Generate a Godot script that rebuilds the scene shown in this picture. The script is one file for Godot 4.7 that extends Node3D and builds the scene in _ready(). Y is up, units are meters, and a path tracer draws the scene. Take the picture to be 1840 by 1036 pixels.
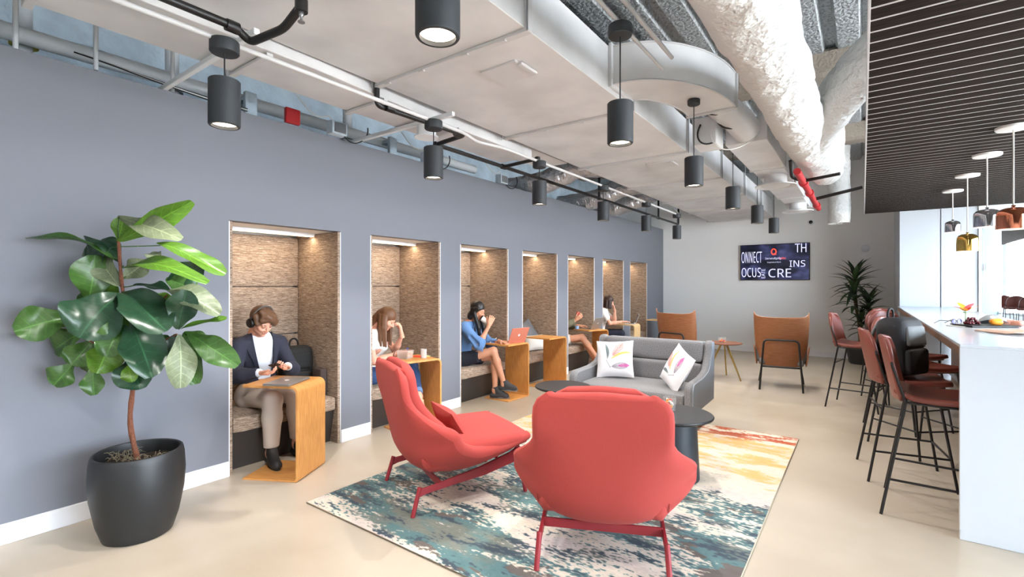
extends Node3D
# ---------------------------------------------------------------- geometry collector
class G:
	var v := PackedVector3Array()
	var n := PackedVector3Array()
	var t := PackedVector2Array()
	var c := PackedColorArray()
	var i := PackedInt32Array()
	var col := Color.WHITE
	func vert(p: Vector3, nn: Vector3, uv := Vector2.ZERO) -> int:
		v.append(p); n.append(nn); t.append(uv); c.append(col)
		return v.size() - 1
	func quad(a: Vector3, b: Vector3, d: Vector3, e: Vector3) -> void:
		# counter-clockwise seen from outside
		var nn := (d - a).cross(e - b).normalized()
		var k := vert(a, nn, Vector2(0, 0)); vert(b, nn, Vector2(1, 0)); vert(d, nn, Vector2(1, 1)); vert(e, nn, Vector2(0, 1))
		i.append_array(PackedInt32Array([k, k + 2, k + 1, k, k + 3, k + 2]))
	func tri(a: Vector3, b: Vector3, d: Vector3) -> void:
		var nn := (b - a).cross(d - a).normalized()
		var k := vert(a, nn); vert(b, nn); vert(d, nn)
		i.append_array(PackedInt32Array([k, k + 2, k + 1]))
	func box(ctr: Vector3, size: Vector3, bev := 0.0, bs := Basis.IDENTITY) -> void:
		var h := size * 0.5
		bev = minf(bev, 0.49 * minf(size.x, minf(size.y, size.z)))
		var pt := func(sx, sy, sz, ax):
			var q := Vector3(sx * h.x, sy * h.y, sz * h.z)
			for k in 3:
				if k != ax: q[k] -= bev * signf(q[k])
			return ctr + bs * q
		for ax in 3:
			var b1 := (ax + 1) % 3
			var b2 := (ax + 2) % 3
			for s in [-1.0, 1.0]:
				var q := []
				for uv in [[-1.0, -1.0], [1.0, -1.0], [1.0, 1.0], [-1.0, 1.0]]:
					var m := Vector3.ZERO
					m[ax] = s; m[b1] = uv[0]; m[b2] = uv[1]
					q.append(pt.call(m.x, m.y, m.z, ax))
				if s > 0: quad(q[0], q[1], q[2], q[3])
				else: quad(q[3], q[2], q[1], q[0])
		if bev <= 0.0: return
		for ax in 3:
			var b1 := (ax + 1) % 3
			var b2 := (ax + 2) % 3
			for s1 in [-1.0, 1.0]:
				for s2 in [-1.0, 1.0]:
					var m := Vector3.ZERO
					m[b1] = s1; m[b2] = s2
					m[ax] = -1.0
					var p0 = pt.call(m.x, m.y, m.z, b1)
					var p1 = pt.call(m.x, m.y, m.z, b2)
					m[ax] = 1.0
					var p2 = pt.call(m.x, m.y, m.z, b2)
					var p3 = pt.call(m.x, m.y, m.z, b1)
					# trim along ax
					var d: Vector3 = bs * (Vector3(float(ax == 0), float(ax == 1), float(ax == 2)))
					var o: Vector3 = ((p0 + p1 + p2 + p3) * 0.25 - ctr)
					if (p2 - p0).cross(p3 - p1).dot(o) >= 0: quad(p0, p1, p2, p3)
					else: quad(p3, p2, p1, p0)
		for sx in [-1.0, 1.0]:
			for sy in [-1.0, 1.0]:
				for sz in [-1.0, 1.0]:
					var a = pt.call(sx, sy, sz, 0)
					var b = pt.call(sx, sy, sz, 1)
					var d = pt.call(sx, sy, sz, 2)
					if (b - a).cross(d - a).dot(a - ctr) >= 0: tri(a, b, d)
					else: tri(a, d, b)
	func grid(p: Array, nu: int, nv: int, cu := false, cv := false, flip := false, uvs := Vector2.ONE) -> void:
		# p[iu * nv + iv]; smooth normals
		var nn := []
		for a in nu:
			for b in nv:
				var a0 := (a - 1 + nu) % nu if cu else maxi(a - 1, 0)
				var a1 := (a + 1) % nu if cu else mini(a + 1, nu - 1)
				var b0 := (b - 1 + nv) % nv if cv else maxi(b - 1, 0)
				var b1 := (b + 1) % nv if cv else mini(b + 1, nv - 1)
				var du: Vector3 = p[a1 * nv + b] - p[a0 * nv + b]
				var dv: Vector3 = p[a * nv + b1] - p[a * nv + b0]
				if du.length() < 1e-6 and a0 != a1:
					var bb := (b + 1) % nv
					du = p[a1 * nv + bb] - p[a0 * nv + bb]
				if dv.length() < 1e-6: dv = p[((a + 1) % nu) * nv + b1] - p[((a + 1) % nu) * nv + b0]
				var q := du.cross(dv).normalized()
				nn.append(-q if flip else q)
		var k := v.size()
		var eu := nu + (1 if cu else 0)
		var ev := nv + (1 if cv else 0)
		for a in eu:
			for b in ev:
				var id := (a % nu) * nv + b % nv
				vert(p[id], nn[id], Vector2(float(a) / (eu - 1), float(b) / (ev - 1)) * uvs)
		for a in eu - 1:
			for b in ev - 1:
				var q := k + a * ev + b
				if flip: i.append_array(PackedInt32Array([q, q + ev, q + ev + 1, q, q + ev + 1, q + 1]))
				else: i.append_array(PackedInt32Array([q, q + ev + 1, q + ev, q, q + 1, q + ev + 1]))
	func lathe(prof: Array, seg := 24, ctr := Vector3.ZERO, bs := Basis.IDENTITY, sz := 1.0) -> void:
		# prof: Vector2(radius, height) from bottom to top on the outside; sharp corners by repeating a point
		var run := [prof[0]]
		for k in range(1, prof.size() + 1):
			if k == prof.size() or prof[k].is_equal_approx(prof[k - 1]):
				if run.size() > 1:
					var p := []
					for q in run:
						for s in seg:
							var a := TAU * s / seg
							p.append(ctr + bs * Vector3(q.x * cos(a), q.y, -q.x * sin(a) * sz))
					grid(p, run.size(), seg, false, true, true, Vector2(1, 1))
				if k < prof.size(): run = [prof[k]]
			else: run.append(prof[k])
	func tube(path: Array, rad, seg := 10, caps := true, closed := false) -> void:
		var m := path.size()
		var p := []
		var up := Vector3.UP
		var t0: Vector3 = (path[1] - path[0]).normalized()
		if absf(t0.dot(up)) > 0.95: up = Vector3.RIGHT
		var x := t0.cross(up).normalized()
		for k in m:
			var ta: Vector3
			if closed: ta = (path[(k + 1) % m] - path[(k - 1 + m) % m]).normalized()
			else: ta = (path[mini(k + 1, m - 1)] - path[maxi(k - 1, 0)]).normalized()
			x = (x - ta * x.dot(ta)).normalized()
			var y := ta.cross(x)
			var r: float = rad[k] if rad is Array else rad
			for s in seg:
				var a := TAU * s / seg
				p.append(path[k] + (x * cos(a) + y * sin(a)) * r)
		grid(p, m, seg, closed, true, true)
		if caps and not closed:
			for e in [0, m - 1]:
				for s in range(1, seg - 1):
					var o: int = e * seg
					if e == 0: tri(p[o], p[o + s + 1], p[o + s])
					else: tri(p[o], p[o + s], p[o + s + 1])
	func prism(poly: PackedVector2Array, xf: Transform3D, d: float, bev := 0.0) -> void:
		# polygon in xy, extruded -d/2..d/2 along z of xf, chamfered by bev
		if Geometry2D.is_polygon_clockwise(poly):
			poly = poly.duplicate(); poly.reverse()
		var ins := poly
		if bev > 0.0:
			ins = PackedVector2Array()
			for k in poly.size():
				var pr := poly[(k - 1 + poly.size()) % poly.size()]
				var nx := poly[(k + 1) % poly.size()]
				var e1 := (poly[k] - pr).normalized()
				var e2 := (nx - poly[k]).normalized()
				var n1 := Vector2(-e1.y, e1.x)
				var n2 := Vector2(-e2.y, e2.x)
				var mm := (n1 + n2)
				ins.append(poly[k] + mm * (2.0 * bev / maxf(0.5, mm.length_squared())))
		var tr := Geometry2D.triangulate_polygon(ins)
		var h := d * 0.5
		for k in range(0, tr.size(), 3):
			var a := ins[tr[k]]; var b := ins[tr[k + 1]]; var e := ins[tr[k + 2]]
			if (b - a).cross(e - a) < 0:
				var w := b; b = e; e = w
			tri(xf * Vector3(a.x, a.y, h), xf * Vector3(b.x, b.y, h), xf * Vector3(e.x, e.y, h))
			tri(xf * Vector3(a.x, a.y, -h), xf * Vector3(e.x, e.y, -h), xf * Vector3(b.x, b.y, -h))
		for k in poly.size():
			var a := poly[k]
			var b := poly[(k + 1) % poly.size()]
			var hh := h - bev
			quad(xf * Vector3(a.x, a.y, -hh), xf * Vector3(b.x, b.y, -hh), xf * Vector3(b.x, b.y, hh), xf * Vector3(a.x, a.y, hh))
			if bev > 0.0:
				var ia := ins[k]
				var ib := ins[(k + 1) % poly.size()]
				quad(xf * Vector3(a.x, a.y, hh), xf * Vector3(b.x, b.y, hh), xf * Vector3(ib.x, ib.y, h), xf * Vector3(ia.x, ia.y, h))
				quad(xf * Vector3(ia.x, ia.y, -h), xf * Vector3(ib.x, ib.y, -h), xf * Vector3(b.x, b.y, -hh), xf * Vector3(a.x, a.y, -hh))
	func soft(ctr: Vector3, size: Vector3, e := 0.35, seg := 8, bs := Basis.IDENTITY, uvface := false) -> void:
		# cushion-like box: cube grid with edges rounded by radius e (metres) and faces a little domed
		var h := size * 0.5
		e = minf(e, minf(h.x, minf(h.y, h.z)))
		var inner := h - Vector3(e, e, e)
		for ax in 3:
			for s in [-1.0, 1.0]:
				var p := []
				var b1 := (ax + 1) % 3
				var b2 := (ax + 2) % 3
				for a in seg + 1:
					for b in seg + 1:
						var q := Vector3.ZERO
						q[ax] = s
						q[b1] = sin((2.0 * a / seg - 1.0) * PI * 0.25) / sin(PI * 0.25)
						q[b2] = sin((2.0 * b / seg - 1.0) * PI * 0.25) / sin(PI * 0.25)
						var w := Vector3(q.x * h.x, q.y * h.y, q.z * h.z)
						var core := w.clamp(-inner, inner)
						var d := w - core
						var r: Vector3 = core + (d.normalized() * e if d.length() > 1e-6 else Vector3.ZERO)
						p.append(ctr + bs * r)
				grid(p, seg + 1, seg + 1, false, false, s < 0)
	func add(o: G, xf: Transform3D) -> void:
		var k := v.size()
		for j in o.v.size():
			v.append(xf * o.v[j]); n.append((xf.basis * o.n[j]).normalized())
		t.append_array(o.t); c.append_array(o.c)
		var flip := xf.basis.determinant() < 0
		for j in range(0, o.i.size(), 3):
			if flip: i.append_array(PackedInt32Array([k + o.i[j], k + o.i[j + 2], k + o.i[j + 1]]))
			else: i.append_array(PackedInt32Array([k + o.i[j], k + o.i[j + 1], k + o.i[j + 2]]))
	func mesh() -> ArrayMesh:
		var arr := []
		arr.resize(Mesh.ARRAY_MAX)
		arr[Mesh.ARRAY_VERTEX] = v; arr[Mesh.ARRAY_NORMAL] = n; arr[Mesh.ARRAY_TEX_UV] = t; arr[Mesh.ARRAY_INDEX] = i
		if col != Color.WHITE: arr[Mesh.ARRAY_COLOR] = c
		var m := ArrayMesh.new()
		m.add_surface_from_arrays(Mesh.PRIMITIVE_TRIANGLES, arr)
		return m

# ---------------------------------------------------------------- signed-distance body builder (surface nets)
class Field:
	var lo: Vector3
	var h: float
	var nx: int
	var ny: int
	var nz: int
	var d := PackedFloat32Array()
	func _init(a: Vector3, b: Vector3, cell: float) -> void:
		lo = a; h = cell
		nx = int(ceil((b.x - a.x) / h)) + 1; ny = int(ceil((b.y - a.y) / h)) + 1; nz = int(ceil((b.z - a.z) / h)) + 1
		d.resize(nx * ny * nz)
		d.fill(1.0)
	func _range(a: Vector3, b: Vector3, m: float) -> Array:
		var p := ((a.min(b) - Vector3(m, m, m)) - lo) / h
		var q := ((a.max(b) + Vector3(m, m, m)) - lo) / h
		return [maxi(0, int(floor(p.x))), mini(nx - 1, int(ceil(q.x))), maxi(0, int(floor(p.y))), mini(ny - 1, int(ceil(q.y))), maxi(0, int(floor(p.z))), mini(nz - 1, int(ceil(q.z)))]
	func bone(a: Vector3, b: Vector3, ra: float, rb: float, k := 0.02, sub := false) -> void:
		var m := maxf(ra, rb) + k * 1.2 + h * 2.0
		var r := _range(a, b, m)
		var ab := b - a
		var l2 := maxf(ab.length_squared(), 1e-9)
		for z in range(r[4], r[5] + 1):
			for y in range(r[2], r[3] + 1):
				var p := Vector3(lo.x + r[0] * h, lo.y + y * h, lo.z + z * h)
				var id: int = (z * ny + y) * nx + r[0]
				for x in range(r[0], r[1] + 1):
					var ap := p - a
					var s := clampf(ap.dot(ab) / l2, 0.0, 1.0)
					var e := (ap - ab * s).length() - (ra + (rb - ra) * s)
					var o := d[id]
					if sub: d[id] = maxf(o, -e)
					else:
						var w := maxf(k - absf(o - e), 0.0) / k
						d[id] = minf(o, e) - w * w * k * 0.25
					p.x += h
					id += 1
	func ell(ctr: Vector3, rad: Vector3, k := 0.02, bs := Basis.IDENTITY, sub := false) -> void:
		var mx := maxf(rad.x, maxf(rad.y, rad.z))
		var r := _range(ctr, ctr, mx + k * 1.2 + h * 2.0)
		var mn := minf(rad.x, minf(rad.y, rad.z))
		var inv := bs.inverse()
		for z in range(r[4], r[5] + 1):
			for y in range(r[2], r[3] + 1):
				var p := Vector3(lo.x + r[0] * h, lo.y + y * h, lo.z + z * h)
				var id: int = (z * ny + y) * nx + r[0]
				for x in range(r[0], r[1] + 1):
					var q := (inv * (p - ctr)) / rad
					var l := q.length()
					var g := (q / rad).length()
					var e := (l * (l - 1.0) / g) if g > 1e-6 else -mn
					var o := d[id]
					if sub:
						d[id] = maxf(o, -e)
					else:
						var w := maxf(k - absf(o - e), 0.0) / k
						d[id] = minf(o, e) - w * w * k * 0.25
					p.x += h
					id += 1
	func cut(pt: Vector3, nrm: Vector3) -> void:
		# removes what lies on the side nrm points to
		for z in nz:
			for y in ny:
				var p := Vector3(lo.x, lo.y + y * h, lo.z + z * h)
				var e := (p - pt).dot(nrm)
				var id: int = z * ny * nx + y * nx
				for x in nx:
					if e > d[id]: d[id] = e
					e += nrm.x * h
					id += 1
	func emit(g: G) -> void:
		var cell := {}
		var sx := 1
		var sy := nx
		var sz := nx * ny
		var first := g.v.size()
		for z in nz - 1:
			for y in ny - 1:
				var id := z * sz + y * sy
				for x in nx - 1:
					if absf(d[id]) > h * 3.0:
						id += 1
						continue
					var c0 := d[id]; var c1 := d[id + 1]; var c2 := d[id + sy]; var c3 := d[id + sy + 1]
					var c4 := d[id + sz]; var c5 := d[id + sz + 1]; var c6 := d[id + sz + sy]; var c7 := d[id + sz + sy + 1]
					var neg := int(c0 < 0) + int(c1 < 0) + int(c2 < 0) + int(c3 < 0) + int(c4 < 0) + int(c5 < 0) + int(c6 < 0) + int(c7 < 0)
					if neg > 0 and neg < 8:
						var s := Vector3.ZERO
						var m := 0
						if (c0 < 0) != (c1 < 0): s += Vector3(c0 / (c0 - c1), 0, 0); m += 1
						if (c2 < 0) != (c3 < 0): s += Vector3(c2 / (c2 - c3), 1, 0); m += 1
						if (c4 < 0) != (c5 < 0): s += Vector3(c4 / (c4 - c5), 0, 1); m += 1
						if (c6 < 0) != (c7 < 0): s += Vector3(c6 / (c6 - c7), 1, 1); m += 1
						if (c0 < 0) != (c2 < 0): s += Vector3(0, c0 / (c0 - c2), 0); m += 1
						if (c1 < 0) != (c3 < 0): s += Vector3(1, c1 / (c1 - c3), 0); m += 1
						if (c4 < 0) != (c6 < 0): s += Vector3(0, c4 / (c4 - c6), 1); m += 1
						if (c5 < 0) != (c7 < 0): s += Vector3(1, c5 / (c5 - c7), 1); m += 1
						if (c0 < 0) != (c4 < 0): s += Vector3(0, 0, c0 / (c0 - c4)); m += 1
						if (c1 < 0) != (c5 < 0): s += Vector3(1, 0, c1 / (c1 - c5)); m += 1
						if (c2 < 0) != (c6 < 0): s += Vector3(0, 1, c2 / (c2 - c6)); m += 1
						if (c3 < 0) != (c7 < 0): s += Vector3(1, 1, c3 / (c3 - c7)); m += 1
						var gr := Vector3(c1 + c3 + c5 + c7 - c0 - c2 - c4 - c6, c2 + c3 + c6 + c7 - c0 - c1 - c4 - c5, c4 + c5 + c6 + c7 - c0 - c1 - c2 - c3)
						cell[id] = g.vert(lo + (Vector3(x, y, z) + s / m) * h, gr.normalized())
					id += 1
		for id in cell:
			var a := d[id]
			# edges leaving the low corner of this cell
			if (a < 0) != (d[id + sx] < 0): _face(g, cell, id, sy, sz, a < 0)
			if (a < 0) != (d[id + sy] < 0): _face(g, cell, id, sz, sx, a < 0)
			if (a < 0) != (d[id + sz] < 0): _face(g, cell, id, sx, sy, a < 0)
	func _face(g: G, cell: Dictionary, id: int, u: int, w: int, inside: bool) -> void:
		var a = cell.get(id - u - w); var b = cell.get(id - w); var e = cell.get(id); var f = cell.get(id - u)
		if a == null or b == null or f == null: return
		if inside: g.i.append_array(PackedInt32Array([a, e, b, a, f, e]))
		else: g.i.append_array(PackedInt32Array([a, b, e, a, e, f]))

# ---------------------------------------------------------------- naming and metas
var counts := {}
var mats := {}
func numbered(s: String) -> String:
	counts[s] = counts.get(s, -1) + 1
	return s if counts[s] == 0 else "%s_%03d" % [s, counts[s]]
func tag(o: Node, label: String, category: String, group := "", kind := "") -> void:
	if label != "": o.set_meta("label", label)
	if category != "": o.set_meta("category", category)
	if group != "": o.set_meta("group", group)
	if kind != "": o.set_meta("kind", kind)
func thing(called: String, label: String, category: String, at := Vector3.ZERO, turn := 0.0, group := "") -> Node3D:
	var o := Node3D.new()
	o.name = numbered(called)
	add_child(o)
	o.position = at
	o.rotation.y = turn
	tag(o, label, category, group)
	return o
func part(called: String, m, mt: Material, parent: Node3D, xf := Transform3D.IDENTITY) -> MeshInstance3D:
	var o := MeshInstance3D.new()
	o.name = called
	o.mesh = m.mesh() if m is G else m
	o.material_override = mt
	o.transform = xf
	parent.add_child(o, true)
	return o
func single(called: String, m, mt: Material, label: String, category: String, group := "", xf := Transform3D.IDENTITY) -> MeshInstance3D:
	var o := part(numbered(called), m, mt, self, xf)
	tag(o, label, category, group)
	return o
func struct(called: String, m, mt: Material, parent: Node3D = self) -> MeshInstance3D:
	var o := part(numbered(called) if parent == self else called, m, mt, parent)
	if parent == self: o.set_meta("kind", "structure")
	return o
func copy_of(src: Node3D, at: Vector3, turn: float, label := "") -> Node3D:
	var base := String(src.name)
	var r := RegEx.create_from_string("_\\d{3}$")
	var c := src.duplicate()
	c.name = numbered(r.sub(base, ""))
	add_child(c)
	c.position = at
	c.rotation.y = turn
	if label != "": c.set_meta("label", label)
	return c
func boxm(size: Vector3, bev := 0.0, ctr := Vector3.ZERO) -> ArrayMesh:
	var g := G.new()
	g.box(ctr, size, bev)
	return g.mesh()
func pos(p: Vector3) -> Transform3D:
	return Transform3D(Basis.IDENTITY, p)
func look(from: Vector3, to: Vector3, up := Vector3.UP) -> Basis:
	# z axis towards target
	var z := (to - from).normalized()
	var x := up.cross(z).normalized()
	return Basis(x, z.cross(x), z)
func bez(a: Vector3, b: Vector3, c: Vector3, d: Vector3, n: int) -> Array:
	var r := []
	for k in n + 1: r.append(a.bezier_interpolate(b, c, d, float(k) / n))
	return r
func bend(pts: Array, r: float, n := 4) -> Array:
	# polyline with rounded corners
	var o := [pts[0]]
	for k in range(1, pts.size() - 1):
		var a: Vector3 = pts[k - 1]; var b: Vector3 = pts[k]; var c: Vector3 = pts[k + 1]
		var r1: float = minf(r, 0.45 * minf((b - a).length(), (c - b).length()))
		var p: Vector3 = b + (a - b).normalized() * r1
		var q: Vector3 = b + (c - b).normalized() * r1
		for j in n + 1:
			var s := float(j) / n
			o.append(p.lerp(b, s).lerp(b.lerp(q, s), s))
	o.append(pts[-1])
	return o

# ---------------------------------------------------------------- materials
func mat(key: String, col: Color, rough := 0.7, opt := {}) -> StandardMaterial3D:
	if mats.has(key): return mats[key]
	var m := StandardMaterial3D.new()
	m.resource_name = key
	m.albedo_color = col
	m.roughness = rough
	m.metallic_specular = opt.get("spec", 0.5)
	m.metallic = opt.get("metal", 0.0)
	if opt.has("tex"):
		m.albedo_texture = opt.tex
	if opt.has("tri"):
		m.uv1_triplanar = true
		m.uv1_world_triplanar = opt.get("world", false)
		m.uv1_scale = opt.tri
		m.uv1_triplanar_sharpness = 4.0
	elif opt.has("uv"): m.uv1_scale = opt.uv
	if opt.has("height"):
		m.heightmap_enabled = true
		m.heightmap_texture = opt.height
		m.heightmap_scale = opt.get("hscale", 1.0)
	if opt.has("rough_tex"):
		m.roughness_texture = opt.rough_tex
	if opt.has("rim"):
		m.rim_enabled = true; m.rim = opt.rim; m.rim_tint = 0.6
	if opt.has("coat"):
		m.clearcoat_enabled = true; m.clearcoat = opt.coat; m.clearcoat_roughness = 0.15
	if opt.has("glow"):
		m.emission_enabled = true; m.emission = opt.get("glowc", col); m.emission_energy_multiplier = opt.glow
	if opt.has("alpha"):
		m.transparency = BaseMaterial3D.TRANSPARENCY_ALPHA
		m.albedo_color.a = opt.alpha
	if opt.has("back"):
		m.backlight_enabled = true; m.backlight = opt.back
	if opt.has("sss"):
		m.subsurf_scatter_enabled = true; m.subsurf_scatter_strength = opt.sss
	if opt.get("vc", false): m.vertex_color_use_as_albedo = true
	mats[key] = m
	return m
func noise_tex(size: int, freq: float, ramp: Array, oct := 4, sd := 1, kind := FastNoiseLite.TYPE_SIMPLEX_SMOOTH) -> ImageTexture:
	# ramp: [[offset, Color], ...] over the normalised noise; seamless
	var f := FastNoiseLite.new()
	f.noise_type = kind
	f.seed = sd
	f.frequency = freq
	f.fractal_octaves = oct
	var im := f.get_seamless_image(size, size, false, false, 0.12, true)
	im.convert(Image.FORMAT_L8)
	var gr := Gradient.new()
	gr.offsets = PackedFloat32Array(ramp.map(func(r): return r[0]))
	gr.colors = PackedColorArray(ramp.map(func(r): return r[1]))
	var lut := []
	for k in 256: lut.append(gr.sample(k / 255.0))
	var src := im.get_data()
	var dst := PackedByteArray()
	dst.resize(size * size * 3)
	for k in src.size():
		var q: Color = lut[src[k]]
		dst[k * 3] = q.r8; dst[k * 3 + 1] = q.g8; dst[k * 3 + 2] = q.b8
	return ImageTexture.create_from_image(Image.create_from_data(size, size, false, Image.FORMAT_RGB8, dst))
func grey(a: float) -> Color: return Color(a, a, a)

# ================================================================ scene
const WX := -4.03      # face of the long grey wall
const NZ := -1.775     # where the first alcove begins
const NP := 1.349      # alcove pitch
const NW := 1.005      # alcove width
const NTOP := 2.01
const NBACK := -4.75
var rng := RandomNumberGenerator.new()
const ORD := ["first", "second", "third", "fourth", "fifth", "sixth", "seventh"]

func _ready() -> void:
	rng.seed = 11
	# ---- camera
	var cam := Camera3D.new()
	cam.name = "camera"
	add_child(cam)
	cam.position = Vector3(0, 1.5, 0)
	cam.rotation.y = atan2(630.0, 870.0)
	cam.projection = Camera3D.PROJECTION_FRUSTUM
	cam.near = 0.05
	cam.far = 200.0
	cam.size = 0.05 * 1036.0 / 870.0
	cam.frustum_offset = Vector2(0, -0.05 * 6.0 / 870.0)
	cam.current = true
	# ---- sky, daylight, exposure
	var we := WorldEnvironment.new()
	we.name = "environment"
	var env := Environment.new()
	var sky := Sky.new()
	var sm := ProceduralSkyMaterial.new()
	sm.sky_top_color = Color(0.84, 0.92, 1.0)
	sm.sky_horizon_color = Color(0.92, 0.96, 1.0)
	sm.ground_horizon_color = Color(0.92, 0.94, 0.96)
	sm.ground_bottom_color = Color(0.88, 0.89, 0.90)
	sky.sky_material = sm
	env.background_mode = Environment.BG_SKY
	env.sky = sky
	env.background_energy_multiplier = SKY
	env.tonemap_mode = Environment.TONE_MAPPER_LINEAR
	env.tonemap_exposure = EXPOSURE
	env.sdfgi_enabled = true
	env.ssao_enabled = true
	env.ssil_enabled = true
	we.environment = env
	add_child(we)
	make_materials()
	build_room()
	build_ceiling()
	build_lights()
	build_alcoves()
	build_bar()
	build_lounge()
	build_plants()
	build_people()
	build_details()

const SKY := 26.0
const EXPOSURE := 1.12
const SPOT := 2.15
const LED := 0.42

func make_materials() -> void:
	var cloud := noise_tex(256, 0.012, [[0.0, grey(0.86)], [0.5, grey(0.94)], [1.0, grey(1.0)]], 5, 3)
	var fine := noise_tex(256, 0.09, [[0.0, grey(0.0)], [1.0, grey(1.0)]], 3, 5)
	mat("grey_wall", Color(0.445, 0.455, 0.49), 0.62)
	mat("white_wall", Color(0.93, 0.93, 0.925), 0.6)
	mat("bright_wall", Color(0.79, 0.82, 0.85), 0.45)
	mat("baseboard", Color(0.90, 0.90, 0.91), 0.45)
	mat("floor", Color(0.745, 0.695, 0.63), 0.26, {"tex": noise_tex(512, 0.004, [[0.0, Color(0.83, 0.81, 0.785)], [0.5, Color(0.94, 0.935, 0.925)], [1.0, Color(1, 1, 1)]], 7, 21), "tri": Vector3(0.16, 0.16, 0.16), "world": true})
	mat("duct_white", Color(0.90, 0.90, 0.90), 0.42, {"tex": cloud, "tri": Vector3(0.35, 0.35, 0.35), "world": true})
	mat("duct_flange", Color(0.82, 0.82, 0.82), 0.4)
	mat("wrap", Color(0.88, 0.88, 0.87), 0.45, {"height": noise_tex(512, 0.02, [[0.0, grey(0.0)], [1.0, grey(1.0)]], 4, 8, FastNoiseLite.TYPE_CELLULAR), "hscale": 2.2, "tri": Vector3(1.6, 1.6, 1.6)})
	mat("deck", Color(0.84, 0.86, 0.87), 0.95, {"tex": noise_tex(512, 0.05, [[0.0, grey(0.6)], [0.45, grey(0.93)], [1.0, grey(1.0)]], 5, 9), "height": noise_tex(512, 0.05, [[0.0, grey(0.0)], [1.0, grey(1.0)]], 5, 9), "hscale": 2.0, "tri": Vector3(0.9, 0.9, 0.9), "world": true})
	mat("beam", Color(0.66, 0.62, 0.57), 0.95, {"height": fine, "hscale": 1.0, "tri": Vector3(1, 1, 1), "world": true})
	mat("plenum", Color(0.82, 0.89, 0.94), 0.9, {"tex": cloud, "tri": Vector3(0.8, 0.8, 0.8), "world": true, "height": fine, "hscale": 0.6})
	mat("pipe_white", Color(0.92, 0.94, 0.95), 0.4)
	mat("conduit", Color(0.78, 0.78, 0.78), 0.5)
	mat("pipe_black", Color(0.075, 0.075, 0.08), 0.4)
	mat("steel", Color(0.62, 0.63, 0.64), 0.35, {"metal": 0.8})
	mat("foil", Color(0.75, 0.75, 0.76), 0.3, {"metal": 0.7, "height": noise_tex(256, 0.03, [[0.0, grey(0.0)], [1.0, grey(1.0)]], 3, 13, FastNoiseLite.TYPE_CELLULAR), "hscale": 3.0, "tri": Vector3(1.6, 1.6, 1.6)})
	mat("cable", Color(0.10, 0.10, 0.11), 0.6)
	mat("cable_white", Color(0.85, 0.85, 0.84), 0.5)
	mat("red_paint", Color(0.62, 0.07, 0.09), 0.45)
	mat("red_pipe", Color(0.68, 0.13, 0.15), 0.5)
	mat("pendant_black", Color(0.17, 0.185, 0.20), 0.6)
	mat("lens", Color(1, 0.97, 0.92), 0.5, {"glow": 6.0, "glowc": Color(1.0, 0.93, 0.84)})
	mat("led", Color(1, 0.93, 0.82), 0.5, {"glow": 4.0, "glowc": Color(1.0, 0.88, 0.72)})
	var slatg := noise_tex(256, 0.02, [[0.0, Color(0.55, 0.5, 0.48)], [0.5, Color(0.85, 0.8, 0.78)], [1.0, Color(1, 0.95, 0.9)]], 5, 31)
	mat("slat", Color(0.185, 0.155, 0.14), 0.85, {"spec": 0.25, "tex": slatg, "tri": Vector3(0.6, 9.0, 9.0)})
	mat("slat_strip", Color(0.76, 0.76, 0.76), 0.8, {"spec": 0.25})
	# alcove cloth: horizontal slubs
	var tw := slub_tex(256)
	var tweed: ImageTexture = tw[0]
	var tweedh: ImageTexture = tw[1]
	mat("tweed", Color(0.84, 0.79, 0.74), 0.95, {"tex": tweed, "tri": Vector3(1.6, 1.6, 1.6), "height": tweedh, "hscale": 0.12, "rim": 0.2})
	mat("tweed_seat", Color(0.84, 0.79, 0.74), 0.95, {"tex": tweed, "tri": Vector3(1.6, 1.6, 1.6), "height": tweedh, "hscale": 0.25, "rim": 0.2})
	mat("dark_laminate", Color(0.22, 0.20, 0.185), 0.5)
	# timber
	var grain := noise_tex(512, 0.03, [[0.0, Color(0.84, 0.77, 0.68)], [0.5, Color(0.95, 0.92, 0.87)], [1.0, Color(1, 1, 1)]], 5, 51)
	mat("ply", Color(0.85, 0.62, 0.36), 0.42, {"tex": grain, "tri": Vector3(0.35, 0.35, 4.0)})
	mat("ply_pale", Color(0.88, 0.76, 0.58), 0.45, {"tex": grain, "tri": Vector3(0.35, 0.35, 4.0)})
	mat("walnut", Color(0.58, 0.38, 0.25), 0.42, {"tex": grain, "tri": Vector3(0.4, 4.5, 0.4)})
	mat("walnut_top", Color(0.50, 0.31, 0.22), 0.4, {"tex": grain, "tri": Vector3(0.5, 0.5, 4.5)})
	mat("bar_wood", Color(0.50, 0.40, 0.34), 0.5, {"tex": grain, "tri": Vector3(4.0, 4.0, 0.4)})
	mat("quartz", Color(0.86, 0.885, 0.91), 0.14)
	mat("stool_leather", Color(0.47, 0.235, 0.19), 0.36, {"height": fine, "hscale": 0.06, "tri": Vector3(4, 4, 4)})
	mat("black_metal", Color(0.075, 0.072, 0.075), 0.45)
	var weave := noise_tex(256, 0.25, [[0.0, grey(0.80)], [1.0, grey(1.0)]], 2, 61)
	var weaveh := noise_tex(256, 0.3, [[0.0, grey(0)], [1.0, grey(1)]], 2, 62)
	mat("coral", Color(0.70, 0.25, 0.22), 0.9, {"tex": weave, "tri": Vector3(4, 4, 4), "height": weaveh, "hscale": 0.05, "rim": 0.25})
	mat("crimson_metal", Color(0.55, 0.14, 0.17), 0.45)
	var melange := noise_tex(256, 0.16, [[0.0, Color(0.55, 0.55, 0.57)], [0.5, Color(0.85, 0.85, 0.86)], [1.0, Color(1, 1, 1)]], 3, 64)
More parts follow.
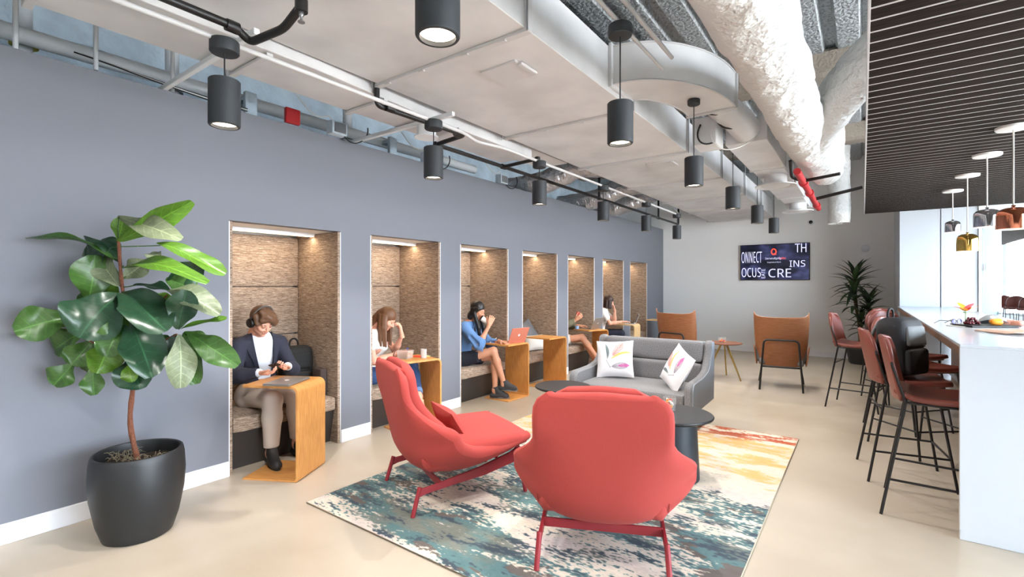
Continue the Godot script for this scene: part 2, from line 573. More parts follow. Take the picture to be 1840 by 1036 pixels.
	mat("sofa_grey", Color(0.56, 0.555, 0.555), 0.92, {"tex": melange, "tri": Vector3(2.2, 2.2, 2.2), "rim": 0.25, "height": weaveh, "hscale": 0.05})
	mat("sofa_shell", Color(0.50, 0.53, 0.565), 0.7)
	mat("gold_metal", Color(0.72, 0.60, 0.34), 0.3, {"metal": 0.85})
	mat("table_black", Color(0.13, 0.13, 0.14), 0.42)
	mat("table_navy", Color(0.11, 0.14, 0.17), 0.5)
	mat("pot_black", Color(0.115, 0.12, 0.125), 0.45)
	mat("soil", Color(0.22, 0.17, 0.13), 1.0, {"height": fine, "hscale": 2.0, "tri": Vector3(4, 4, 4)})
	mat("moss", Color(0.50, 0.46, 0.38), 1.0)
	mat("bark", Color(0.44, 0.26, 0.18), 0.85, {"height": fine, "hscale": 0.5, "tri": Vector3(3, 3, 3)})
	mat("chrome", Color(0.80, 0.80, 0.82), 0.07, {"metal": 1.0})
	mat("brass", Color(0.88, 0.72, 0.38), 0.08, {"metal": 1.0})
	mat("copper", Color(0.90, 0.55, 0.42), 0.08, {"metal": 1.0})
	mat("shade_white", Color(0.93, 0.93, 0.92), 0.5)
	mat("glass", Color(0.95, 0.98, 0.97), 0.02, {"alpha": 0.06})
	mat("door_glass", Color(0.62, 0.76, 0.75), 0.03, {"alpha": 0.6})
	mat("frame_white", Color(0.88, 0.89, 0.90), 0.4)

func slub_tex(n: int) -> Array:
	# woven cloth: every row is a run of yarns of differing length and tone
	var r := RandomNumberGenerator.new()
	r.seed = 404
	var pal := [Color(0.54, 0.48, 0.44), Color(0.68, 0.62, 0.57), Color(0.77, 0.72, 0.67), Color(0.85, 0.80, 0.75), Color(0.97, 0.93, 0.89)]
	var im := Image.create(n, n, false, Image.FORMAT_RGB8)
	var hm := Image.create(n, n, false, Image.FORMAT_RGB8)
	for y in n:
		var x := 0
		while x < n:
			var run := r.randi_range(4, 26)
			var k := clampi(int(r.randfn(2.0, 1.1)), 0, 4)
			var c: Color = pal[k] * r.randf_range(0.93, 1.05)
			im.fill_rect(Rect2i(x, y, run, 1 if r.randf() < 0.75 else 2), c)
			hm.fill_rect(Rect2i(x, y, run, 1), grey(0.2 + 0.18 * k))
			x += run
	for x in range(0, n, 4):
		for y in range(0, n, 2):
			if r.randf() < 0.35: im.set_pixel(x, y, im.get_pixel(x, y).darkened(0.25))
	return [ImageTexture.create_from_image(im), ImageTexture.create_from_image(hm)]

func build_room() -> void:
	# floor slab
	var g := G.new()
	g.box(Vector3(1.0, -0.1, -11.5), Vector3(13.0, 0.2, 32.0))
	struct("floor", g, mats.floor)
	# long grey wall with seven openings
	var zs := 4.0
	var ze := -12.0
	struct("wall_left", boxm(Vector3(0.1, 2.89 - NTOP, zs - ze), 0.0, Vector3(WX - 0.05, (NTOP + 2.89) / 2, (zs + ze) / 2)), mats.grey_wall)
	for k in 8:
		var a := NZ - (k - 1) * NP - NW if k > 0 else zs
		var b := NZ - k * NP if k < 7 else ze
		struct("wall_left", boxm(Vector3(0.1, NTOP, a - b), 0.0, Vector3(WX - 0.05, NTOP / 2, (a + b) / 2)), mats.grey_wall)
	# lining behind it and the closure of the alcoves
	g = G.new()
	g.box(Vector3(-5.5, 2.05, -4.0), Vector3(0.1, 4.1, 16.2))
	g.box(Vector3(-4.8, 2.15, -4.0), Vector3(1.3, 0.1, 16.0))
	struct("wall_plenum", g, mats.plenum)
	g = G.new()
	for k in 7:
		var a := NZ - k * NP
		g.box(Vector3((NBACK - 0.05 + WX - 0.1) / 2, NTOP + 0.03, a - NW / 2), Vector3(-0.1 - NBACK - 0.05 + WX + 0.1 + 0.0, 0.06, NW + 0.1))
	struct("ceiling_alcove", g, mats.white_wall)
	g = G.new()
	for k in 8:
		var b := NZ - k * NP + (0.0 if k < 7 else 0.0)
		var z0 := NZ - (k - 1) * NP - NW if k > 0 else 0.0
		if k == 0: z0 = NZ + 0.2
		if k == 7: b = z0 - 0.2
		g.box(Vector3(-4.48, 1.05, (z0 + b) / 2), Vector3(0.68, 2.1, z0 - b - 0.09))
	g.box(Vector3(-4.86, 1.05, -6.3), Vector3(0.06, 2.1, 9.6))
	struct("wall_alcove_backing", g, mats.white_wall)
	# baseboards on the piers
	for k in 8:
		var z0 := 4.0 if k == 0 else NZ - (k - 1) * NP - NW
		var z1 := NZ - k * NP if k < 7 else -11.985
		g = G.new()
		g.box(Vector3(WX + 0.007, 0.06, (z0 + z1) / 2), Vector3(0.014, 0.12, z0 - z1), 0.003)
		struct("baseboard_left", g, mats.baseboard)
	# far wall
	g = G.new()
	g.box(Vector3(-2.45, 2.05, -12.1), Vector3(6.2, 4.1, 0.2))
	struct("wall_far", g, mats.white_wall)
	g = G.new()
	g.box(Vector3(-1.77, 0.06, -11.993), Vector3(4.5, 0.12, 0.014), 0.003)
	struct("baseboard_far", g, mats.baseboard)
	# bright white block at the end of the bar: two panels with an open joint
	g = G.new()
	g.box(Vector3(0.752, 1.36, -11.3), Vector3(0.505, 2.72, 2.0))
	g.box(Vector3(1.232, 1.36, -11.3), Vector3(0.425, 2.72, 2.0))
	g.box(Vector3(1.012, 1.36, -11.32), Vector3(0.03, 2.72, 1.96))
	g.box(Vector3(1.0, 3.41, -11.3), Vector3(1.0, 1.38, 2.0))
	struct("wall_white", g, mats.bright_wall)
	# right-hand glazed side, wall behind the camera and the end of the far room
	g = G.new()
	g.box(Vector3(6.6, 0.2, -11.5), Vector3(0.2, 0.4, 32.0))
	g.box(Vector3(6.6, 4.02, -11.5), Vector3(0.2, 0.16, 32.0))
	for k in range(2, 9): g.box(Vector3(6.6, 2.17, 4.4 - k * 2.0), Vector3(0.16, 3.54, 0.1))
	g.box(Vector3(6.6, 2.05, 2.35), Vector3(0.18, 4.1, 3.9))  # unseen solid stretch, added to block daylight from the bar end
	g.box(Vector3(6.6, 2.05, -19.4), Vector3(0.18, 4.1, 15.6))  # unseen solid stretch, added to dim the far room
	struct("wall_right", g, mats.frame_white)
	g = G.new()
	g.box(Vector3(0.6, 0.15, 4.1), Vector3(12.2, 0.3, 0.2))
	g.box(Vector3(0.6, 4.02, 4.1), Vector3(12.2, 0.16, 0.2))
	g.box(Vector3(0.6, 2.12, 4.1), Vector3(12.2, 3.64, 0.16))  # unseen infill instead of windows, keeps their light off the bar end
	struct("wall_back", g, mats.white_wall)
	g = G.new()
	g.box(Vector3(3.6, 0.2, -27.1), Vector3(6.2, 0.4, 0.2))
	g.box(Vector3(3.6, 3.75, -27.1), Vector3(6.2, 0.7, 0.2))
	for k in 4: g.box(Vector3(0.7 + k * 1.93, 1.9, -27.1), Vector3(0.1, 3.0, 0.12))
	g.box(Vector3(0.55, 2.05, -19.7), Vector3(0.1, 4.1, 14.8))
	struct("wall_far_room", g, mats.bright_wall)
	struct("wall_partition", boxm(Vector3(0.9, 2.72, 0.1), 0.0, Vector3(1.86, 1.36, -14.0)), mats.white_wall)
	var wn := 1
	for k in range(2, 8):
		var o := part("window_%d" % wn, boxm(Vector3(0.012, 3.54, 1.9), 0.0, Vector3(6.6, 2.17, 3.4 - k * 2.0)), mats.glass, self)
		o.set_meta("kind", "structure"); wn += 1
	for k in 3:
		var o := part("window_%d" % wn, boxm(Vector3(1.83, 3.0, 0.012), 0.0, Vector3(1.665 + 1.93 * k, 1.9, -27.1)), mats.glass, self)
		o.set_meta("kind", "structure"); wn += 1
	# open glass door beside the white block
	var d := Node3D.new()
	d.name = "door_1"
	d.set_meta("kind", "structure")
	add_child(d)
	d.position = Vector3(1.50, 0, -10.33)
	d.rotation.y = atan2(-0.35, 0.94)
	part("door_leaf", boxm(Vector3(0.012, 2.5, 0.88), 0.002, Vector3(0, 1.27, -0.46)), mats.door_glass, d)
	for y in [0.5, 1.02, 1.78]:
		part("hinge", boxm(Vector3(0.05, 0.11, 0.07), 0.004, Vector3(0, y, -0.03)), mats.steel, d)
	g = G.new()
	g.tube(bend([Vector3(0, 1.04, -0.83), Vector3(0.06, 1.04, -0.83), Vector3(0.06, 1.04, -0.70)], 0.02), 0.01, 8)
	g.lathe([Vector2(0, 0.0), Vector2(0.028, 0.0), Vector2(0.028, 0.0), Vector2(0.028, 0.012), Vector2(0.028, 0.012), Vector2(0, 0.012)], 16, Vector3(0.006, 1.04, -0.83), Basis(Vector3.BACK, -PI / 2))
	part("door_handle", g, mats.steel, d)
	g = G.new()
	g.box(Vector3(1.465, 1.36, -10.33), Vector3(0.03, 2.72, 0.10), 0.003)
	g.box(Vector3(2.02, 1.36, -10.33), Vector3(0.03, 2.72, 0.10), 0.003)
	struct("trim_1", g, mats.frame_white)

func build_ceiling() -> void:
	var g := G.new()
	g.box(Vector3(0.5, 4.2, -11.5), Vector3(12.3, 0.2, 32.0))
	var c := struct("ceiling", g, mats.deck)
	# ribs of the sprayed metal deck, running away from the camera
	for k in 26:
		var x := -4.6 + k * 0.32
		g = G.new()
		g.prism(PackedVector2Array([Vector2(-0.12, 0), Vector2(0.12, 0), Vector2(0.09, -0.075), Vector2(-0.09, -0.075)]), Transform3D(Basis.IDENTITY, Vector3(x, 4.1, -5.5)), 17.0, 0.012)
		part("deck_rib", g, mats.deck, c)
	for z in [-0.3, -3.2, -6.4, -9.4]:
		g = G.new()
		g.box(Vector3(-1.2, 3.92, z), Vector3(7.6, 0.30, 0.32), 0.04)
		part("beam", g, mats.beam, c)
	# ---- main flat duct
	var d := thing("supply_duct", "wide flat white painted sheet metal duct running down the middle of ceiling", "duct")
	var zs := [1.5, -0.75, -2.35, -3.95, -5.55, -7.15, -8.75, -10.35, -11.95]
	var xl := -2.93
	var xr := -1.595
	for k in 8:
		var a: float = zs[k]
		var b: float = zs[k + 1]
		part("duct_section", boxm(Vector3(xr - xl, 0.355, a - b - 0.006), 0.004, Vector3((xl + xr) / 2, 3.1775, (a + b) / 2)), mats.duct_white, d)
		g = G.new()
		for e in [[Vector3((xl + xr) / 2, 2.988, b), Vector3(xr - xl + 0.05, 0.024, 0.045)], [Vector3(xr + 0.012, 3.1775, b), Vector3(0.024, 0.37, 0.045)], [Vector3(xl - 0.012, 3.1775, b), Vector3(0.024, 0.37, 0.045)]]:
			g.box(e[0], e[1], 0.003)
		for s in [-0.55, -0.2, 0.2, 0.5]:
			g.box(Vector3((xl + xr) / 2 + s, 2.974, b + 0.012), Vector3(0.05, 0.012, 0.022), 0.002)
		part("flange", g, mats.duct_flange, d)
		if k > 0:
			for x in [xl - 0.03, xr + 0.03]:
				g = G.new()
				g.tube([Vector3(x, 2.97, b + 0.04), Vector3(x, 4.1, b + 0.04)], 0.005, 6)
				part("hanger_rod", g, mats.steel, d)
	# access doors on the underside
	for z in [-2.75, -5.95]:
		g = G.new()
		g.box(Vector3(-2.02, 2.994, z), Vector3(0.30, 0.016, 0.26), 0.003)
		g.box(Vector3(-1.86, 2.985, z), Vector3(0.035, 0.02, 0.2), 0.004)
		part("access_door", g, mats.duct_flange, d)
	# ---- lower duct beside it
	d = thing("return_duct", "beige lit flat duct with cross bracing bars above the grey wall edge", "duct")
	var poly := PackedVector2Array([Vector2(-3.45, -1.5), Vector2(-2.955, -1.5), Vector2(-2.955, 1.85), Vector2(-3.02, 2.9), Vector2(-3.02, 4.55), Vector2(-3.45, 4.55)])
	g = G.new()
	g.prism(poly, Transform3D(Basis(Vector3.RIGHT, Vector3.FORWARD, Vector3.UP), Vector3(0, 3.11, 0)), 0.34, 0.004)
	part("duct_section", g, mats.duct_white, d)
	for z in [-0.55, -1.55, -2.45, -3.3]:
		g = G.new()
		g.box(Vector3(-3.22, 2.925, z), Vector3(0.50, 0.022, 0.04), 0.003)
		g.box(Vector3(-3.462, 3.1, z), Vector3(0.022, 0.36, 0.04), 0.003)
		part("flange", g, mats.duct_flange, d)
	for q in [[-4.85, 0.55, 0.35]]:
		part("duct_section", boxm(Vector3(0.42, 0.30, 1.0), 0.004, Vector3(-3.22, 3.18, q[0])), mats.duct_white, d)
	# white strut bars crossing to the wall
	for q in [[-1.35, 2.86], [-2.95, 2.86]]:
		g = G.new()
		g.box(Vector3(-3.63, 2.912, q[0]), Vector3(1.8, 0.035, 0.035), 0.004)
		var o := single("strut_bar", g, mats.pipe_white, "white strut bar over the grey wall %s" % ("by the pendant above the fig tree" if q[0] > -2 else "beside the second wall pendant"), "strut")
	# ---- curved take-off
	d = thing("curved_duct", "curved rectangular white duct elbow turning off the wide flat duct", "duct")
	g = G.new()
	var cx := -1.59
	var cz := -4.57
	var rows := []
	var arc := func(ro: float, rz: float, y: float, n: int):
		var r := []
		for k in n + 1:
			var a: float = PI / 2 * k / n
			r.append(Vector3(cx + ro * sin(a), y, cz + rz * cos(a)))
		return r
	var n := 16
	var oT = arc.call(0.69, 1.07, 3.35, n); var oB = arc.call(0.69, 1.07, 3.06, n)
	var iT = arc.call(0.29, 0.67, 3.35, n); var iB = arc.call(0.29, 0.67, 3.06, n)
	g.grid(oT + oB, 2, n + 1, false, false, false)
	g.grid(oB + iB, 2, n + 1, false, false, false)
	g.grid(iB + iT, 2, n + 1, false, false, false)
	g.grid(iT + oT, 2, n + 1, false, false, false)
	g.quad(oT[n], iT[n], iB[n], oB[n])
	part("elbow", g, mats.duct_white, d)
	g = G.new()
	for e in [oT, oB, iB]:
		g = G.new()
		g.tube(e, 0.008, 6)
		part("seam", g, mats.duct_flange, d)
	g = G.new()
	g.box(Vector3(-1.1, 3.205, -4.575), Vector3(0.44, 0.33, 0.03), 0.004)
	part("flange", g, mats.duct_flange, d)
	g = G.new()
	g.box(Vector3(-1.58, 3.205, -3.70), Vector3(0.03, 0.34, 0.46), 0.004)
	part("flange", g, mats.duct_flange, d)
	g = G.new()
	g.tube([Vector3(-1.1, 3.2, -4.58), Vector3(-1.06, 3.16, -4.75), Vector3(-0.95, 3.06, -4.98), Vector3(-0.93, 3.03, -5.2)], 0.13, 20, false)
	part("round_collar", g, mats.duct_white, d)
	g = G.new()
	for q in [[Vector3(-1.085, 3.185, -4.66), 0.30], [Vector3(-1.0, 3.10, -4.88), 0.45]]:
		var r := []
		for k in 20:
			var a := TAU * k / 20
			r.append(q[0] + Basis(Vector3.UP, 0.4) * Vector3(cos(a) * 0.133, sin(a) * 0.133, 0))
		g.tube(r, 0.008, 6, false, true)
	part("clamp", g, mats.cable, d)
	# ---- box duct with round diffusers
	d = thing("box_duct", "white box duct with two round ceiling diffusers hanging under it", "duct")
	for q in [[-5.2, -6.55, 0.0], [-6.55, -7.6, 0.015], [-7.6, -8.9, 0.0], [-8.9, -10.1, 0.02]]:
		part("duct_section", boxm(Vector3(0.375 - q[2] * 2, 0.24, q[0] - q[1] - 0.01), 0.004, Vector3(-0.93, 3.02, (q[0] + q[1]) / 2)), mats.duct_white, d)
		part("flange", boxm(Vector3(0.40, 0.265, 0.03), 0.003, Vector3(-0.93, 3.02, q[1])), mats.duct_flange, d)
	for z in [-6.98, -9.6]:
		g = G.new()
		g.lathe([Vector2(0.13, 2.90), Vector2(0.13, 2.80), Vector2(0.15, 2.785), Vector2(0.235, 2.77), Vector2(0.235, 2.77), Vector2(0.235, 2.757), Vector2(0.235, 2.757), Vector2(0.19, 2.762), Vector2(0.17, 2.775), Vector2(0.165, 2.775), Vector2(0.165, 2.775), Vector2(0.15, 2.758), Vector2(0.0, 2.752)], 32, Vector3(-0.9, 0, z))
		part("diffuser", g, mats.duct_white, d)
	g = G.new()
	g.box(Vector3(-1.24, 2.99, -5.02), Vector3(0.22, 0.26, 0.30), 0.006)
	var vb := single("control_box", g, mats.duct_white, "pale metal control box with loose cables beside the round duct collar", "control box")
	g = G.new()
	g.tube(bez(Vector3(-1.18, 3.06, -4.86), Vector3(-1.2, 2.75, -4.8), Vector3(-1.0, 2.7, -4.9), Vector3(-0.85, 2.93, -5.19), 14), 0.005, 6)
	part("cable", g, mats.cable_white, vb)
	g = G.new()
	g.tube(bez(Vector3(-1.27, 3.05, -4.86), Vector3(-1.33, 2.9, -4.8), Vector3(-1.24, 2.8, -4.82), Vector3(-1.14, 2.88, -4.9), 12), 0.008, 6)
	part("cable", g, mats.cable, vb)
	# ---- insulated round duct
	d = thing("insulated_duct", "big round duct wrapped in crumpled white insulation beside the slatted ceiling", "duct")
	g = G.new()
	crumple(g, [Vector3(-0.50, 3.02, 1.0), Vector3(-0.50, 3.02, -2.0), Vector3(-0.49, 3.0, -4.0), Vector3(-0.48, 2.99, -5.5), Vector3(-0.44, 3.0, -6.6), Vector3(-0.41, 3.0, -7.3), Vector3(-0.40, 3.06, -7.75), Vector3(-0.40, 3.35, -8.0), Vector3(-0.40, 3.8, -8.0)], [0.232, 0.228, 0.226, 0.222, 0.21, 0.205, 0.2, 0.2, 0.2], 36, 90)
	part("wrapped_run", g, mats.wrap, d)
	g = G.new()
	crumple(g, [Vector3(-0.44, 3.0, -5.9), Vector3(-0.30, 3.06, -5.4), Vector3(-0.06, 3.2, -4.9), Vector3(0.35, 3.42, -4.6), Vector3(1.0, 3.5, -4.5)], [0.19, 0.19, 0.19, 0.19, 0.19], 30, 44)
	part("wrapped_branch", g, mats.wrap, d)
	g = G.new()
	crumple(g, [Vector3(-0.35, 2.62, -10.6), Vector3(-0.35, 2.85, -10.6), Vector3(-0.35, 3.3, -10.6), Vector3(-0.35, 4.0, -10.6)], [0.17, 0.175, 0.175, 0.175], 26, 30)
	single("duct_drop", g, mats.wrap, "short vertical insulated duct drop close to the far white wall", "duct")
	# ---- plenum pipes over the grey wall
	g = G.new()
	g.tube([Vector3(-4.42, 3.12, 2.5), Vector3(-4.42, 3.12, -5.2)], 0.055, 14)
	single("water_pipe", g, mats.pipe_white, "thick pale blue white pipe running above the grey wall", "pipe")
	g = G.new()
	g.tube(bend([Vector3(-2.705, 2.775, 1.0), Vector3(-2.705, 2.775, -3.05), Vector3(-2.78, 2.775, -3.3), Vector3(-2.705, 2.775, -3.6), Vector3(-2.705, 2.775, -9.0), Vector3(-2.9, 2.95, -9.2)], 0.06), 0.014, 8)
	single("conduit", g, mats.conduit, "thin white conduit carrying the wall row of pendants", "conduit")
	g = G.new()
	g.tube([Vector3(-1.155, 3.038, 1.0), Vector3(-1.155, 3.038, -3.42)], 0.012, 8)
	single("conduit", g, mats.conduit, "white conduit carrying the middle row of pendants", "conduit")
	g = G.new()
	g.tube([Vector3(-1.08, 3.09, 1.0), Vector3(-1.08, 3.09, -3.4)], 0.014, 8)
	single("conduit", g, mats.conduit, "second white conduit ending at the curved duct elbow", "conduit")
	# black sprinkler pipe with its branches
	var sp := thing("sprinkler_pipe", "black steel sprinkler pipe stepping sideways above the grey wall pendants", "pipe")
	g = G.new()
	g.tube(bend([Vector3(-2.955, 3.1, -2.35), Vector3(-2.955, 2.85, -2.35), Vector3(-2.90, 2.85, -3.28), Vector3(-3.32, 2.85, -3.34), Vector3(-3.32, 2.85, -10.9), Vector3(-3.32, 3.2, -10.9)], 0.05), 0.021, 10)
	part("main_run", g, mats.pipe_black, sp)
	for q in [[-4.42, -2.86, 0.0], [-6.9, -3.32, 0.35], [-9.6, -3.32, 0.4]]:
		g = G.new()
		if q[2] == 0.0:
			g.tube([Vector3(-3.32, 2.85, q[0]), Vector3(q[1], 2.87, q[0])], 0.019, 10)
			g.tube([Vector3(q[1], 2.87, q[0]), Vector3(q[1], 2.80, q[0])], 0.008, 8)
			g.lathe([Vector2(0, 2.86), Vector2(0.028, 2.86), Vector2(0.028, 2.90), Vector2(0, 2.90)], 12, Vector3(q[1], -0.01, q[0]))
		else: g.tube([Vector3(-3.32, 2.85, q[0]), Vector3(-3.32, 2.85 + q[2], q[0])], 0.019, 10)
		part("branch", g, mats.pipe_black, sp)
	for z in [-2.45, -3.22, -3.36, -4.42, -6.9, -9.6]:
		g = G.new()
		var x := -2.93 if z > -3.3 else -3.32
		g.lathe([Vector2(0, -0.035), Vector2(0.029, -0.035), Vector2(0.029, -0.035), Vector2(0.029, 0.035), Vector2(0.029, 0.035), Vector2(0, 0.035)], 12, Vector3(x, 2.85, z), Basis(Vector3.RIGHT, PI / 2))
		part("coupling", g, mats.pipe_black, sp)
	sp = thing("sprinkler_pipe", "black sprinkler pipe with elbow and brass head near the first wall pendant", "pipe")
	g = G.new()
	g.tube(bend([Vector3(-2.62, 2.83, 1.0), Vector3(-2.62, 2.83, -1.19), Vector3(-2.62, 2.78, -1.26), Vector3(-2.36, 2.79, -1.30), Vector3(-2.20, 2.85, -1.30)], 0.04), 0.021, 10)
	part("main_run", g, mats.pipe_black, sp)
	g = G.new()
	g.lathe([Vector2(0, -0.03), Vector2(0.03, -0.03), Vector2(0.03, -0.03), Vector2(0.03, 0.03), Vector2(0.03, 0.03), Vector2(0, 0.03)], 12, Vector3(-2.62, 2.825, -1.17), Basis(Vector3.RIGHT, PI / 2))
	part("coupling", g, mats.pipe_black, sp)
	g = G.new()
	g.lathe([Vector2(0, -0.03), Vector2(0.03, -0.03), Vector2(0.03, -0.03), Vector2(0.03, 0.03), Vector2(0.03, 0.03), Vector2(0, 0.03)], 12, Vector3(-2.20, 2.85, -1.30))
	part("coupling", g, mats.pipe_black, sp)
	g = G.new()
	g.lathe([Vector2(0, 0), Vector2(0.017, 0), Vector2(0.017, 0.004), Vector2(0.006, 0.008), Vector2(0.006, 0.03), Vector2(0.012, 0.032), Vector2(0.012, 0.05), Vector2(0, 0.05)], 12, Vector3(-2.20, 2.77, -1.30))
	part("sprinkler_head", g, mats.steel, sp)
	# red riser pipe and black links by the insulated duct
	var rp := thing("fire_pipe", "red fire main pipe with clamps below the insulated duct", "pipe")
	g = G.new()
	g.tube([Vector3(-0.56, 2.70, -5.9), Vector3(-0.56, 2.70, -9.0)], 0.036, 12)
	part("main_run", g, mats.red_pipe, rp)
	for z in [-6.6, -7.4, -8.6]:
		g = G.new()
		g.lathe([Vector2(0, -0.05), Vector2(0.05, -0.05), Vector2(0.05, -0.05), Vector2(0.05, 0.05), Vector2(0.05, 0.05), Vector2(0, 0.05)], 14, Vector3(-0.56, 2.70, z), Basis(Vector3.RIGHT, PI / 2))
		part("clamp", g, mats.red_pipe, rp)
	g = G.new()
	g.tube(bend([Vector3(-0.66, 2.9, -6.25), Vector3(-0.66, 2.74, -6.4), Vector3(-0.56, 2.7, -6.5), Vector3(-0.2, 2.72, -6.4)], 0.03), 0.018, 10)
	part("branch", g, mats.pipe_black, rp)
	g = G.new()
	g.tube([Vector3(-0.53, 2.71, -8.0), Vector3(0.0, 2.79, -7.88)], 0.022, 10)
	part("branch", g, mats.pipe_black, rp)
	# foil-wrapped flexible ducts over the far end of the grey wall
	for q in [[-8.05, 0.0, "behind the fifth wall pendant"], [-9.1, 0.25, "over the last alcoves"], [-6.3, -0.1, "above the fourth wall pendant"]]:
		g = G.new()
		crumple(g, [Vector3(-4.6, 3.0, q[0] + 0.2), Vector3(-3.9, 3.05, q[0] + 0.1), Vector3(-3.4, 3.22, q[0]), Vector3(-3.12, 3.25, q[0] - 0.12 + q[1])], [0.16, 0.17, 0.17, 0.16], 24, 36)
		single("flexible_duct", g, mats.foil, "crumpled silver foil flexible duct " + String(q[2]), "duct")
	# boxes, detectors and loose cables in the gap above the grey wall
	g = G.new()
	g.box(Vector3(-4.0, 2.96, -2.28), Vector3(0.04, 0.13, 0.13), 0.006)
	single("fire_alarm_box", g, mats.red_paint, "small square red box in the gap above the grey wall", "alarm box")
	for q in [[-4.0, 2.965, -2.72, "next to the red box"], [-4.05, 2.96, -3.95, "past the second wall pendant"], [-4.05, 2.96, -5.35, "past the third wall pendant"]]:
		var bxn := thing("junction_box", "pale metal junction box with looping cables " + String(q[3]), "junction box", Vector3(q[0], q[1], q[2]))
		part("body", boxm(Vector3(0.1, 0.12, 0.16), 0.005), mats.plenum, bxn)
		part("lid", boxm(Vector3(0.01, 0.09, 0.12), 0.003, Vector3(0.054, 0, 0)), mats.steel, bxn)
		g = G.new()
		g.tube(bez(Vector3(0.02, -0.05, -0.06), Vector3(0.1, -0.2, -0.1), Vector3(0.1, -0.05, -0.3), Vector3(0.0, 0.1, -0.35), 12), 0.006, 6)
		part("cable", g, mats.cable, bxn)
		g = G.new()
		g.tube(bez(Vector3(0.02, 0.05, 0.06), Vector3(0.08, 0.16, 0.16), Vector3(0.1, -0.12, 0.22), Vector3(0.0, 0.2, 0.4), 12), 0.005, 6)
		part("cable", g, mats.cable_white, bxn)
	for q in [Vector3(-3.12, 2.80, -3.02)]:
		g = G.new()
		g.lathe([Vector2(0, 0), Vector2(0.105, 0), Vector2(0.105, 0), Vector2(0.105, 0.012), Vector2(0.085, 0.02), Vector2(0.085, 0.02), Vector2(0.085, 0.13), Vector2(0.085, 0.13), Vector2(0, 0.13)], 28, q)
		single("ceiling_speaker", g, mats.pipe_white, "round white can shaped ceiling speaker beside the second wall pendant", "speaker")
	for k in 3:
		g = G.new()
		g.tube(bez(Vector3(-4.25, 3.05, -0.9 - k * 0.02), Vector3(-4.1, 2.98, -1.2), Vector3(-4.1, 2.92 + k * 0.01, -1.5), Vector3(-4.1, 2.93 + k * 0.01, -1.95), 12), 0.005, 6)
		var o := single("loose_cable", g, [mats.cable, mats.cable_white, mats.cable][k], "thin loose cable sagging over the top of the grey wall", "cable", "cables sagging over the grey wall")
	for z in [-0.62, -1.0, -1.45, -1.85]:
		g = G.new()
		g.tube([Vector3(-4.15 - 0.1 * absf(sin(z * 9.0)), 2.95, z), Vector3(-4.15 - 0.1 * absf(sin(z * 9.0)), 4.1, z)], 0.014, 8)
		single("hanger_rod", g, mats.pipe_white, "white painted hanger rod in the gap above the grey wall", "rod", "hanger rods above the grey wall")
	# risers, collars and brackets in the gap
	for q in [[-4.62, -0.72, 0.045, "with a yellow collar"], [-4.70, -1.62, 0.05, "behind the thick pipe"], [-4.66, -3.30, 0.05, "past the red box"]]:
		var rp2 := thing("riser_pipe", "short white riser pipe %s above the grey wall" % q[3], "pipe", Vector3(q[0], 2.2, q[1]))
		g = G.new()
		g.tube([Vector3.ZERO, Vector3(0, 1.9, 0)], q[2], 12)
		part("pipe_run", g, mats.pipe_white, rp2)
		g = G.new()
		g.lathe([Vector2(q[2], 0.92), Vector2(q[2] + 0.03, 0.92), Vector2(q[2] + 0.03, 0.92), Vector2(q[2] + 0.03, 0.95), Vector2(q[2] + 0.03, 0.95), Vector2(q[2], 0.95)], 16)
		part("collar", g, mat("collar_yellow", Color(0.75, 0.70, 0.15), 0.5) if q[1] > -1.0 else mats.steel, rp2)
	for q in [[-0.42, "near the corner behind the fig"], [-2.05, "before the red box"], [-3.6, "after the second wall pendant"]]:
		g = G.new()
		g.box(Vector3(-4.26, 3.04, q[0]), Vector3(0.045, 0.22, 0.10), 0.004)
		g.box(Vector3(-4.33, 3.10, q[0]), Vector3(0.12, 0.04, 0.10), 0.004)
		single("pipe_bracket", g, mats.plenum, "perforated pale bracket holding the thick pipe " + String(q[1]), "bracket")
	# ---- slatted ceiling over the bar
	var sl := Node3D.new()
	sl.name = "ceiling_slats"
	sl.set_meta("kind", "structure")
	add_child(sl)
	slats(sl, 0.03, 3.3, 2.72, 1.4, -10.3, 0.127)
	var s2 := Node3D.new()
	s2.name = "ceiling_slats_001"
	s2.set_meta("kind", "structure")
	add_child(s2)
	slats(s2, 1.5, 3.45, 2.72, -12.4, -24.0, 0.2)

func slats(parent: Node3D, x0: float, x1: float, y: float, z0: float, z1: float, pitch: float) -> void:
	var w := x1 - x0
	part("backing", boxm(Vector3(w, 0.03, z0 - z1), 0.0, Vector3((x0 + x1) / 2, y + 0.06, (z0 + z1) / 2)), mats.slat_strip, parent)
	part("edge_trim", boxm(Vector3(0.012, 0.075, z0 - z1), 0.002, Vector3(x0 - 0.006, y + 0.0375, (z0 + z1) / 2)), mats.slat_strip, parent)
	var m := boxm(Vector3(w, 0.03, pitch - 0.020), 0.002)
	var ms := boxm(Vector3(w, 0.024, 0.0195), 0.0)
	var n := int((z0 - z1) / pitch)
	for k in n:
		part("slat", m, mats.slat, parent, pos(Vector3((x0 + x1) / 2, y + 0.015, z0 - (k + 0.5) * pitch)))
		if k > 0: part("reveal_strip", ms, mats.slat_strip, parent, pos(Vector3((x0 + x1) / 2, y + 0.0145, z0 - k * pitch)))

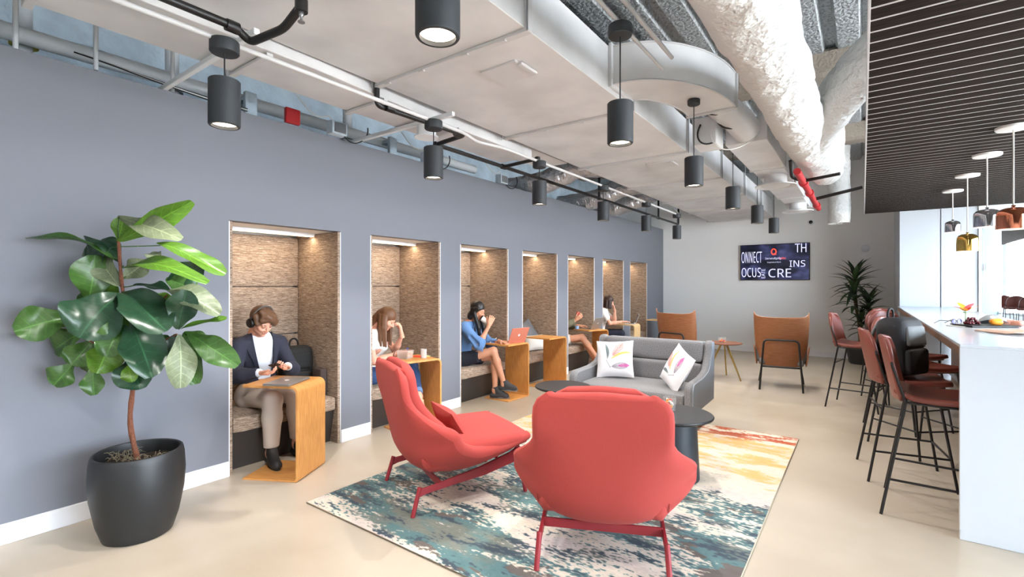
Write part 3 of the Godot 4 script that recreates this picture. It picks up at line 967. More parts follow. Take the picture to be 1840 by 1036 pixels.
func crumple(g: G, path: Array, rad: Array, seg: int, steps: int) -> void:
	# wrapped tube with lumpy skin along a smooth path
	var f := FastNoiseLite.new()
	f.seed = 77
	f.frequency = 3.2
	f.fractal_octaves = 3
	var cv := Curve3D.new()
	for k in path.size():
		var a: Vector3 = path[maxi(k - 1, 0)]
		var b: Vector3 = path[mini(k + 1, path.size() - 1)]
		cv.add_point(path[k], (a - b) * 0.16, (b - a) * 0.16)
	var L := cv.get_baked_length()
	var p := []
	var x := Vector3.ZERO
	for s in steps + 1:
		var o := L * s / steps
		var q := cv.sample_baked(o, true)
		var ta := (cv.sample_baked(minf(o + 0.03, L), true) - cv.sample_baked(maxf(o - 0.03, 0), true)).normalized()
		if s == 0: x = ta.cross(Vector3.UP if absf(ta.y) < 0.9 else Vector3.RIGHT).normalized()
		x = (x - ta * x.dot(ta)).normalized()
		var y := ta.cross(x)
		var fr := float(s) / steps * (rad.size() - 1)
		var r: float = lerpf(rad[int(fr)], rad[mini(int(fr) + 1, rad.size() - 1)], fr - int(fr))
		for k in seg:
			var a := TAU * k / seg
			var dir := x * cos(a) + y * sin(a)
			var e := q + dir * r
			p.append(q + dir * (r * (1.0 + 0.12 * f.get_noise_3dv(e) + 0.05 * f.get_noise_3dv(e * 3.1))))
	g.grid(p, steps + 1, seg, false, true, true)

func build_lights() -> void:
	# black cylinder pendants, two rows five feet apart
	var proto_w := make_pendant(0.15, 0.24, 0.14, "wall")
	for k in 6:
		var o: Node3D = proto_w if k == 0 else copy_of(proto_w, Vector3.ZERO, 0)
		o.position = Vector3(-2.705, 2.33, -1.17 - 1.524 * k)
		o.set_meta("label", "black cylinder pendant on a short stem, %s in the alcove row" % ORD[k])
	var proto_f: Node3D
	var proto_m := make_pendant(0.15, 0.24, 0.39, "middle")
	for k in 6:
		if k == 2: proto_f = make_pendant(0.15, 0.24, 0.44, "middle", 0.05)
		var o: Node3D = proto_m if k == 0 else (proto_f if k == 2 else copy_of(proto_m if k < 2 else proto_f, Vector3.ZERO, 0))
		o.position = Vector3(-1.155 if k < 2 else -1.148, 2.33, -1.17 - 1.51 * k)
		o.set_meta("label", "black cylinder pendant on a long cord, %s in the lounge row" % ORD[k])
	for q in [[-2.705, 0.354, "behind the fig tree"], [-1.155, 0.354, "over the open floor before the red chairs"]]:
		var o := copy_of(proto_m if q[0] > -2 else proto_w, Vector3(q[0], 2.33, q[1]), 0, "black cylinder pendant hanging " + String(q[2]))
	# metallic dome pendants over the bar
	bar_pendant(Vector3(0.94, 2.18, -8.38), 0.079, 0.145, mats.chrome, "small chrome dome pendant hanging furthest along the bar")
	bar_pendant(Vector3(0.94, 1.876, -7.30), 0.093, 0.19, mats.brass, "brass dome pendant hanging lowest over the white bar")
	bar_pendant(Vector3(0.94, 2.04, -6.255), 0.096, 0.165, mats.chrome, "larger chrome dome pendant between brass and copper ones over the bar")
	bar_pendant(Vector3(0.94, 1.93, -5.28), 0.100, 0.165, mats.copper, "copper dome pendant over the near part of the white bar")

func make_pendant(dia: float, hgt: float, cord: float, row: String, cr := 0.07) -> Node3D:
	# origin at the bottom of the can
	var t := thing("cylinder_pendant", "", "pendant lamp", Vector3.ZERO, 0, "black cylinder pendants, %s row" % row)
	var r := dia / 2
	var g := G.new()
	g.lathe([Vector2(r - 0.014, 0.02), Vector2(r - 0.014, 0.0), Vector2(r - 0.014, 0.0), Vector2(r - 0.004, 0.0), Vector2(r, 0.006), Vector2(r, hgt - 0.004), Vector2(r - 0.004, hgt), Vector2(r - 0.004, hgt), Vector2(0, hgt)], 36)
	part("housing", g, mats.pendant_black, t)
	g = G.new()
	g.lathe([Vector2(0, 0.016), Vector2(r - 0.014, 0.016), Vector2(r - 0.014, 0.016), Vector2(r - 0.014, 0.02), Vector2(0, 0.02)], 28)
	part("lamp_lens", g, mats.lens, t)
	g = G.new()
	g.tube([Vector3(0, hgt, 0), Vector3(0, hgt + cord, 0)], 0.004, 6)
	part("cord", g, mats.cable, t)
	g = G.new()
	var y0 := hgt + cord
	var ch := 0.066 if cr > 0.05 else 0.046
	g.lathe([Vector2(0, y0 - 0.002), Vector2(cr - 0.006, y0), Vector2(cr, y0 + 0.006), Vector2(cr, y0 + ch - 0.004), Vector2(cr - 0.004, y0 + ch), Vector2(cr - 0.004, y0 + ch), Vector2(0, y0 + ch)], 28)
	part("canopy", g, mats.pendant_black, t)
	var l := SpotLight3D.new()
	l.name = "lamp"
	l.light_color = Color(1.0, 0.985, 0.965)
	l.light_energy = SPOT
	l.spot_angle = 61.0
	l.spot_angle_attenuation = 0.3
	l.spot_range = 20.0
	l.spot_attenuation = 2.0
	l.light_size = 0.03
	l.shadow_enabled = true
	l.rotation.x = -PI / 2
	l.position.y = -0.002
	t.add_child(l)
	return t

func bar_pendant(at: Vector3, r: float, h: float, m: Material, label: String) -> void:
	var t := thing("dome_pendant", label, "pendant lamp", at, 0, "metal dome pendants over the bar")
	var g := G.new()
	g.lathe([Vector2(r, 0), Vector2(r + 0.001, 0.01), Vector2(r, h * 0.62), Vector2(r * 0.95, h * 0.8), Vector2(r * 0.8, h * 0.92), Vector2(r * 0.5, h * 0.99), Vector2(0.012, h), Vector2(0.012, h), Vector2(0.012, h + 0.02), Vector2(0, h + 0.02)], 36)
	part("shade", g, m, t)
	g = G.new()
	g.lathe([Vector2(0, h * 0.93), Vector2(r * 0.45, h * 0.93), Vector2(r * 0.77, h * 0.87), Vector2(r * 0.91, h * 0.76), Vector2(r * 0.97, h * 0.6), Vector2(r * 0.975, 0.0), Vector2(r, 0.0)], 36)
	part("shade_lining", g, mats.shade_white, t)
	g = G.new()
	g.lathe([Vector2(0, h * 0.3), Vector2(0.02, h * 0.34), Vector2(0.03, h * 0.5), Vector2(0.022, h * 0.68), Vector2(0.014, h * 0.85), Vector2(0, h * 0.9)], 16)
	part("bulb", g, mats.lens, t)
	g = G.new()
	g.tube([Vector3(0, h, 0), Vector3(0, 2.72 - at.y - 0.02, 0)], 0.006, 6)
	part("cord", g, mats.cable_white, t)
	g = G.new()
	var y := 2.72 - at.y
	g.lathe([Vector2(0, y - 0.028), Vector2(0.1, y - 0.022), Vector2(0.105, y - 0.015), Vector2(0.105, y), Vector2(0.105, y), Vector2(0, y)], 28)
	part("canopy", g, mats.shade_white, t)
	var l := SpotLight3D.new()
	l.name = "lamp"
	l.light_color = Color(1.0, 0.94, 0.87)
	l.light_energy = SPOT * 0.3
	l.spot_angle = 60.0
	l.spot_angle_attenuation = 0.6
	l.spot_range = 20.0
	l.spot_attenuation = 2.0
	l.light_size = 0.03
	l.shadow_enabled = true
	l.rotation.x = -PI / 2
	l.position.y = h * 0.28
	t.add_child(l)

func build_alcoves() -> void:
	var names := ["with the man in a navy blazer", "with the woman in a white top", "with the woman in a blue blouse", "left empty, with a pillow", "with the person hidden behind a pier", "with the woman at a pale table", "left empty beside the far wall"]
	for k in 7:
		var zc := NZ - k * NP - NW / 2
		var t := thing("alcove_bench", "tweed upholstered bench alcove %s, %s from the fig tree" % [names[k], ORD[k]], "bench", Vector3(-4.39, 0, zc), 0, "upholstered wall alcoves")
		var g := G.new()
		g.soft(Vector3(-0.005, 0.378, 0), Vector3(0.70, 0.135, NW - 0.07), 0.03, 10)
		part("seat_cushion", g, mats.tweed_seat, t)
		g = G.new()
		g.prism(PackedVector2Array([Vector2(-0.34, 0.0), Vector2(0.235, 0.0), Vector2(0.305, 0.31), Vector2(-0.34, 0.31)]), Transform3D.IDENTITY, NW - 0.062, 0.003)
		part("base", g, mats.dark_laminate, t)
		for r in 3:
			var y0: float = [0.455, 1.01, 1.485][r]
			var y1: float = [1.01, 1.485, 1.985][r]
			g = G.new()
			g.soft(Vector3(-0.335, (y0 + y1) / 2, 0), Vector3(0.06, y1 - y0 - 0.004, NW - 0.066), 0.022, 8)
			part("back_panel", g, mats.tweed, t)
		for s in [-1.0, 1.0]:
			g = G.new()
			g.box(Vector3(0.0, 1.003, s * (NW / 2 - 0.015)), Vector3(0.712, 2.004, 0.03), 0.004)
			part("side_panel", g, mats.tweed, t)
			g = G.new()
			g.box(Vector3(0.358, 1.003, s * (NW / 2 - 0.003)), Vector3(0.008, 2.004, 0.008), 0.001)
			part("corner_bead", g, mats.frame_white, t)
		# warm strip light under the alcove ceiling
		var l := thing("strip_light", "warm linear light under the ceiling of the %s alcove from the fig tree" % ORD[k], "strip light", Vector3(-4.44, NTOP - 0.002, zc), 0, "alcove strip lights")
		part("channel", boxm(Vector3(0.07, 0.022, NW - 0.07), 0.002, Vector3(0, -0.011, 0)), mats.frame_white, l)
		part("led_diffuser", boxm(Vector3(0.052, 0.008, NW - 0.08), 0.002, Vector3(0, -0.026, 0)), mats.led, l)
		var a := AreaLight3D.new()
		a.name = "lamp"
		a.light_color = Color(1.0, 0.90, 0.77)
		a.light_energy = LED
		a.area_size = Vector2(0.05, NW - 0.1)
		a.area_range = 20.0
		a.shadow_enabled = true
		a.rotation.x = -PI / 2
		a.position.y = -0.034
		l.add_child(a)
	# laptop tables bent from one strip of ply
	ctable(Vector2(-3.565, -2.20), Vector2(-0.88, 0.47), 0.40, mats.ply, "bent ply side table under the silver laptop in front of the man")
	ctable(Vector2(-3.81, -3.76), Vector2(-0.2, 0.98), 0.40, mats.ply, "bent ply side table holding the clear food tub and drinking glass")
	ctable(Vector2(-3.86, -5.46), Vector2(-0.03, 1.0), 0.40, mats.ply, "bent ply side table with the copper coloured laptop on it")
	ctable(Vector2(-3.83, -6.42), Vector2(-0.05, 1.0), 0.42, mats.ply, "empty bent ply side table in front of the alcove with a pillow")
	ctable(Vector2(-3.79, -7.93), Vector2(-0.35, 0.94), 0.40, mats.ply, "bent ply side table with grey laptop behind the sofa")
	ctable(Vector2(-3.60, -9.2), Vector2(-1.0, 0.1), 0.40, mats.ply_pale, "pale bent ply side table where the woman types on a white laptop")
	ctable(Vector2(-3.48, -10.75), Vector2(-1.0, 0.0), 0.40, mats.ply_pale, "pale bent ply side table next to the far wall corner")

func ctable(c: Vector2, open: Vector2, w: float, m: Material, label: String) -> void:
	open = open.normalized()
	var t := thing("laptop_table", label, "side table", Vector3(c.x, 0, c.y), atan2(-open.y, open.x), "bent ply laptop tables")
	var L := 0.46
	var th := 0.020
	var H := 0.73
	var strip := func(pts: PackedVector2Array, called: String):
		var g := G.new()
		g.prism(pts, Transform3D.IDENTITY, w, 0.002)
		part(called, g, m, t)
	var arc := func(cx: float, cy: float, r: float, a0: float, a1: float):
		var o := PackedVector2Array()
		for k in 9:
			var a: float = lerpf(a0, a1, k / 8.0)
			o.append(Vector2(cx + cos(a) * r, cy + sin(a) * r))
		return o
	# panel with its two rounded corners, then floor plate and top plate
	var R := 0.055
	var p := PackedVector2Array([Vector2(R, 0.0)])
	var q := PackedVector2Array([Vector2(R, H), Vector2(L, H), Vector2(L, H - th), Vector2(R, H - th)])
	var body := PackedVector2Array()
	body.append_array(arc.call(R, R * 0.5, R * 0.5, -PI / 2, -PI))
	var fix := PackedVector2Array()
	for v in arc.call(0.025, 0.025, 0.025, -PI / 2, -PI): fix.append(v)
	for v in arc.call(R, H - R, R, PI, PI / 2): fix.append(v)
	for v in arc.call(R, H - R, R - th, PI / 2, PI): fix.append(v)
	fix.append(Vector2(th, 0.03)); fix.append(Vector2(0.03, th)); fix.append(Vector2(0.03, 0.0))
	strip.call(fix, "panel")
	strip.call(q, "table_top")
	strip.call(PackedVector2Array([Vector2(0.03, 0.0), Vector2(0.03, 0.012), Vector2(L, 0.012), Vector2(L, 0.0)]), "floor_plate")

func shell(g: G, nu: int, nv: int, f: Callable, th: Callable) -> void:
	# a padded sheet with rounded rim; f(u, v) gives the middle surface, th(u, v) its thickness; u and v run 0..1
	var p := []
	for a in nu:
		for b in nv: p.append(f.call(float(a) / (nu - 1), float(b) / (nv - 1)))
	var o := []
	var i := []
	var nn := []
	for a in nu:
		for b in nv:
			var du: Vector3 = p[mini(a + 1, nu - 1) * nv + b] - p[maxi(a - 1, 0) * nv + b]
			var dv: Vector3 = p[a * nv + mini(b + 1, nv - 1)] - p[a * nv + maxi(b - 1, 0)]
			var n := du.cross(dv).normalized()
			var t: float = th.call(float(a) / (nu - 1), float(b) / (nv - 1)) * 0.5
			nn.append(n * t)
			o.append(p[a * nv + b] + n * t)
			i.append(p[a * nv + b] - n * t)
	g.grid(o, nu, nv)
	g.grid(i, nu, nv, false, false, true)
	var per := []
	for a in nu: per.append([a, 0, mini(a, nu - 1), 1])
	for b in range(1, nv): per.append([nu - 1, b, nu - 2, b])
	for a in range(nu - 2, -1, -1): per.append([a, nv - 1, a, nv - 2])
	for b in range(nv - 2, 0, -1): per.append([0, b, 1, b])
	var ring := []
	for e in per:
		var id: int = e[0] * nv + e[1]
		var q: Vector3 = p[id]
		var t: Vector3 = nn[id]
		var inn: Vector3 = p[e[2] * nv + e[3]]
		var out: Vector3 = q - inn
		out = (out - t.normalized() * out.dot(t.normalized())).normalized() * t.length()
		for k in 7:
			var an := -PI / 2 + PI * k / 6.0
			ring.append(q - t * sin(an) + out * cos(an) * 0.9)
	g.grid(ring, per.size(), 7, true, false, false)

func build_bar() -> void:
	var b := thing("bar_counter", "long white quartz bar counter with timber edge and white end panel", "bar counter", Vector3(0.85, 0, -7.08))
	var g := G.new()
	g.box(Vector3(0.001, 1.141, 0), Vector3(0.772, 0.018, 6.43), 0.003)
	part("counter_top", g, mats.quartz, b)
	part("timber_edge", boxm(Vector3(0.766, 0.05, 6.36), 0.002, Vector3(0.001, 1.106, -0.03)), mats.bar_wood, b)
	part("end_panel", boxm(Vector3(0.772, 1.132, 0.03), 0.002, Vector3(0.001, 0.566, 3.198)), mats.quartz, b)
	part("back_panel", boxm(Vector3(0.04, 1.08, 6.3), 0.002, Vector3(0.30, 0.541, -0.02)), mats.bar_wood, b)
	part("foot_rail", boxm(Vector3(0.03, 0.08, 6.2), 0.004, Vector3(0.265, 0.14, -0.02)), mats.steel, b)
	var s0 := make_stool()
	var spots := [
		[0.405, -4.24, 86, "terracotta leather bar stool at the near end of the bar by the white panel"],
		[0.285, -4.90, 98, "terracotta leather bar stool with the grey backpack on its seat"],
		[0.43, -5.72, 40, "terracotta leather bar stool turned sideways just beyond the backpack"],
		[0.40, -6.55, 50, "terracotta leather bar stool half under the counter, second beyond the backpack"],
		[-0.04, -7.33, 79, "terracotta leather bar stool pulled out into the aisle from the bar"],
		[0.36, -7.98, 30, "terracotta leather bar stool tucked in right behind the pulled out one"],
		[0.32, -8.75, 20, "terracotta leather bar stool furthest along the bar near the palm plant"],
	]
	for k in spots.size():
		var q = spots[k]
		var o: Node3D = s0 if k == 0 else copy_of(s0, Vector3.ZERO, 0)
		o.position = Vector3(q[0], 0, q[1])
		o.rotation.y = deg_to_rad(q[2])
		o.set_meta("label", q[3])
	for k in 5:
		var o := copy_of(s0, Vector3(3.75 + 0.16 * k, 0, -22.6 + 0.75 * k), deg_to_rad(-20), "terracotta stool in a row by the windows beyond the glass door")
		o.set_meta("group", "stools in the bright far room")

func make_stool() -> Node3D:
	var t := thing("bar_stool", "", "bar stool", Vector3.ZERO, 0, "terracotta leather bar stools")
	var g := G.new()
	# seat pad: front +z
	shell(g, 13, 11, func(u: float, v: float):
		var x: float = (u * 2.0 - 1.0)
		var z: float = lerpf(-0.21, 0.22, v)
		var w := 0.225 - 0.03 * pow(absf(v * 2.0 - 1.0), 4.0)
		return Vector3(-x * w, 0.765 + 0.012 * x * x - 0.012 * sin(v * PI) + (0.03 * pow(maxf(0.0, 0.25 - v) / 0.25, 2.0)), z), func(u: float, v: float): return 0.038)
	part("seat", g, mats.stool_leather, t)
	g = G.new()
	shell(g, 15, 13, func(u: float, v: float):
		var x: float = u * 2.0 - 1.0
		var y: float = lerpf(0.755, 1.145, v)
		var w := 0.215 * pow(maxf(0.02, 1.0 - pow(maxf(0.0, (v - 0.45) / 0.55), 3.2) * 0.62), 0.6) * (0.9 + 0.1 * sin(v * PI))
		var bow := 0.045 * (1.0 - x * x)
		return Vector3(x * w, y - 0.012 * x * x * v, -0.185 - bow - 0.075 * v), func(u: float, v: float): return 0.03)
	part("backrest", g, mats.stool_leather, t)
	for s in [-1.0, 1.0]:
		g = G.new()
		g.tube(bend([Vector3(s * 0.205, 1.01, -0.235), Vector3(s * 0.225, 0.98, -0.235), Vector3(s * 0.225, 0.742, -0.165), Vector3(s * 0.215, 0.738, 0.17)], 0.02, 3), 0.0085, 8)
		part("side_rail", g, mats.black_metal, t)
		g = G.new()
		g.tube([Vector3(s * 0.225, 0.742, -0.165), Vector3(s * 0.265, 0.0, -0.29)], 0.0095, 8)
		part("leg", g, mats.black_metal, t)
		g = G.new()
		g.tube([Vector3(s * 0.213, 0.738, 0.13), Vector3(s * 0.245, 0.0, 0.24)], 0.0095, 8)
		part("leg", g, mats.black_metal, t)
		g = G.new()
		g.tube([Vector3(s * 0.2523, 0.235, -0.2505), Vector3(s * 0.2348, 0.235, 0.2050)], 0.008, 8)
		part("stretcher", g, mats.black_metal, t)
	g = G.new()
	g.tube([Vector3(-0.2348, 0.235, 0.2050), Vector3(0.2348, 0.235, 0.2050)], 0.008, 8)
	part("footrest", g, mats.black_metal, t)
	g = G.new()
	g.tube([Vector3(-0.235, 0.55, -0.197), Vector3(0.235, 0.55, -0.197)], 0.007, 8)
	part("stretcher", g, mats.black_metal, t)
	g = G.new()
	g.tube([Vector3(-0.215, 0.738, 0.17), Vector3(0.215, 0.738, 0.17)], 0.0085, 8)
	g.tube([Vector3(-0.225, 0.742, -0.165), Vector3(0.225, 0.742, -0.165)], 0.0085, 8)
	part("seat_frame", g, mats.black_metal, t)
	return t

func pillow(g: G, w: float, h: float, t: float, n := 14) -> void:
	# knife-edge cushion in xy, thickness along z, print uv on the +z side
	for s in [1.0, -1.0]:
		var p := []
		for a in n + 1:
			for b in n + 1:
				var x := 2.0 * a / n - 1.0
				var y := 2.0 * b / n - 1.0
				var k := 1.0 - 0.07 * (1.0 - x * x) * absf(y) * absf(y) - 0.0
				var kx := x * (1.0 - 0.07 * (1.0 - y * y))
				var ky := y * (1.0 - 0.07 * (1.0 - x * x))
				var z := t * 0.5 * pow(maxf(0.0, (1.0 - pow(absf(x), 2.2)) * (1.0 - pow(absf(y), 2.2))), 0.55)
				p.append(Vector3(kx * w / 2, ky * h / 2, s * z))
		g.grid(p, n + 1, n + 1, false, false, s < 0)

func build_lounge() -> void:
	# ---- rug
	rug()
	# ---- coral lounge chairs
	var c0 := lounge_chair("coral lounge chair seen from its side, red metal legs on the rug")
	c0.position = Vector3(-2.46, 0.012, -2.66)
	c0.rotation.y = atan2(0.43, -0.90)
	var c1 := copy_of(c0, Vector3(-1.25, 0.012, -2.64), atan2(-0.42, -0.91), "coral lounge chair with its back turned, standing beside the black round table")
	var g := G.new()
	pillow(g, 0.44, 0.22, 0.12)
	var lp := single("lumbar_pillow", g, mats.coral, "small coral lumbar pillow on the side facing coral chair", "pillow")
	lp.transform = c0.transform * Transform3D(Basis(Vector3.RIGHT, -0.55), Vector3(0, 0.50, -0.045))
	sofa()
	# ---- drum tables
	drum_table(Vector3(-1.21, 0.012, -3.80), 0.31, 0.49, "black round drum table beside the coral chair with its back turned")
	drum_table(Vector3(-2.46, 0.012, -4.28), 0.285, 0.47, "black round drum table in front of the grey sofa, left of the two")
	# ---- timber shell armchairs
	var w0 := shell_chair("walnut shell armchair with black tube legs seen from behind below the screen")
	w0.position = Vector3(-0.98, 0, -8.15)
	w0.rotation.y = PI + 0.12
	copy_of(w0, Vector3(-2.44, 0, -8.25), PI - 0.22, "walnut shell armchair half hidden behind the grey sofa")
	# ---- little gold-legged table
	var t := thing("tripod_table", "small round walnut table on three brass rod legs between the shell chairs", "side table", Vector3(-1.81, 0, -8.35))
	g = G.new()
	g.lathe([Vector2(0, 0.555), Vector2(0.25, 0.555), Vector2(0.268, 0.563), Vector2(0.27, 0.569), Vector2(0.266, 0.575), Vector2(0.266, 0.575), Vector2(0, 0.575)], 40)
	part("table_top", g, mats.walnut_top, t)
	for a in [0.45, 2.6, 4.6]:
		g = G.new()
		g.tube([Vector3(cos(a) * 0.05, 0.556, sin(a) * 0.05), Vector3(cos(a) * 0.30, 0.0, sin(a) * 0.30)], 0.011, 10)
		part("leg", g, mats.gold_metal, t)
		g = G.new()
		g.tube([Vector3(cos(a) * 0.03, 0.556, sin(a) * 0.03 + 0.03), Vector3(cos(a) * 0.30, 0.0, sin(a) * 0.30)], 0.007, 8)
		part("leg_brace", g, mats.gold_metal, t)

func rug() -> void:
	var W := 640
	var H := 880
	var f := FastNoiseLite.new()
	f.noise_type = FastNoiseLite.TYPE_SIMPLEX_SMOOTH
	f.fractal_octaves = 5
	var field := func(sd: int, fr: float, sx: float):
		# noise stretched along the width
		f.seed = sd; f.frequency = fr
		var im := f.get_image(int(W / sx), H, false, false, true)
		im.resize(W, H, Image.INTERPOLATE_CUBIC)
		im.convert(Image.FORMAT_L8)
		return im.get_data()
	var big = field.call(4, 0.006, 2.0)
	var streak = field.call(7, 0.035, 4.0)
	var spek = field.call(9, 0.16, 2.2)
	var hue = field.call(12, 0.012, 2.5)
	var cream := Color(0.86, 0.81, 0.74)
	var pale := Color(0.80, 0.75, 0.72)
	var teal := Color(0.28, 0.42, 0.43)
	var navy := Color(0.16, 0.22, 0.27)
	var olive := Color(0.42, 0.44, 0.40)
	var gold := Color(0.84, 0.65, 0.33)
	var rust := Color(0.66, 0.26, 0.15)
	var brown := Color(0.36, 0.29, 0.26)
	var data := PackedByteArray()
	data.resize(W * H * 3)
	var id := 0
	for y in H:
		var z := float(y) / H        # 0 near edge (towards the camera), 1 far edge
		# how much teal / gold / rust the weave carries at this depth
		var kt := smoothstep(0.62, 0.45, z) * smoothstep(0.0, 0.05, z + 0.02)
		var kg := smoothstep(0.52, 0.66, z)
		var kr := smoothstep(0.86, 0.95, z)
		for x in W:
			var k := y * W + x
			var b: float = big[k] / 255.0
			var s: float = streak[k] / 255.0
			var p: float = spek[k] / 255.0
			var h: float = hue[k] / 255.0
			var c := cream.lerp(pale, clampf((h - 0.45) * 3.0, 0.0, 1.0))
			var q := b * 0.75 + s * 0.55 + (p - 0.5) * 0.55
			var lv := 1.02 - 0.52 * kt
			# left near corner lighter, as worn
			var tn := clampf((q - lv) * 9.0, 0.0, 1.0) * float(kt > 0.01)
			if tn > 0.0:
				var dye := teal.lerp(olive, clampf((h - 0.5) * 5.0, 0.0, 1.0)).lerp(navy, clampf((s + p * 0.5 - 0.83) * 5.0, 0.0, 1.0))
				if h < 0.30 and b > 0.5: dye = dye.lerp(brown, 0.8)
				c = c.lerp(dye, tn * 0.93)
			if kg > 0.0:
				var gn := clampf((s * 0.7 + h * 0.6 + (p - 0.5) * 0.4 - 0.98 + 0.42 * kg) * 5.0, 0.0, 1.0)
				c = c.lerp(gold, gn * 0.75)
				var rn := clampf((s * 0.9 + b * 0.4 + (p - 0.5) * 0.5 - 1.0 + 0.5 * kr) * 7.0, 0.0, 1.0) * kr
				c = c.lerp(rust, rn * 0.9)
			c = c * (0.93 + 0.14 * (p - 0.3))
			data[id] = int(clampf(c.r, 0, 1) * 255); data[id + 1] = int(clampf(c.g, 0, 1) * 255); data[id + 2] = int(clampf(c.b, 0, 1) * 255)
			id += 3
	var tex := ImageTexture.create_from_image(Image.create_from_data(W, H, false, Image.FORMAT_RGB8, data))
	var m := mat("rug_top", Color(1, 1, 1), 0.95, {"tex": tex, "rim": 0.1})
	var t := thing("area_rug", "distressed area rug fading from teal through cream to gold and rust", "rug", Vector3(-1.80, 0, -3.65))
	var g := G.new()
	var hx := 1.295
	var hz := 1.78
	var p := []
	for a in 3:
		for bq in 3: p.append(Vector3(-hx + a * hx, 0.0115, hz - bq * hz))
	g.grid(p, 3, 3)
	part("woven_face", g, m, t)
	g = G.new()
	g.box(Vector3(0, 0.0055, 0), Vector3(hx * 2 - 0.01, 0.011, hz * 2 - 0.01))
	g.tube([Vector3(-hx, 0.006, hz), Vector3(hx, 0.006, hz), Vector3(hx, 0.006, -hz), Vector3(-hx, 0.006, -hz)], 0.006, 6, false, true)
	part("binding", g, mat("rug_binding", Color(0.66, 0.61, 0.53), 0.9), t)

func lounge_chair(label: String) -> Node3D:
	# front is +z
	var t := thing("lounge_chair", label, "armchair", Vector3.ZERO, 0, "coral lounge chairs on the rug")
	var prof := func(v: float) -> Vector2:   # (z, y) of the outer shell along the middle, top of the back to the seat front
		var pts := [Vector2(-0.485, 0.93), Vector2(-0.46, 0.72), Vector2(-0.43, 0.52), Vector2(-0.385, 0.35), Vector2(-0.29, 0.25), Vector2(-0.08, 0.222), Vector2(0.18, 0.285), Vector2(0.43, 0.385)]
		var s := v * 7.0
		var k := mini(int(s), 6)
		var a: Vector2 = pts[maxi(k - 1, 0)]; var b: Vector2 = pts[k]; var c: Vector2 = pts[k + 1]; var d: Vector2 = pts[mini(k + 2, 7)]
		return b.cubic_interpolate(c, a, d, s - k)
	var wid := func(v: float) -> float:
		var c := 1.0 - clampf(v / 0.085, 0.0, 1.0)
		return lerpf(0.322, 0.335, smoothstep(0.1, 0.5, v)) - 0.065 * pow(c, 2.4)
	var flare := func(v: float) -> float:
		if v < 0.5: return 0.12 * smoothstep(0.15, 0.32, v)
		return lerpf(0.12, 0.0, smoothstep(0.5, 0.95, v))
	var dep := func(v: float) -> float:
		if v < 0.5: return lerpf(0.008, 0.25, smoothstep(0.10, 0.40, v))
		return lerpf(0.25, 0.02, smoothstep(0.5, 1.0, v))
	var f := func(u: float, v: float, off: float):
		var q: Vector2 = prof.call(v)
		var an := deg_to_rad(8.0 + 72.0 * smoothstep(0.12, 0.95, v))
		var n := Vector2(cos(an), sin(an))    # the wings lean forward on the back and rise along the seat
		var s: float = absf(u * 2.0 - 1.0)
		var w: float = wid.call(v) - off
		var x: float = (w * sin(pow(s, 0.93) * PI / 2) + flare.call(v) * pow(1.0 - cos(s * PI / 2), 1.25)) * signf(u - 0.5)
		var d: float = dep.call(v) * pow(1.0 - cos(s * PI / 2), 1.25) + off
		return Vector3(x, q.y + n.y * d, q.x + n.x * d)
	var g := G.new()
	shell(g, 33, 37, func(u: float, v: float): return f.call(1.0 - u, v, 0.0), func(u: float, v: float): return 0.062 + 0.035 * pow(absf(u * 2.0 - 1.0), 3.0) * smoothstep(0.18, 0.34, v) * smoothstep(1.0, 0.7, v))
	part("shell", g, mats.coral, t)
	# inner back pad and seat pad, each following the shell
	g = G.new()
	shell(g, 19, 15, func(u: float, v: float): return f.call(1.0 - lerpf(0.09, 0.91, u), lerpf(-0.0, 0.46, v) if v > 0.02 else 0.0, 0.062) + Vector3(0, 0.012 * (1.0 - v), 0), func(u: float, v: float): return 0.085 * (1.0 - 0.3 * pow(absf(2.0 * v - 1.0), 6.0)))
	part("back_pad", g, mats.coral, t)
	g = G.new()
	shell(g, 19, 15, func(u: float, v: float):
		var x: float = (1.0 - 2.0 * u)
		return Vector3(x * lerpf(0.315, 0.325, v), lerpf(0.355, 0.40, v) - 0.01 * x * x, lerpf(-0.26, 0.42, v)), func(u: float, v: float): return lerpf(0.19, 0.08, v))
	part("seat_pad", g, mats.coral, t)
	g = G.new()
	var pts := []
	for k in 14: pts.append(f.call(0.20, lerpf(0.44, 0.60, k / 13.0), -0.0295))
	g.tube(pts, 0.002, 5)
	part("seam", g, mat("coral_seam", Color(0.58, 0.16, 0.13), 0.9), t)
	g = G.new()
	g.tube(pts.map(func(p): return Vector3(-p.x, p.y, p.z)), 0.002, 5)
	part("seam", g, mat("coral_seam", Color.WHITE), t)
	# metal frame: a deep rail each side, round legs, cross bar
	for s in [-1.0, 1.0]:
		g = G.new()
		g.prism(PackedVector2Array([Vector2(-0.37, 0.115), Vector2(-0.37, 0.165), Vector2(-0.22, 0.185), Vector2(-0.12, 0.205), Vector2(0.05, 0.235), Vector2(0.30, 0.30), Vector2(0.365, 0.335), Vector2(0.365, 0.275), Vector2(0.33, 0.225), Vector2(0.10, 0.175), Vector2(-0.15, 0.15), Vector2(-0.33, 0.128)]), Transform3D(Basis(Vector3.BACK, Vector3.UP, Vector3.LEFT), Vector3(s * 0.325, 0, 0)), 0.018, 0.003)
		part("side_rail", g, mats.crimson_metal, t)
		g = G.new()
		g.tube([Vector3(s * 0.325, 0.178, -0.365), Vector3(s * 0.335, 0.0, -0.415)], 0.0145, 12)
		part("leg", g, mats.crimson_metal, t)
		g = G.new()
		g.tube([Vector3(s * 0.325, 0.34, 0.36), Vector3(s * 0.335, 0.0, 0.42)], 0.0145, 12)
		part("leg", g, mats.crimson_metal, t)
	g = G.new()
	g.box(Vector3(0, 0.165, -0.22), Vector3(0.64, 0.05, 0.014), 0.003)
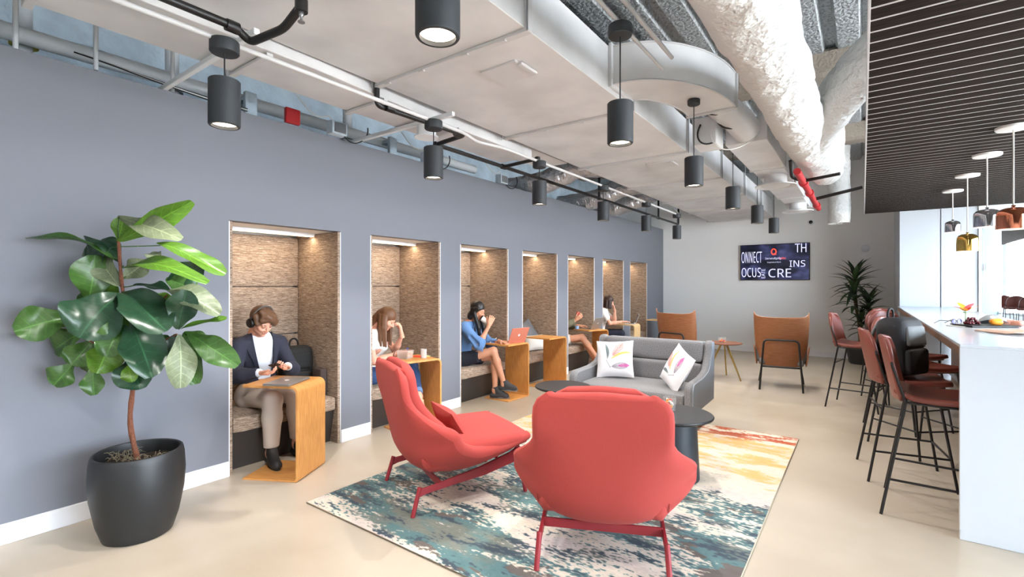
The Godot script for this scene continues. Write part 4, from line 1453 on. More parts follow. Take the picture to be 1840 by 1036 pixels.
	part("cross_bar", g, mats.crimson_metal, t)
	g = G.new()
	g.box(Vector3(0, 0.285, 0.20), Vector3(0.64, 0.045, 0.014), 0.003)
	part("cross_bar", g, mats.crimson_metal, t)
	return t

func sofa() -> void:
	var t := thing("loveseat", "grey tweed loveseat with wing sides facing the coral chairs", "sofa", Vector3(-2.03, 0, -5.30), 0.02)
	# front +z; depth 0.9, width 1.36
	var g := G.new()
	g.soft(Vector3(0, 0.345, 0.03), Vector3(1.18, 0.13, 0.80), 0.045, 12)
	part("seat_cushion", g, mats.sofa_grey, t)
	g = G.new()
	g.soft(Vector3(0, 0.505, -0.335), Vector3(1.17, 0.24, 0.15), 0.045, 12, Basis(Vector3.RIGHT, -0.10))
	part("lower_back_pad", g, mats.sofa_grey, t)
	g = G.new()
	g.soft(Vector3(0, 0.745, -0.375), Vector3(1.17, 0.25, 0.13), 0.045, 12, Basis(Vector3.RIGHT, -0.12))
	part("upper_back_pad", g, mats.sofa_grey, t)
	g = G.new()
	g.soft(Vector3(0, 0.53, -0.44), Vector3(1.27, 0.66, 0.07), 0.03, 10, Basis(Vector3.RIGHT, -0.06))
	part("back_shell", g, mats.sofa_shell, t)
	g = G.new()
	g.box(Vector3(0, 0.245, 0.0), Vector3(1.22, 0.07, 0.82), 0.02)
	part("base", g, mats.sofa_shell, t)
	for s in [-1.0, 1.0]:
		var prof := PackedVector2Array()
		var ctrl := [Vector3(-0.45, 0.21, 0), Vector3(0.36, 0.21, 0), Vector3(0.455, 0.27, 0), Vector3(0.455, 0.48, 0), Vector3(0.40, 0.53, 0), Vector3(0.0, 0.54, 0), Vector3(-0.23, 0.58, 0), Vector3(-0.32, 0.70, 0), Vector3(-0.36, 0.875, 0), Vector3(-0.49, 0.875, 0)]
		for p in bend(ctrl + [ctrl[0]], 0.07, 4): prof.append(Vector2(p.x, p.y))
		prof.remove_at(prof.size() - 1)
		g = G.new()
		g.prism(prof, Transform3D(Basis(Vector3.BACK, Vector3.UP, Vector3.LEFT), Vector3(s * 0.635, 0, 0)), 0.085, 0.022)
		part("wing_side", g, mats.sofa_grey, t)
		var inset := Geometry2D.offset_polygon(prof, -0.012)
		g = G.new()
		g.prism(inset[0], Transform3D(Basis(Vector3.BACK, Vector3.UP, Vector3.LEFT), Vector3(s * 0.676, 0, 0)), 0.012, 0.003)
		part("outer_shell", g, mats.sofa_shell, t)
		for z in [-0.33, 0.33]:
			g = G.new()
			g.tube([Vector3(s * 0.52, 0.22, z), Vector3(s * 0.56, 0.0, z * 1.1)], [0.016, 0.010], 10)
			part("leg", g, mats.gold_metal, t)
	# printed cushions
	var pm := mat("feather_print", Color(1, 1, 1), 0.9, {"tex": feather_tex(), "rim": 0.15})
	g = G.new()
	pillow(g, 0.44, 0.44, 0.15)
	var pil := single("throw_pillow", g, pm, "white feather print pillow at the left end of the grey loveseat", "pillow", "feather print pillows", Transform3D(Basis(Vector3.UP, 0.25) * Basis(Vector3.RIGHT, -0.30) * Basis(Vector3.BACK, 0.06), Vector3(-2.38, 0.625, -5.37)))
	single("throw_pillow", pil.mesh, pm, "white feather print pillow leaning on the right arm of the grey loveseat", "pillow", "feather print pillows", Transform3D(Basis(Vector3.UP, -0.75) * Basis(Vector3.RIGHT, -0.38) * Basis(Vector3.BACK, 1.25), Vector3(-1.60, 0.61, -5.20)))

func feather_tex() -> ImageTexture:
	var S := 256
	var im := Image.create(S, S, false, Image.FORMAT_RGB8)
	im.fill(Color(0.90, 0.90, 0.91))
	var dot := func(p: Vector2, r: float, c: Color, a: float):
		for yy in range(int(p.y - r), int(p.y + r) + 1):
			for xx in range(int(p.x - r), int(p.x + r) + 1):
				if xx >= 0 and yy >= 0 and xx < S and yy < S and Vector2(xx, yy).distance_to(p) <= r:
					im.set_pixel(xx, yy, im.get_pixel(xx, yy).lerp(c, a))
	var feather := func(a: Vector2, b: Vector2, w: float, c: Color, n: int, al: float, r: float):
		var d := (b - a).normalized()
		var q := Vector2(-d.y, d.x)
		for k in 60: dot.call(a.lerp(b, k / 59.0), 1.2, c, 0.8)
		for k in n:
			var s := float(k) / n
			var o := a.lerp(b, 0.12 + 0.86 * s)
			var len_ := w * sin(PI * pow(0.08 + 0.9 * s, 0.8))
			for sd in [-1.0, 1.0]:
				for j in 14: dot.call(o + (q * sd * 0.8 + d * 0.75) * len_ * j / 13.0, r, c, al)
	feather.call(Vector2(110, 120), Vector2(190, 14), 34.0, Color(0.86, 0.30, 0.22), 14, 0.85, 1.9)
	feather.call(Vector2(96, 190), Vector2(232, 176), 30.0, Color(0.42, 0.35, 0.42), 26, 0.75, 1.2)
	feather.call(Vector2(150, 184), Vector2(234, 176), 15.0, Color(0.80, 0.35, 0.62), 18, 0.5, 1.4)
	for k in 60:
		var s := k / 59.0
		dot.call(Vector2(lerpf(112, 240, s), 128 - 42 * sin(s * 1.9)), 5.0 + 4.0 * sin(s * PI), Color(0.95, 0.70, 0.36), 0.35)
		dot.call(Vector2(62 + 20 * sin(s * 2.6), lerpf(12, 150, s)), 11.0 * sin(PI * minf(1.0, s * 1.1)) + 1.0, Color(0.40, 0.45, 0.47), 0.3)
		dot.call(Vector2(lerpf(70, 100, s), lerpf(140, 196, s)), 1.5, Color(0.4, 0.42, 0.44), 0.6)
	im.flip_y()
	return ImageTexture.create_from_image(im)

func drum_table(at: Vector3, r: float, h: float, label: String) -> void:
	var t := thing("drum_table", label, "side table", at, 0, "black drum tables by the rug")
	var g := G.new()
	g.lathe([Vector2(0, h - 0.03), Vector2(r * 0.9, h - 0.03), Vector2(r - 0.004, h - 0.018), Vector2(r, h - 0.008), Vector2(r - 0.006, h), Vector2(r - 0.006, h), Vector2(0, h)], 48)
	part("table_top", g, mats.table_black, t)
	g = G.new()
	g.lathe([Vector2(0, 0), Vector2(r * 0.66, 0), Vector2(r * 0.66, 0), Vector2(r * 0.665, 0.008), Vector2(r * 0.60, h - 0.06), Vector2(r * 0.56, h - 0.031)], 40)
	part("drum_base", g, mats.table_navy, t)

func shell_chair(label: String) -> Node3D:
	# front +z; tall bent-ply back wrapping round a padded seat
	var t := thing("shell_armchair", label, "armchair", Vector3.ZERO, 0, "walnut shell armchairs")
	var g := G.new()
	shell(g, 25, 17, func(u: float, v: float):
		var s: float = u * 2.0 - 1.0
		var y: float = lerpf(0.34, 1.035, v) + 0.07 * pow(absf(s), 5.0) * v
		var w := 0.335 + 0.01 * v - 0.06 * pow(1.0 - v, 3.0)
		var a: float = s * 1.35
		return Vector3(w * sin(a) / sin(1.35), y, -0.27 - 0.10 * v + 0.17 * (1.0 - cos(a)) * (1.15 - 0.2 * v)), func(u: float, v: float): return 0.016)
	part("ply_back", g, mats.walnut, t)
	g = G.new()
	shell(g, 21, 13, func(u: float, v: float):
		var s: float = u * 2.0 - 1.0
		var a: float = s * 1.2
		return Vector3(0.30 * sin(a) / sin(1.2), lerpf(0.40, 1.01, v), -0.225 - 0.10 * v + 0.15 * (1.0 - cos(a))), func(u: float, v: float): return 0.05)
	part("back_pad", g, mats.sofa_grey, t)
	g = G.new()
	g.soft(Vector3(0, 0.395, 0.05), Vector3(0.56, 0.11, 0.56), 0.04, 8)
	part("seat_pad", g, mats.sofa_grey, t)
	for s in [-1.0, 1.0]:
		g = G.new()
		shell(g, 11, 7, func(u: float, v: float): return Vector3(s * (0.315 + 0.035 * v), lerpf(0.35, 0.62 - 0.12 * u, v), lerpf(-0.20, 0.30, u)), func(u: float, v: float): return 0.016)
		part("ply_arm", g, mats.walnut, t)
		g = G.new()
		g.tube([Vector3(s * 0.25, 0.335, 0.26), Vector3(s * 0.30, 0.0, 0.36)], 0.013, 10)
		part("leg", g, mats.black_metal, t)
	g = G.new()
	g.tube(bend([Vector3(-0.27, 0.0, -0.38), Vector3(-0.215, 0.72, -0.375), Vector3(0.215, 0.72, -0.375), Vector3(0.27, 0.0, -0.38)], 0.06, 5), 0.014, 10)
	part("rear_hoop", g, mats.black_metal, t)
	g = G.new()
	g.tube(bend([Vector3(-0.25, 0.335, 0.26), Vector3(-0.245, 0.335, -0.34), Vector3(0.245, 0.335, -0.34), Vector3(0.25, 0.335, 0.26)], 0.04, 4), 0.014, 10)
	part("seat_frame", g, mats.black_metal, t)
	return t

func sight(u: float, v: float, depth: float) -> Vector3:
	# a point of the room from its bearing and its depth, used to set out leaves and limbs
	var a := atan2(630.0, 870.0)
	var f := Vector3(-sin(a), 0, -cos(a))
	var r := Vector3(cos(a), 0, -sin(a))
	return Vector3(0, 1.5, 0) + (f + r * (u - 920.0) / 870.0 + Vector3.UP * (512.0 - v) / 870.0) * depth

func leaf_tex() -> ImageTexture:
	# midrib and side veins over a mottled blade; u runs across, v from base to tip
	var W := 96
	var H := 160
	var f := FastNoiseLite.new()
	f.seed = 5; f.frequency = 0.06
	var im := Image.create(W, H, false, Image.FORMAT_RGB8)
	for y in H:
		for x in W:
			var u := absf(x / (W - 1.0) * 2.0 - 1.0)
			var v := y / (H - 1.0)
			var c := Color(0.80, 0.84, 0.78).lerp(Color(1, 1, 1), 0.5 + 0.5 * f.get_noise_2d(x, y))
			var k := smoothstep(0.055, 0.02, u)
			var s := fposmod((v - u * 0.16) * 7.5, 1.0)
			k = maxf(k, smoothstep(0.075, 0.02, absf(s - 0.5)) * (1.0 - 0.6 * u) * 0.7)
			c = c.lerp(Color(1.0, 1.0, 0.72) * 1.0, 0.0)
			im.set_pixel(x, y, Color(c.r * (0.74 + 0.26 * k) , c.g * (0.74 + 0.26 * k), c.b * (0.74 + 0.26 * k)))
	return ImageTexture.create_from_image(im)

func leaf(base: Vector3, tip: Vector3, width: float, nrm: Vector3, fold: float, droop: float, wave: float, taper := 0.0) -> G:
	var g := G.new()
	var d := tip - base
	var L := d.length()
	d /= L
	var s := d.cross(nrm).normalized()
	var n := s.cross(d).normalized()
	var nu := 9
	var nv := 13
	var ph := rng.randf() * TAU
	var p := []
	for a in nu:
		var x := 2.0 * a / (nu - 1) - 1.0
		for b in nv:
			var t := float(b) / (nv - 1)
			var w: float
			if taper > 0.0: w = pow(sin(PI * pow(t, 0.72)), 0.9) + 0.03
			else: w = 0.06 + 0.94 * pow(maxf(0.0, sin(PI * pow(clampf(t * 0.96 + 0.01, 0, 1), 1.22))), 0.62) * (0.62 + 0.38 * smoothstep(0.15, 0.65, t))
			var hw := width * 0.5 * w
			var z := fold * absf(x) * hw * 1.1 - droop * L * (t * t - t * 0.55) + wave * sin(t * 9.0 + ph + x * 1.5) * hw * 0.28 * absf(x) + wave * 0.03 * L * sin(t * 5.0 + ph)
			p.append(base + d * (t * L) + s * (x * hw) + n * z)
	g.grid(p, nu, nv, false, false, false)
	return g

func build_plants() -> void:
	var lt := leaf_tex()
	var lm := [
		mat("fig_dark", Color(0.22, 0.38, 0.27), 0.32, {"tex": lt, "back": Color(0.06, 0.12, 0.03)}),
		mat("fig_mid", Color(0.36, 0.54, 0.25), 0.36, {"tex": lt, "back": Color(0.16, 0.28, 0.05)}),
		mat("fig_light", Color(0.50, 0.70, 0.24), 0.40, {"tex": lt, "back": Color(0.30, 0.48, 0.08)}),  # light shining through the blade, put into a brighter yellow-green
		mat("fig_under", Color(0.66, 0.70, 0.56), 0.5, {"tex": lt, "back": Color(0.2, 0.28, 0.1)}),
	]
	var px := Vector3(-3.56, 0, -1.05)
	# ---- tapered black pot
	var pot := thing("planter_pot", "large matte black tapered planter holding the fig tree by grey wall", "planter", px)
	var g := G.new()
	g.lathe([Vector2(0, 0.0), Vector2(0.165, 0.0), Vector2(0.165, 0.0), Vector2(0.176, 0.008), Vector2(0.205, 0.10), Vector2(0.232, 0.25), Vector2(0.240, 0.36), Vector2(0.234, 0.46), Vector2(0.226, 0.497), Vector2(0.218, 0.503), Vector2(0.208, 0.497), Vector2(0.206, 0.40)], 64)
	part("pot_body", g, mats.pot_black, pot)
	g = G.new()
	var f := FastNoiseLite.new()
	f.frequency = 14.0
	var q := []
	for a in 9:
		for b in 28:
			var r := 0.215 * a / 8.0
			var an := TAU * b / 28
			q.append(Vector3(r * cos(an), 0.425 + 0.02 * f.get_noise_2d(r * cos(an), r * sin(an)), -r * sin(an)))
	g.grid(q, 9, 28, false, true, false)
	part("soil", g, mats.soil, pot)
	for k in 2:
		var mg := G.new()
		for j in 70:
			var c := Vector3([-0.09, 0.08][k], 0.43, [0.03, -0.05][k])
			var a := c + Vector3(rng.randf_range(-0.08, 0.08), rng.randf_range(-0.005, 0.03), rng.randf_range(-0.07, 0.07))
			var b := a + Vector3(rng.randf_range(-0.04, 0.04), rng.randf_range(0.0, 0.03), rng.randf_range(-0.04, 0.04))
			mg.tube([a, (a + b) / 2 + Vector3(0, 0.012, 0), b], 0.0016, 4, false)
		var mo := part("moss", mg, mats.moss, pot)
		mo.set_meta("kind", "stuff")
	# ---- fiddle-leaf fig
	var t := thing("fig_tree", "fiddle-leaf fig tree with big glossy leaves growing in the black planter", "plant", px + Vector3(0, 0.42, 0))
	var dp := 2.93
	var o := t.position
	var trunk := [o, sight(234, 760, 2.925), sight(239, 690, 2.92), sight(236, 640, 2.92), sight(226, 560, 2.92), sight(218, 500, 2.92), sight(213, 430, 2.92)].map(func(p): return p - o)
	g = G.new()
	var cv := []
	for k in trunk.size() - 1:
		for j in 4: cv.append(trunk[k].cubic_interpolate(trunk[k + 1], trunk[maxi(k - 1, 0)], trunk[mini(k + 2, trunk.size() - 1)], j / 4.0))
	cv.append(trunk[-1])
	var rr := []
	for k in cv.size(): rr.append(lerpf(0.0155, 0.008, float(k) / cv.size()) * (1.0 + 0.12 * sin(k * 2.3)))
	g.tube(cv, rr, 10)
	part("trunk", g, mats.bark, t)
	for br in [[[232, 640], [280, 618], [318, 600]], [[228, 590], [285, 545], [300, 530]], [[236, 650], [200, 628], [160, 612]], [[222, 560], [165, 555], [140, 562]]]:
		g = G.new()
		var pts := []
		for e in br: pts.append(sight(e[0], e[1], dp - 0.02) - o)
		g.tube(pts, [0.008, 0.006, 0.005], 8)
		part("branch", g, mats.bark, t)
	# each leaf: base, tip (bearings), width, depth of base and tip, tilt of the face, material
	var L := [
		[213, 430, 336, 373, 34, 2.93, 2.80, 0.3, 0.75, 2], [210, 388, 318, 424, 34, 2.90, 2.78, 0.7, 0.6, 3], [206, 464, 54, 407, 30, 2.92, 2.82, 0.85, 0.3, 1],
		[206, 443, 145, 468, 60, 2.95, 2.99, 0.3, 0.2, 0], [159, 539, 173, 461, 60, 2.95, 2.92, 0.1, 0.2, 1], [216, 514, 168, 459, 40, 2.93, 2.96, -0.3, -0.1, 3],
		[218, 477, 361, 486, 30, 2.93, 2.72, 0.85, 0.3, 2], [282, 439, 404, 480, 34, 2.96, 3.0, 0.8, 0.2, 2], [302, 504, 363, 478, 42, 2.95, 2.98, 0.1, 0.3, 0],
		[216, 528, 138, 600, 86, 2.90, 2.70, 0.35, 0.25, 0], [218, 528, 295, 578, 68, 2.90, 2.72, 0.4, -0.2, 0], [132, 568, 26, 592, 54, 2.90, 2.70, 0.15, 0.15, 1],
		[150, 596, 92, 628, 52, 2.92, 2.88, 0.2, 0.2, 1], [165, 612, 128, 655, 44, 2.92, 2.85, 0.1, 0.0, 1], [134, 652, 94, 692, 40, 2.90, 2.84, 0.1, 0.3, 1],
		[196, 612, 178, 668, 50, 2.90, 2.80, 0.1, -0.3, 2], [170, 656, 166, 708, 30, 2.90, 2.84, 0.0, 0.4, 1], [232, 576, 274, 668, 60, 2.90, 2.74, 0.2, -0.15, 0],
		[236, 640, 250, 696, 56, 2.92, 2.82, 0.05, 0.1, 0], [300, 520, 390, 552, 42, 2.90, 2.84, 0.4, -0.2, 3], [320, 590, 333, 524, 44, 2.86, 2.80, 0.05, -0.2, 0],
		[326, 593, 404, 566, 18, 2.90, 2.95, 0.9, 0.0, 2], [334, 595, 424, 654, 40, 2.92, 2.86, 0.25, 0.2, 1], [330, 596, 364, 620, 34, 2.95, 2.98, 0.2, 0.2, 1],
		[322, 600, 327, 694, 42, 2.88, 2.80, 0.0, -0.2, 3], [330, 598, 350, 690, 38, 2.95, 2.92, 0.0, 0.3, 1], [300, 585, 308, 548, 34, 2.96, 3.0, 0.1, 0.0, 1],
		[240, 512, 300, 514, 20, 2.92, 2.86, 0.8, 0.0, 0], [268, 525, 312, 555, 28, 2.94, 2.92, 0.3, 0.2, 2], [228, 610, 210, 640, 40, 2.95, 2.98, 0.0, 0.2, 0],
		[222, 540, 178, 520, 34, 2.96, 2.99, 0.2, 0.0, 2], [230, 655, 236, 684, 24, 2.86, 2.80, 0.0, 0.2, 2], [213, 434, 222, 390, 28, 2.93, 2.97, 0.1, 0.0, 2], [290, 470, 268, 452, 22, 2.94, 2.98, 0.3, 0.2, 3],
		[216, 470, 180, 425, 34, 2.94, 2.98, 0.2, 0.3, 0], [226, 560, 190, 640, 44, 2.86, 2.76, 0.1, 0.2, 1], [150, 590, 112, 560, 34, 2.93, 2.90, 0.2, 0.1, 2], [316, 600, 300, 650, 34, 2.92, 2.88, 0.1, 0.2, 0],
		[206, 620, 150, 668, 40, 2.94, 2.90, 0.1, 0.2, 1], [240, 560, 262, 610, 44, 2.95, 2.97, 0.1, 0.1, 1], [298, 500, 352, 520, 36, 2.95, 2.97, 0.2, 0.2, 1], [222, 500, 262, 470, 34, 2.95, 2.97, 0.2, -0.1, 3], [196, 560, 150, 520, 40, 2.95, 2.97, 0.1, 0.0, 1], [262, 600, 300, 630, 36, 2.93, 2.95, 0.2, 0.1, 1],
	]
	for e in L:
		var b := sight(e[0], e[1], e[5])
		var tp := sight(e[2], e[3], e[6])
		var toward := (Vector3(0, 1.5, 0) - b).normalized()
		var d := (tp - b).normalized()
		var n: Vector3 = (toward * (1.0 - 0.72 * absf(e[7])) + Vector3.UP * e[7] * 0.72).normalized()
		n = n.rotated(d, e[8] * 0.9)
		var w: float = e[4] * 3.4 / 870.0
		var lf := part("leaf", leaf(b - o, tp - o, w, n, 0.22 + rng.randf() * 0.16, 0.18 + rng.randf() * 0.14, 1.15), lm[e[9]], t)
		g = G.new()
		# petiole back to the nearest piece of stem
		var near: Vector3 = cv[0]
		for c in cv:
			if c.distance_to(b - o) < near.distance_to(b - o): near = c
		if near.distance_to(b - o) < 0.24:
			g.tube([near, (near + b - o) / 2 - Vector3(0, 0.004, 0), b - o + d * 0.02], 0.0034, 6, false)
			part("petiole", g, lm[1], lf)
	# ---- dracaena by the far wall
	var dz := Vector3(0.0, 0, -11.42)
	var p2 := thing("planter_pot", "dark grey round planter on the floor behind the pulled out bar stool", "planter", dz)
	g = G.new()
	g.lathe([Vector2(0, 0), Vector2(0.20, 0), Vector2(0.20, 0), Vector2(0.22, 0.02), Vector2(0.26, 0.25), Vector2(0.265, 0.40), Vector2(0.255, 0.405), Vector2(0.25, 0.36), Vector2(0, 0.36)], 40)
	part("pot_body", g, mats.pot_black, p2)
	var dr := thing("dracaena_plant", "tall dracaena with narrow dark leaves in the corner near the bar", "plant", dz + Vector3(0, 0.36, 0))
	var dm := [mat("dracaena_dark", Color(0.15, 0.24, 0.15), 0.4), mat("dracaena_mid", Color(0.25, 0.36, 0.21), 0.4)]
	for c in [[Vector3(-0.05, 0, 0), Vector3(-0.12, 1.30, 0.05), 1.0, 34], [Vector3(0.05, 0, 0.03), Vector3(0.10, 0.82, 0.1), 0.75, 26], [Vector3(0.0, 0, -0.04), Vector3(-0.02, 0.52, 0.1), 0.62, 18], [Vector3(-0.03, 0, -0.02), Vector3(-0.13, 0.98, 0.06), 0.85, 22]]:
		g = G.new()
		g.tube(bez(c[0], c[0] + Vector3(0, 0.4, 0), c[1] - Vector3(0, 0.3, 0), c[1], 10), 0.017, 8)
		part("cane", g, mat("cane", Color(0.42, 0.37, 0.28), 0.85), dr)
		for k in c[3]:
			var az: float = k * 2.4 + rng.randf() * 0.5
			var el: float = lerpf(1.25, -0.45, float(k) / c[3]) + rng.randf_range(-0.15, 0.15)
			var dir := Vector3(cos(az) * cos(el), sin(el), sin(az) * cos(el))
			var len_: float = rng.randf_range(0.34, 0.46) * c[2] + 0.06
			var b: Vector3 = c[1] - Vector3(0, 0.28 * k / float(c[3]), 0)
			var up := (Vector3.UP - dir * dir.y).normalized() if absf(dir.y) < 0.95 else Vector3.RIGHT
			part("leaf", leaf(b, b + dir * len_, 0.075, up, 0.3, 0.4, 0.1, 1.0), dm[k % 2], dr)

# ---------------------------------------------------------------- people
func hand(curl: float, spread := 0.06, thumb := 0.5) -> G:
	# wrist at the origin, fingers along +z, palm facing -y, thumb on the +x side
	var f := Field.new(Vector3(-0.075, -0.10, -0.045), Vector3(0.095, 0.045, 0.205), 0.0042)
	f.bone(Vector3(0, 0, -0.04), Vector3(0, 0, 0.01), 0.026, 0.024, 0.012)
	for k in 4:
		var x := 0.030 - 0.0195 * k
		f.bone(Vector3(x * 0.55, 0, 0.008), Vector3(x, 0.002, 0.082), 0.0165, 0.0125, 0.008)
	f.bone(Vector3(0.018, -0.008, 0.015), Vector3(0.024, -0.008, 0.045), 0.016, 0.013, 0.008)
	var lens := [0.072, 0.081, 0.075, 0.058]
	for k in 4:
		var x := 0.030 - 0.0195 * k
		var p := Vector3(x, 0.001, 0.082)
		var a := curl * 0.35 + 0.05 * k * curl
		var yaw := (1.5 - k) * spread
		for j in 3:
			var l: float = lens[k] * [0.44, 0.31, 0.25][j]
			var q := p + Vector3(sin(yaw) * cos(a), -sin(a), cos(yaw) * cos(a)) * l
			f.bone(p, q, 0.0098 - j * 0.0008, 0.0092 - j * 0.0009, 0.003)
			p = q
			a += curl * 0.85
	var tp := Vector3(0.026, -0.006, 0.022)
	var td := Vector3(sin(0.9 * (1.0 - thumb * 0.5)), -0.35 * curl - 0.1, cos(0.75 * (1.0 - thumb * 0.4))).normalized()
	var t1 := tp + td * 0.042
	var t2 := t1 + (td + Vector3(-0.25 * thumb, -0.15 * curl, 0.35)).normalized() * 0.030
	var t3 := t2 + (td + Vector3(-0.55 * thumb, -0.3 * curl, 0.6)).normalized() * 0.024
	f.bone(tp, t1, 0.0145, 0.0115, 0.006); f.bone(t1, t2, 0.0112, 0.010, 0.003); f.bone(t2, t3, 0.010, 0.0085, 0.003)
	var g := G.new()
	f.emit(g)
	return g

func head_skin(woman: bool) -> G:
	# centre of the head at the origin, face along +z
	var f := Field.new(Vector3(-0.11, -0.16, -0.13), Vector3(0.11, 0.15, 0.15), 0.0055)
	var s := 0.95 if woman else 1.0
	f.ell(Vector3(0, 0.032, -0.018), Vector3(0.077, 0.092, 0.096) * s, 0.02)
	f.ell(Vector3(0, -0.022, 0.026), Vector3(0.061, 0.080, 0.066) * s, 0.025)
	f.bone(Vector3(-0.036, -0.060, 0.02) * s, Vector3(0, -0.092, 0.068) * s, 0.024, 0.017, 0.02)
	f.bone(Vector3(0.036, -0.060, 0.02) * s, Vector3(0, -0.092, 0.068) * s, 0.024, 0.017, 0.02)
	f.bone(Vector3(-0.04, 0.020, 0.076) * s, Vector3(0.04, 0.020, 0.076) * s, 0.010, 0.010, 0.012)      # brow
	f.bone(Vector3(0, 0.012, 0.086) * s, Vector3(0, -0.026, 0.108) * s, 0.008, 0.0115, 0.008)            # nose
	f.bone(Vector3(-0.010, -0.030, 0.096) * s, Vector3(0.010, -0.030, 0.096) * s, 0.009, 0.009, 0.006)
	f.bone(Vector3(-0.042, -0.022, 0.062) * s, Vector3(-0.03, -0.03, 0.074) * s, 0.018, 0.014, 0.016)    # cheeks
	f.bone(Vector3(0.042, -0.022, 0.062) * s, Vector3(0.03, -0.03, 0.074) * s, 0.018, 0.014, 0.016)
	for x in [-1.0, 1.0]:
		f.ell(Vector3(x * 0.031, 0.001, 0.088) * s, Vector3(0.016, 0.011, 0.012), 0.006, Basis.IDENTITY, true)  # eye sockets
		f.ell(Vector3(x * 0.031, 0.001, 0.076) * s, Vector3(0.015, 0.012, 0.011), 0.004)                      # lids
		f.ell(Vector3(x * 0.079, -0.008, -0.004) * s, Vector3(0.010, 0.030, 0.019), 0.006)                    # ears
	f.bone(Vector3(-0.017, -0.056, 0.086) * s, Vector3(0.017, -0.056, 0.086) * s, 0.0065, 0.0065, 0.004)   # lips
	f.bone(Vector3(-0.013, -0.067, 0.085) * s, Vector3(0.013, -0.067, 0.085) * s, 0.007, 0.007, 0.004)
	f.bone(Vector3(0, -0.05, -0.02), Vector3(0, -0.155, -0.035), 0.050 * s, 0.052 * s, 0.03)
	var g := G.new()
	f.emit(g)
	return g

func box_of(b: Array, m: float) -> Array:
	var lo := Vector3(1e9, 1e9, 1e9)
	var hi := -lo
	for e in b:
		lo = lo.min(e[0]).min(e[1]); hi = hi.max(e[0]).max(e[1])
	return [lo - Vector3(m, m, m), hi + Vector3(m, m, m)]

func cloth(bones: Array, grow: float, cell: float, k: float, cuts := [], ells := [], subs := []) -> G:
	var bb := box_of(bones, 0.30 if ells.size() else 0.17)
	var f := Field.new(bb[0], bb[1], cell)
	for e in ells: f.ell(e[0], e[1] + Vector3(grow, grow, grow), k, e[2])
	for e in bones: f.bone(e[0], e[1], e[2] + grow, e[3] + grow, k)
	for e in subs: f.bone(e[0], e[1], e[2], e[3], 0.01, true)
	for e in cuts: f.cut(e[0], e[1])
	var g := G.new()
	f.emit(g)
	return g

func limb_bones(J: Dictionary, s: String, w := 1.0) -> Dictionary:
	return {
		"upper": [[J["sh" + s], J["el" + s], 0.047 * w, 0.038 * w]],
		"fore": [[J["el" + s], J["el" + s].lerp(J["wr" + s], 0.35), 0.038 * w, 0.040 * w], [J["el" + s].lerp(J["wr" + s], 0.35), J["wr" + s], 0.040 * w, 0.025 * w]],
		"thigh": [[J["hip" + s], J["kn" + s], 0.082 * w, 0.056 * w]],
		"shin": [[J["kn" + s], J["kn" + s].lerp(J["an" + s], 0.32), 0.054 * w, 0.056 * w], [J["kn" + s].lerp(J["an" + s], 0.32), J["an" + s], 0.056 * w, 0.036 * w]],
	}

func shoe_mesh(an: Vector3, toe: Vector3, floor_y: float, high: float) -> Array:
	var fw := (toe - an)
	fw.y = 0
	var L := fw.length()
	fw /= L
	var sd := Vector3.UP.cross(fw)
	var heel := Vector3(an.x, floor_y + 0.035, an.z) - fw * 0.035
	var tp := Vector3(toe.x, floor_y + 0.028, toe.z)
	var bb := box_of([[heel, tp], [an + Vector3(0, high, 0), tp]], 0.08)
	var f := Field.new(bb[0], bb[1], 0.0075)
	f.bone(heel, tp, 0.034, 0.030, 0.02)
	f.bone(heel + sd * 0.012, tp + sd * 0.012 - fw * 0.015, 0.032, 0.031, 0.015)
	f.bone(heel - sd * 0.012, tp - sd * 0.012 - fw * 0.02, 0.032, 0.031, 0.015)
	f.bone(an + Vector3(0, high, 0), an + Vector3(0, -0.02, 0) + fw * 0.05, 0.042, 0.036, 0.03)
	f.bone(an + Vector3(0, -0.012, 0) + fw * 0.02, tp + Vector3(0, 0.014, 0) - fw * 0.02, 0.045, 0.030, 0.02)
	f.cut(Vector3(0, floor_y + 0.012, 0), Vector3.DOWN)
	f.cut(an + Vector3(0, high, 0), (Vector3.UP - fw * 0.3).normalized())
	var g := G.new()
	f.emit(g)
	var sole := G.new()
	var ring := []
	for k in 20:
		var a := TAU * k / 20
		var c := heel.lerp(tp, 0.5)
		ring.append(Vector3(c.x, floor_y + 0.007, c.z) + fw * cos(a) * (L * 0.5 + 0.052) + sd * sin(a) * (0.043 if cos(a) > -0.2 else 0.037))
	var low := ring.map(func(p): return Vector3(p.x, floor_y + 0.001, p.z))
	var top := ring.map(func(p): return Vector3(p.x, floor_y + 0.02, p.z))
	sole.grid(low + top, 2, 20, false, true, true)
	for k in range(1, 19):
		sole.tri(top[0], top[k], top[k + 1]); sole.tri(low[0], low[k + 1], low[k])
	return [g, sole]

func put_head(J: Dictionary) -> Transform3D:
	var z: Vector3 = J.face.normalized()
	var x: Vector3 = J.get("crown", Vector3.UP).cross(z).normalized()
	return Transform3D(Basis(x, z.cross(x), z), J.head)

func put_hand(wr: Vector3, dir: Vector3, palm: Vector3, right: bool) -> Transform3D:
	# palm: direction the palm faces
	var z := dir.normalized()
	var y := -(palm - z * palm.dot(z)).normalized()
	var x := y.cross(z)
	# the thumb of a right hand lies on its left when the palm faces down and fingers point away
	var b := Basis(x, y, z)
	if not right: b = Basis(-x, y, z)
	return Transform3D(b, wr + z * 0.01)

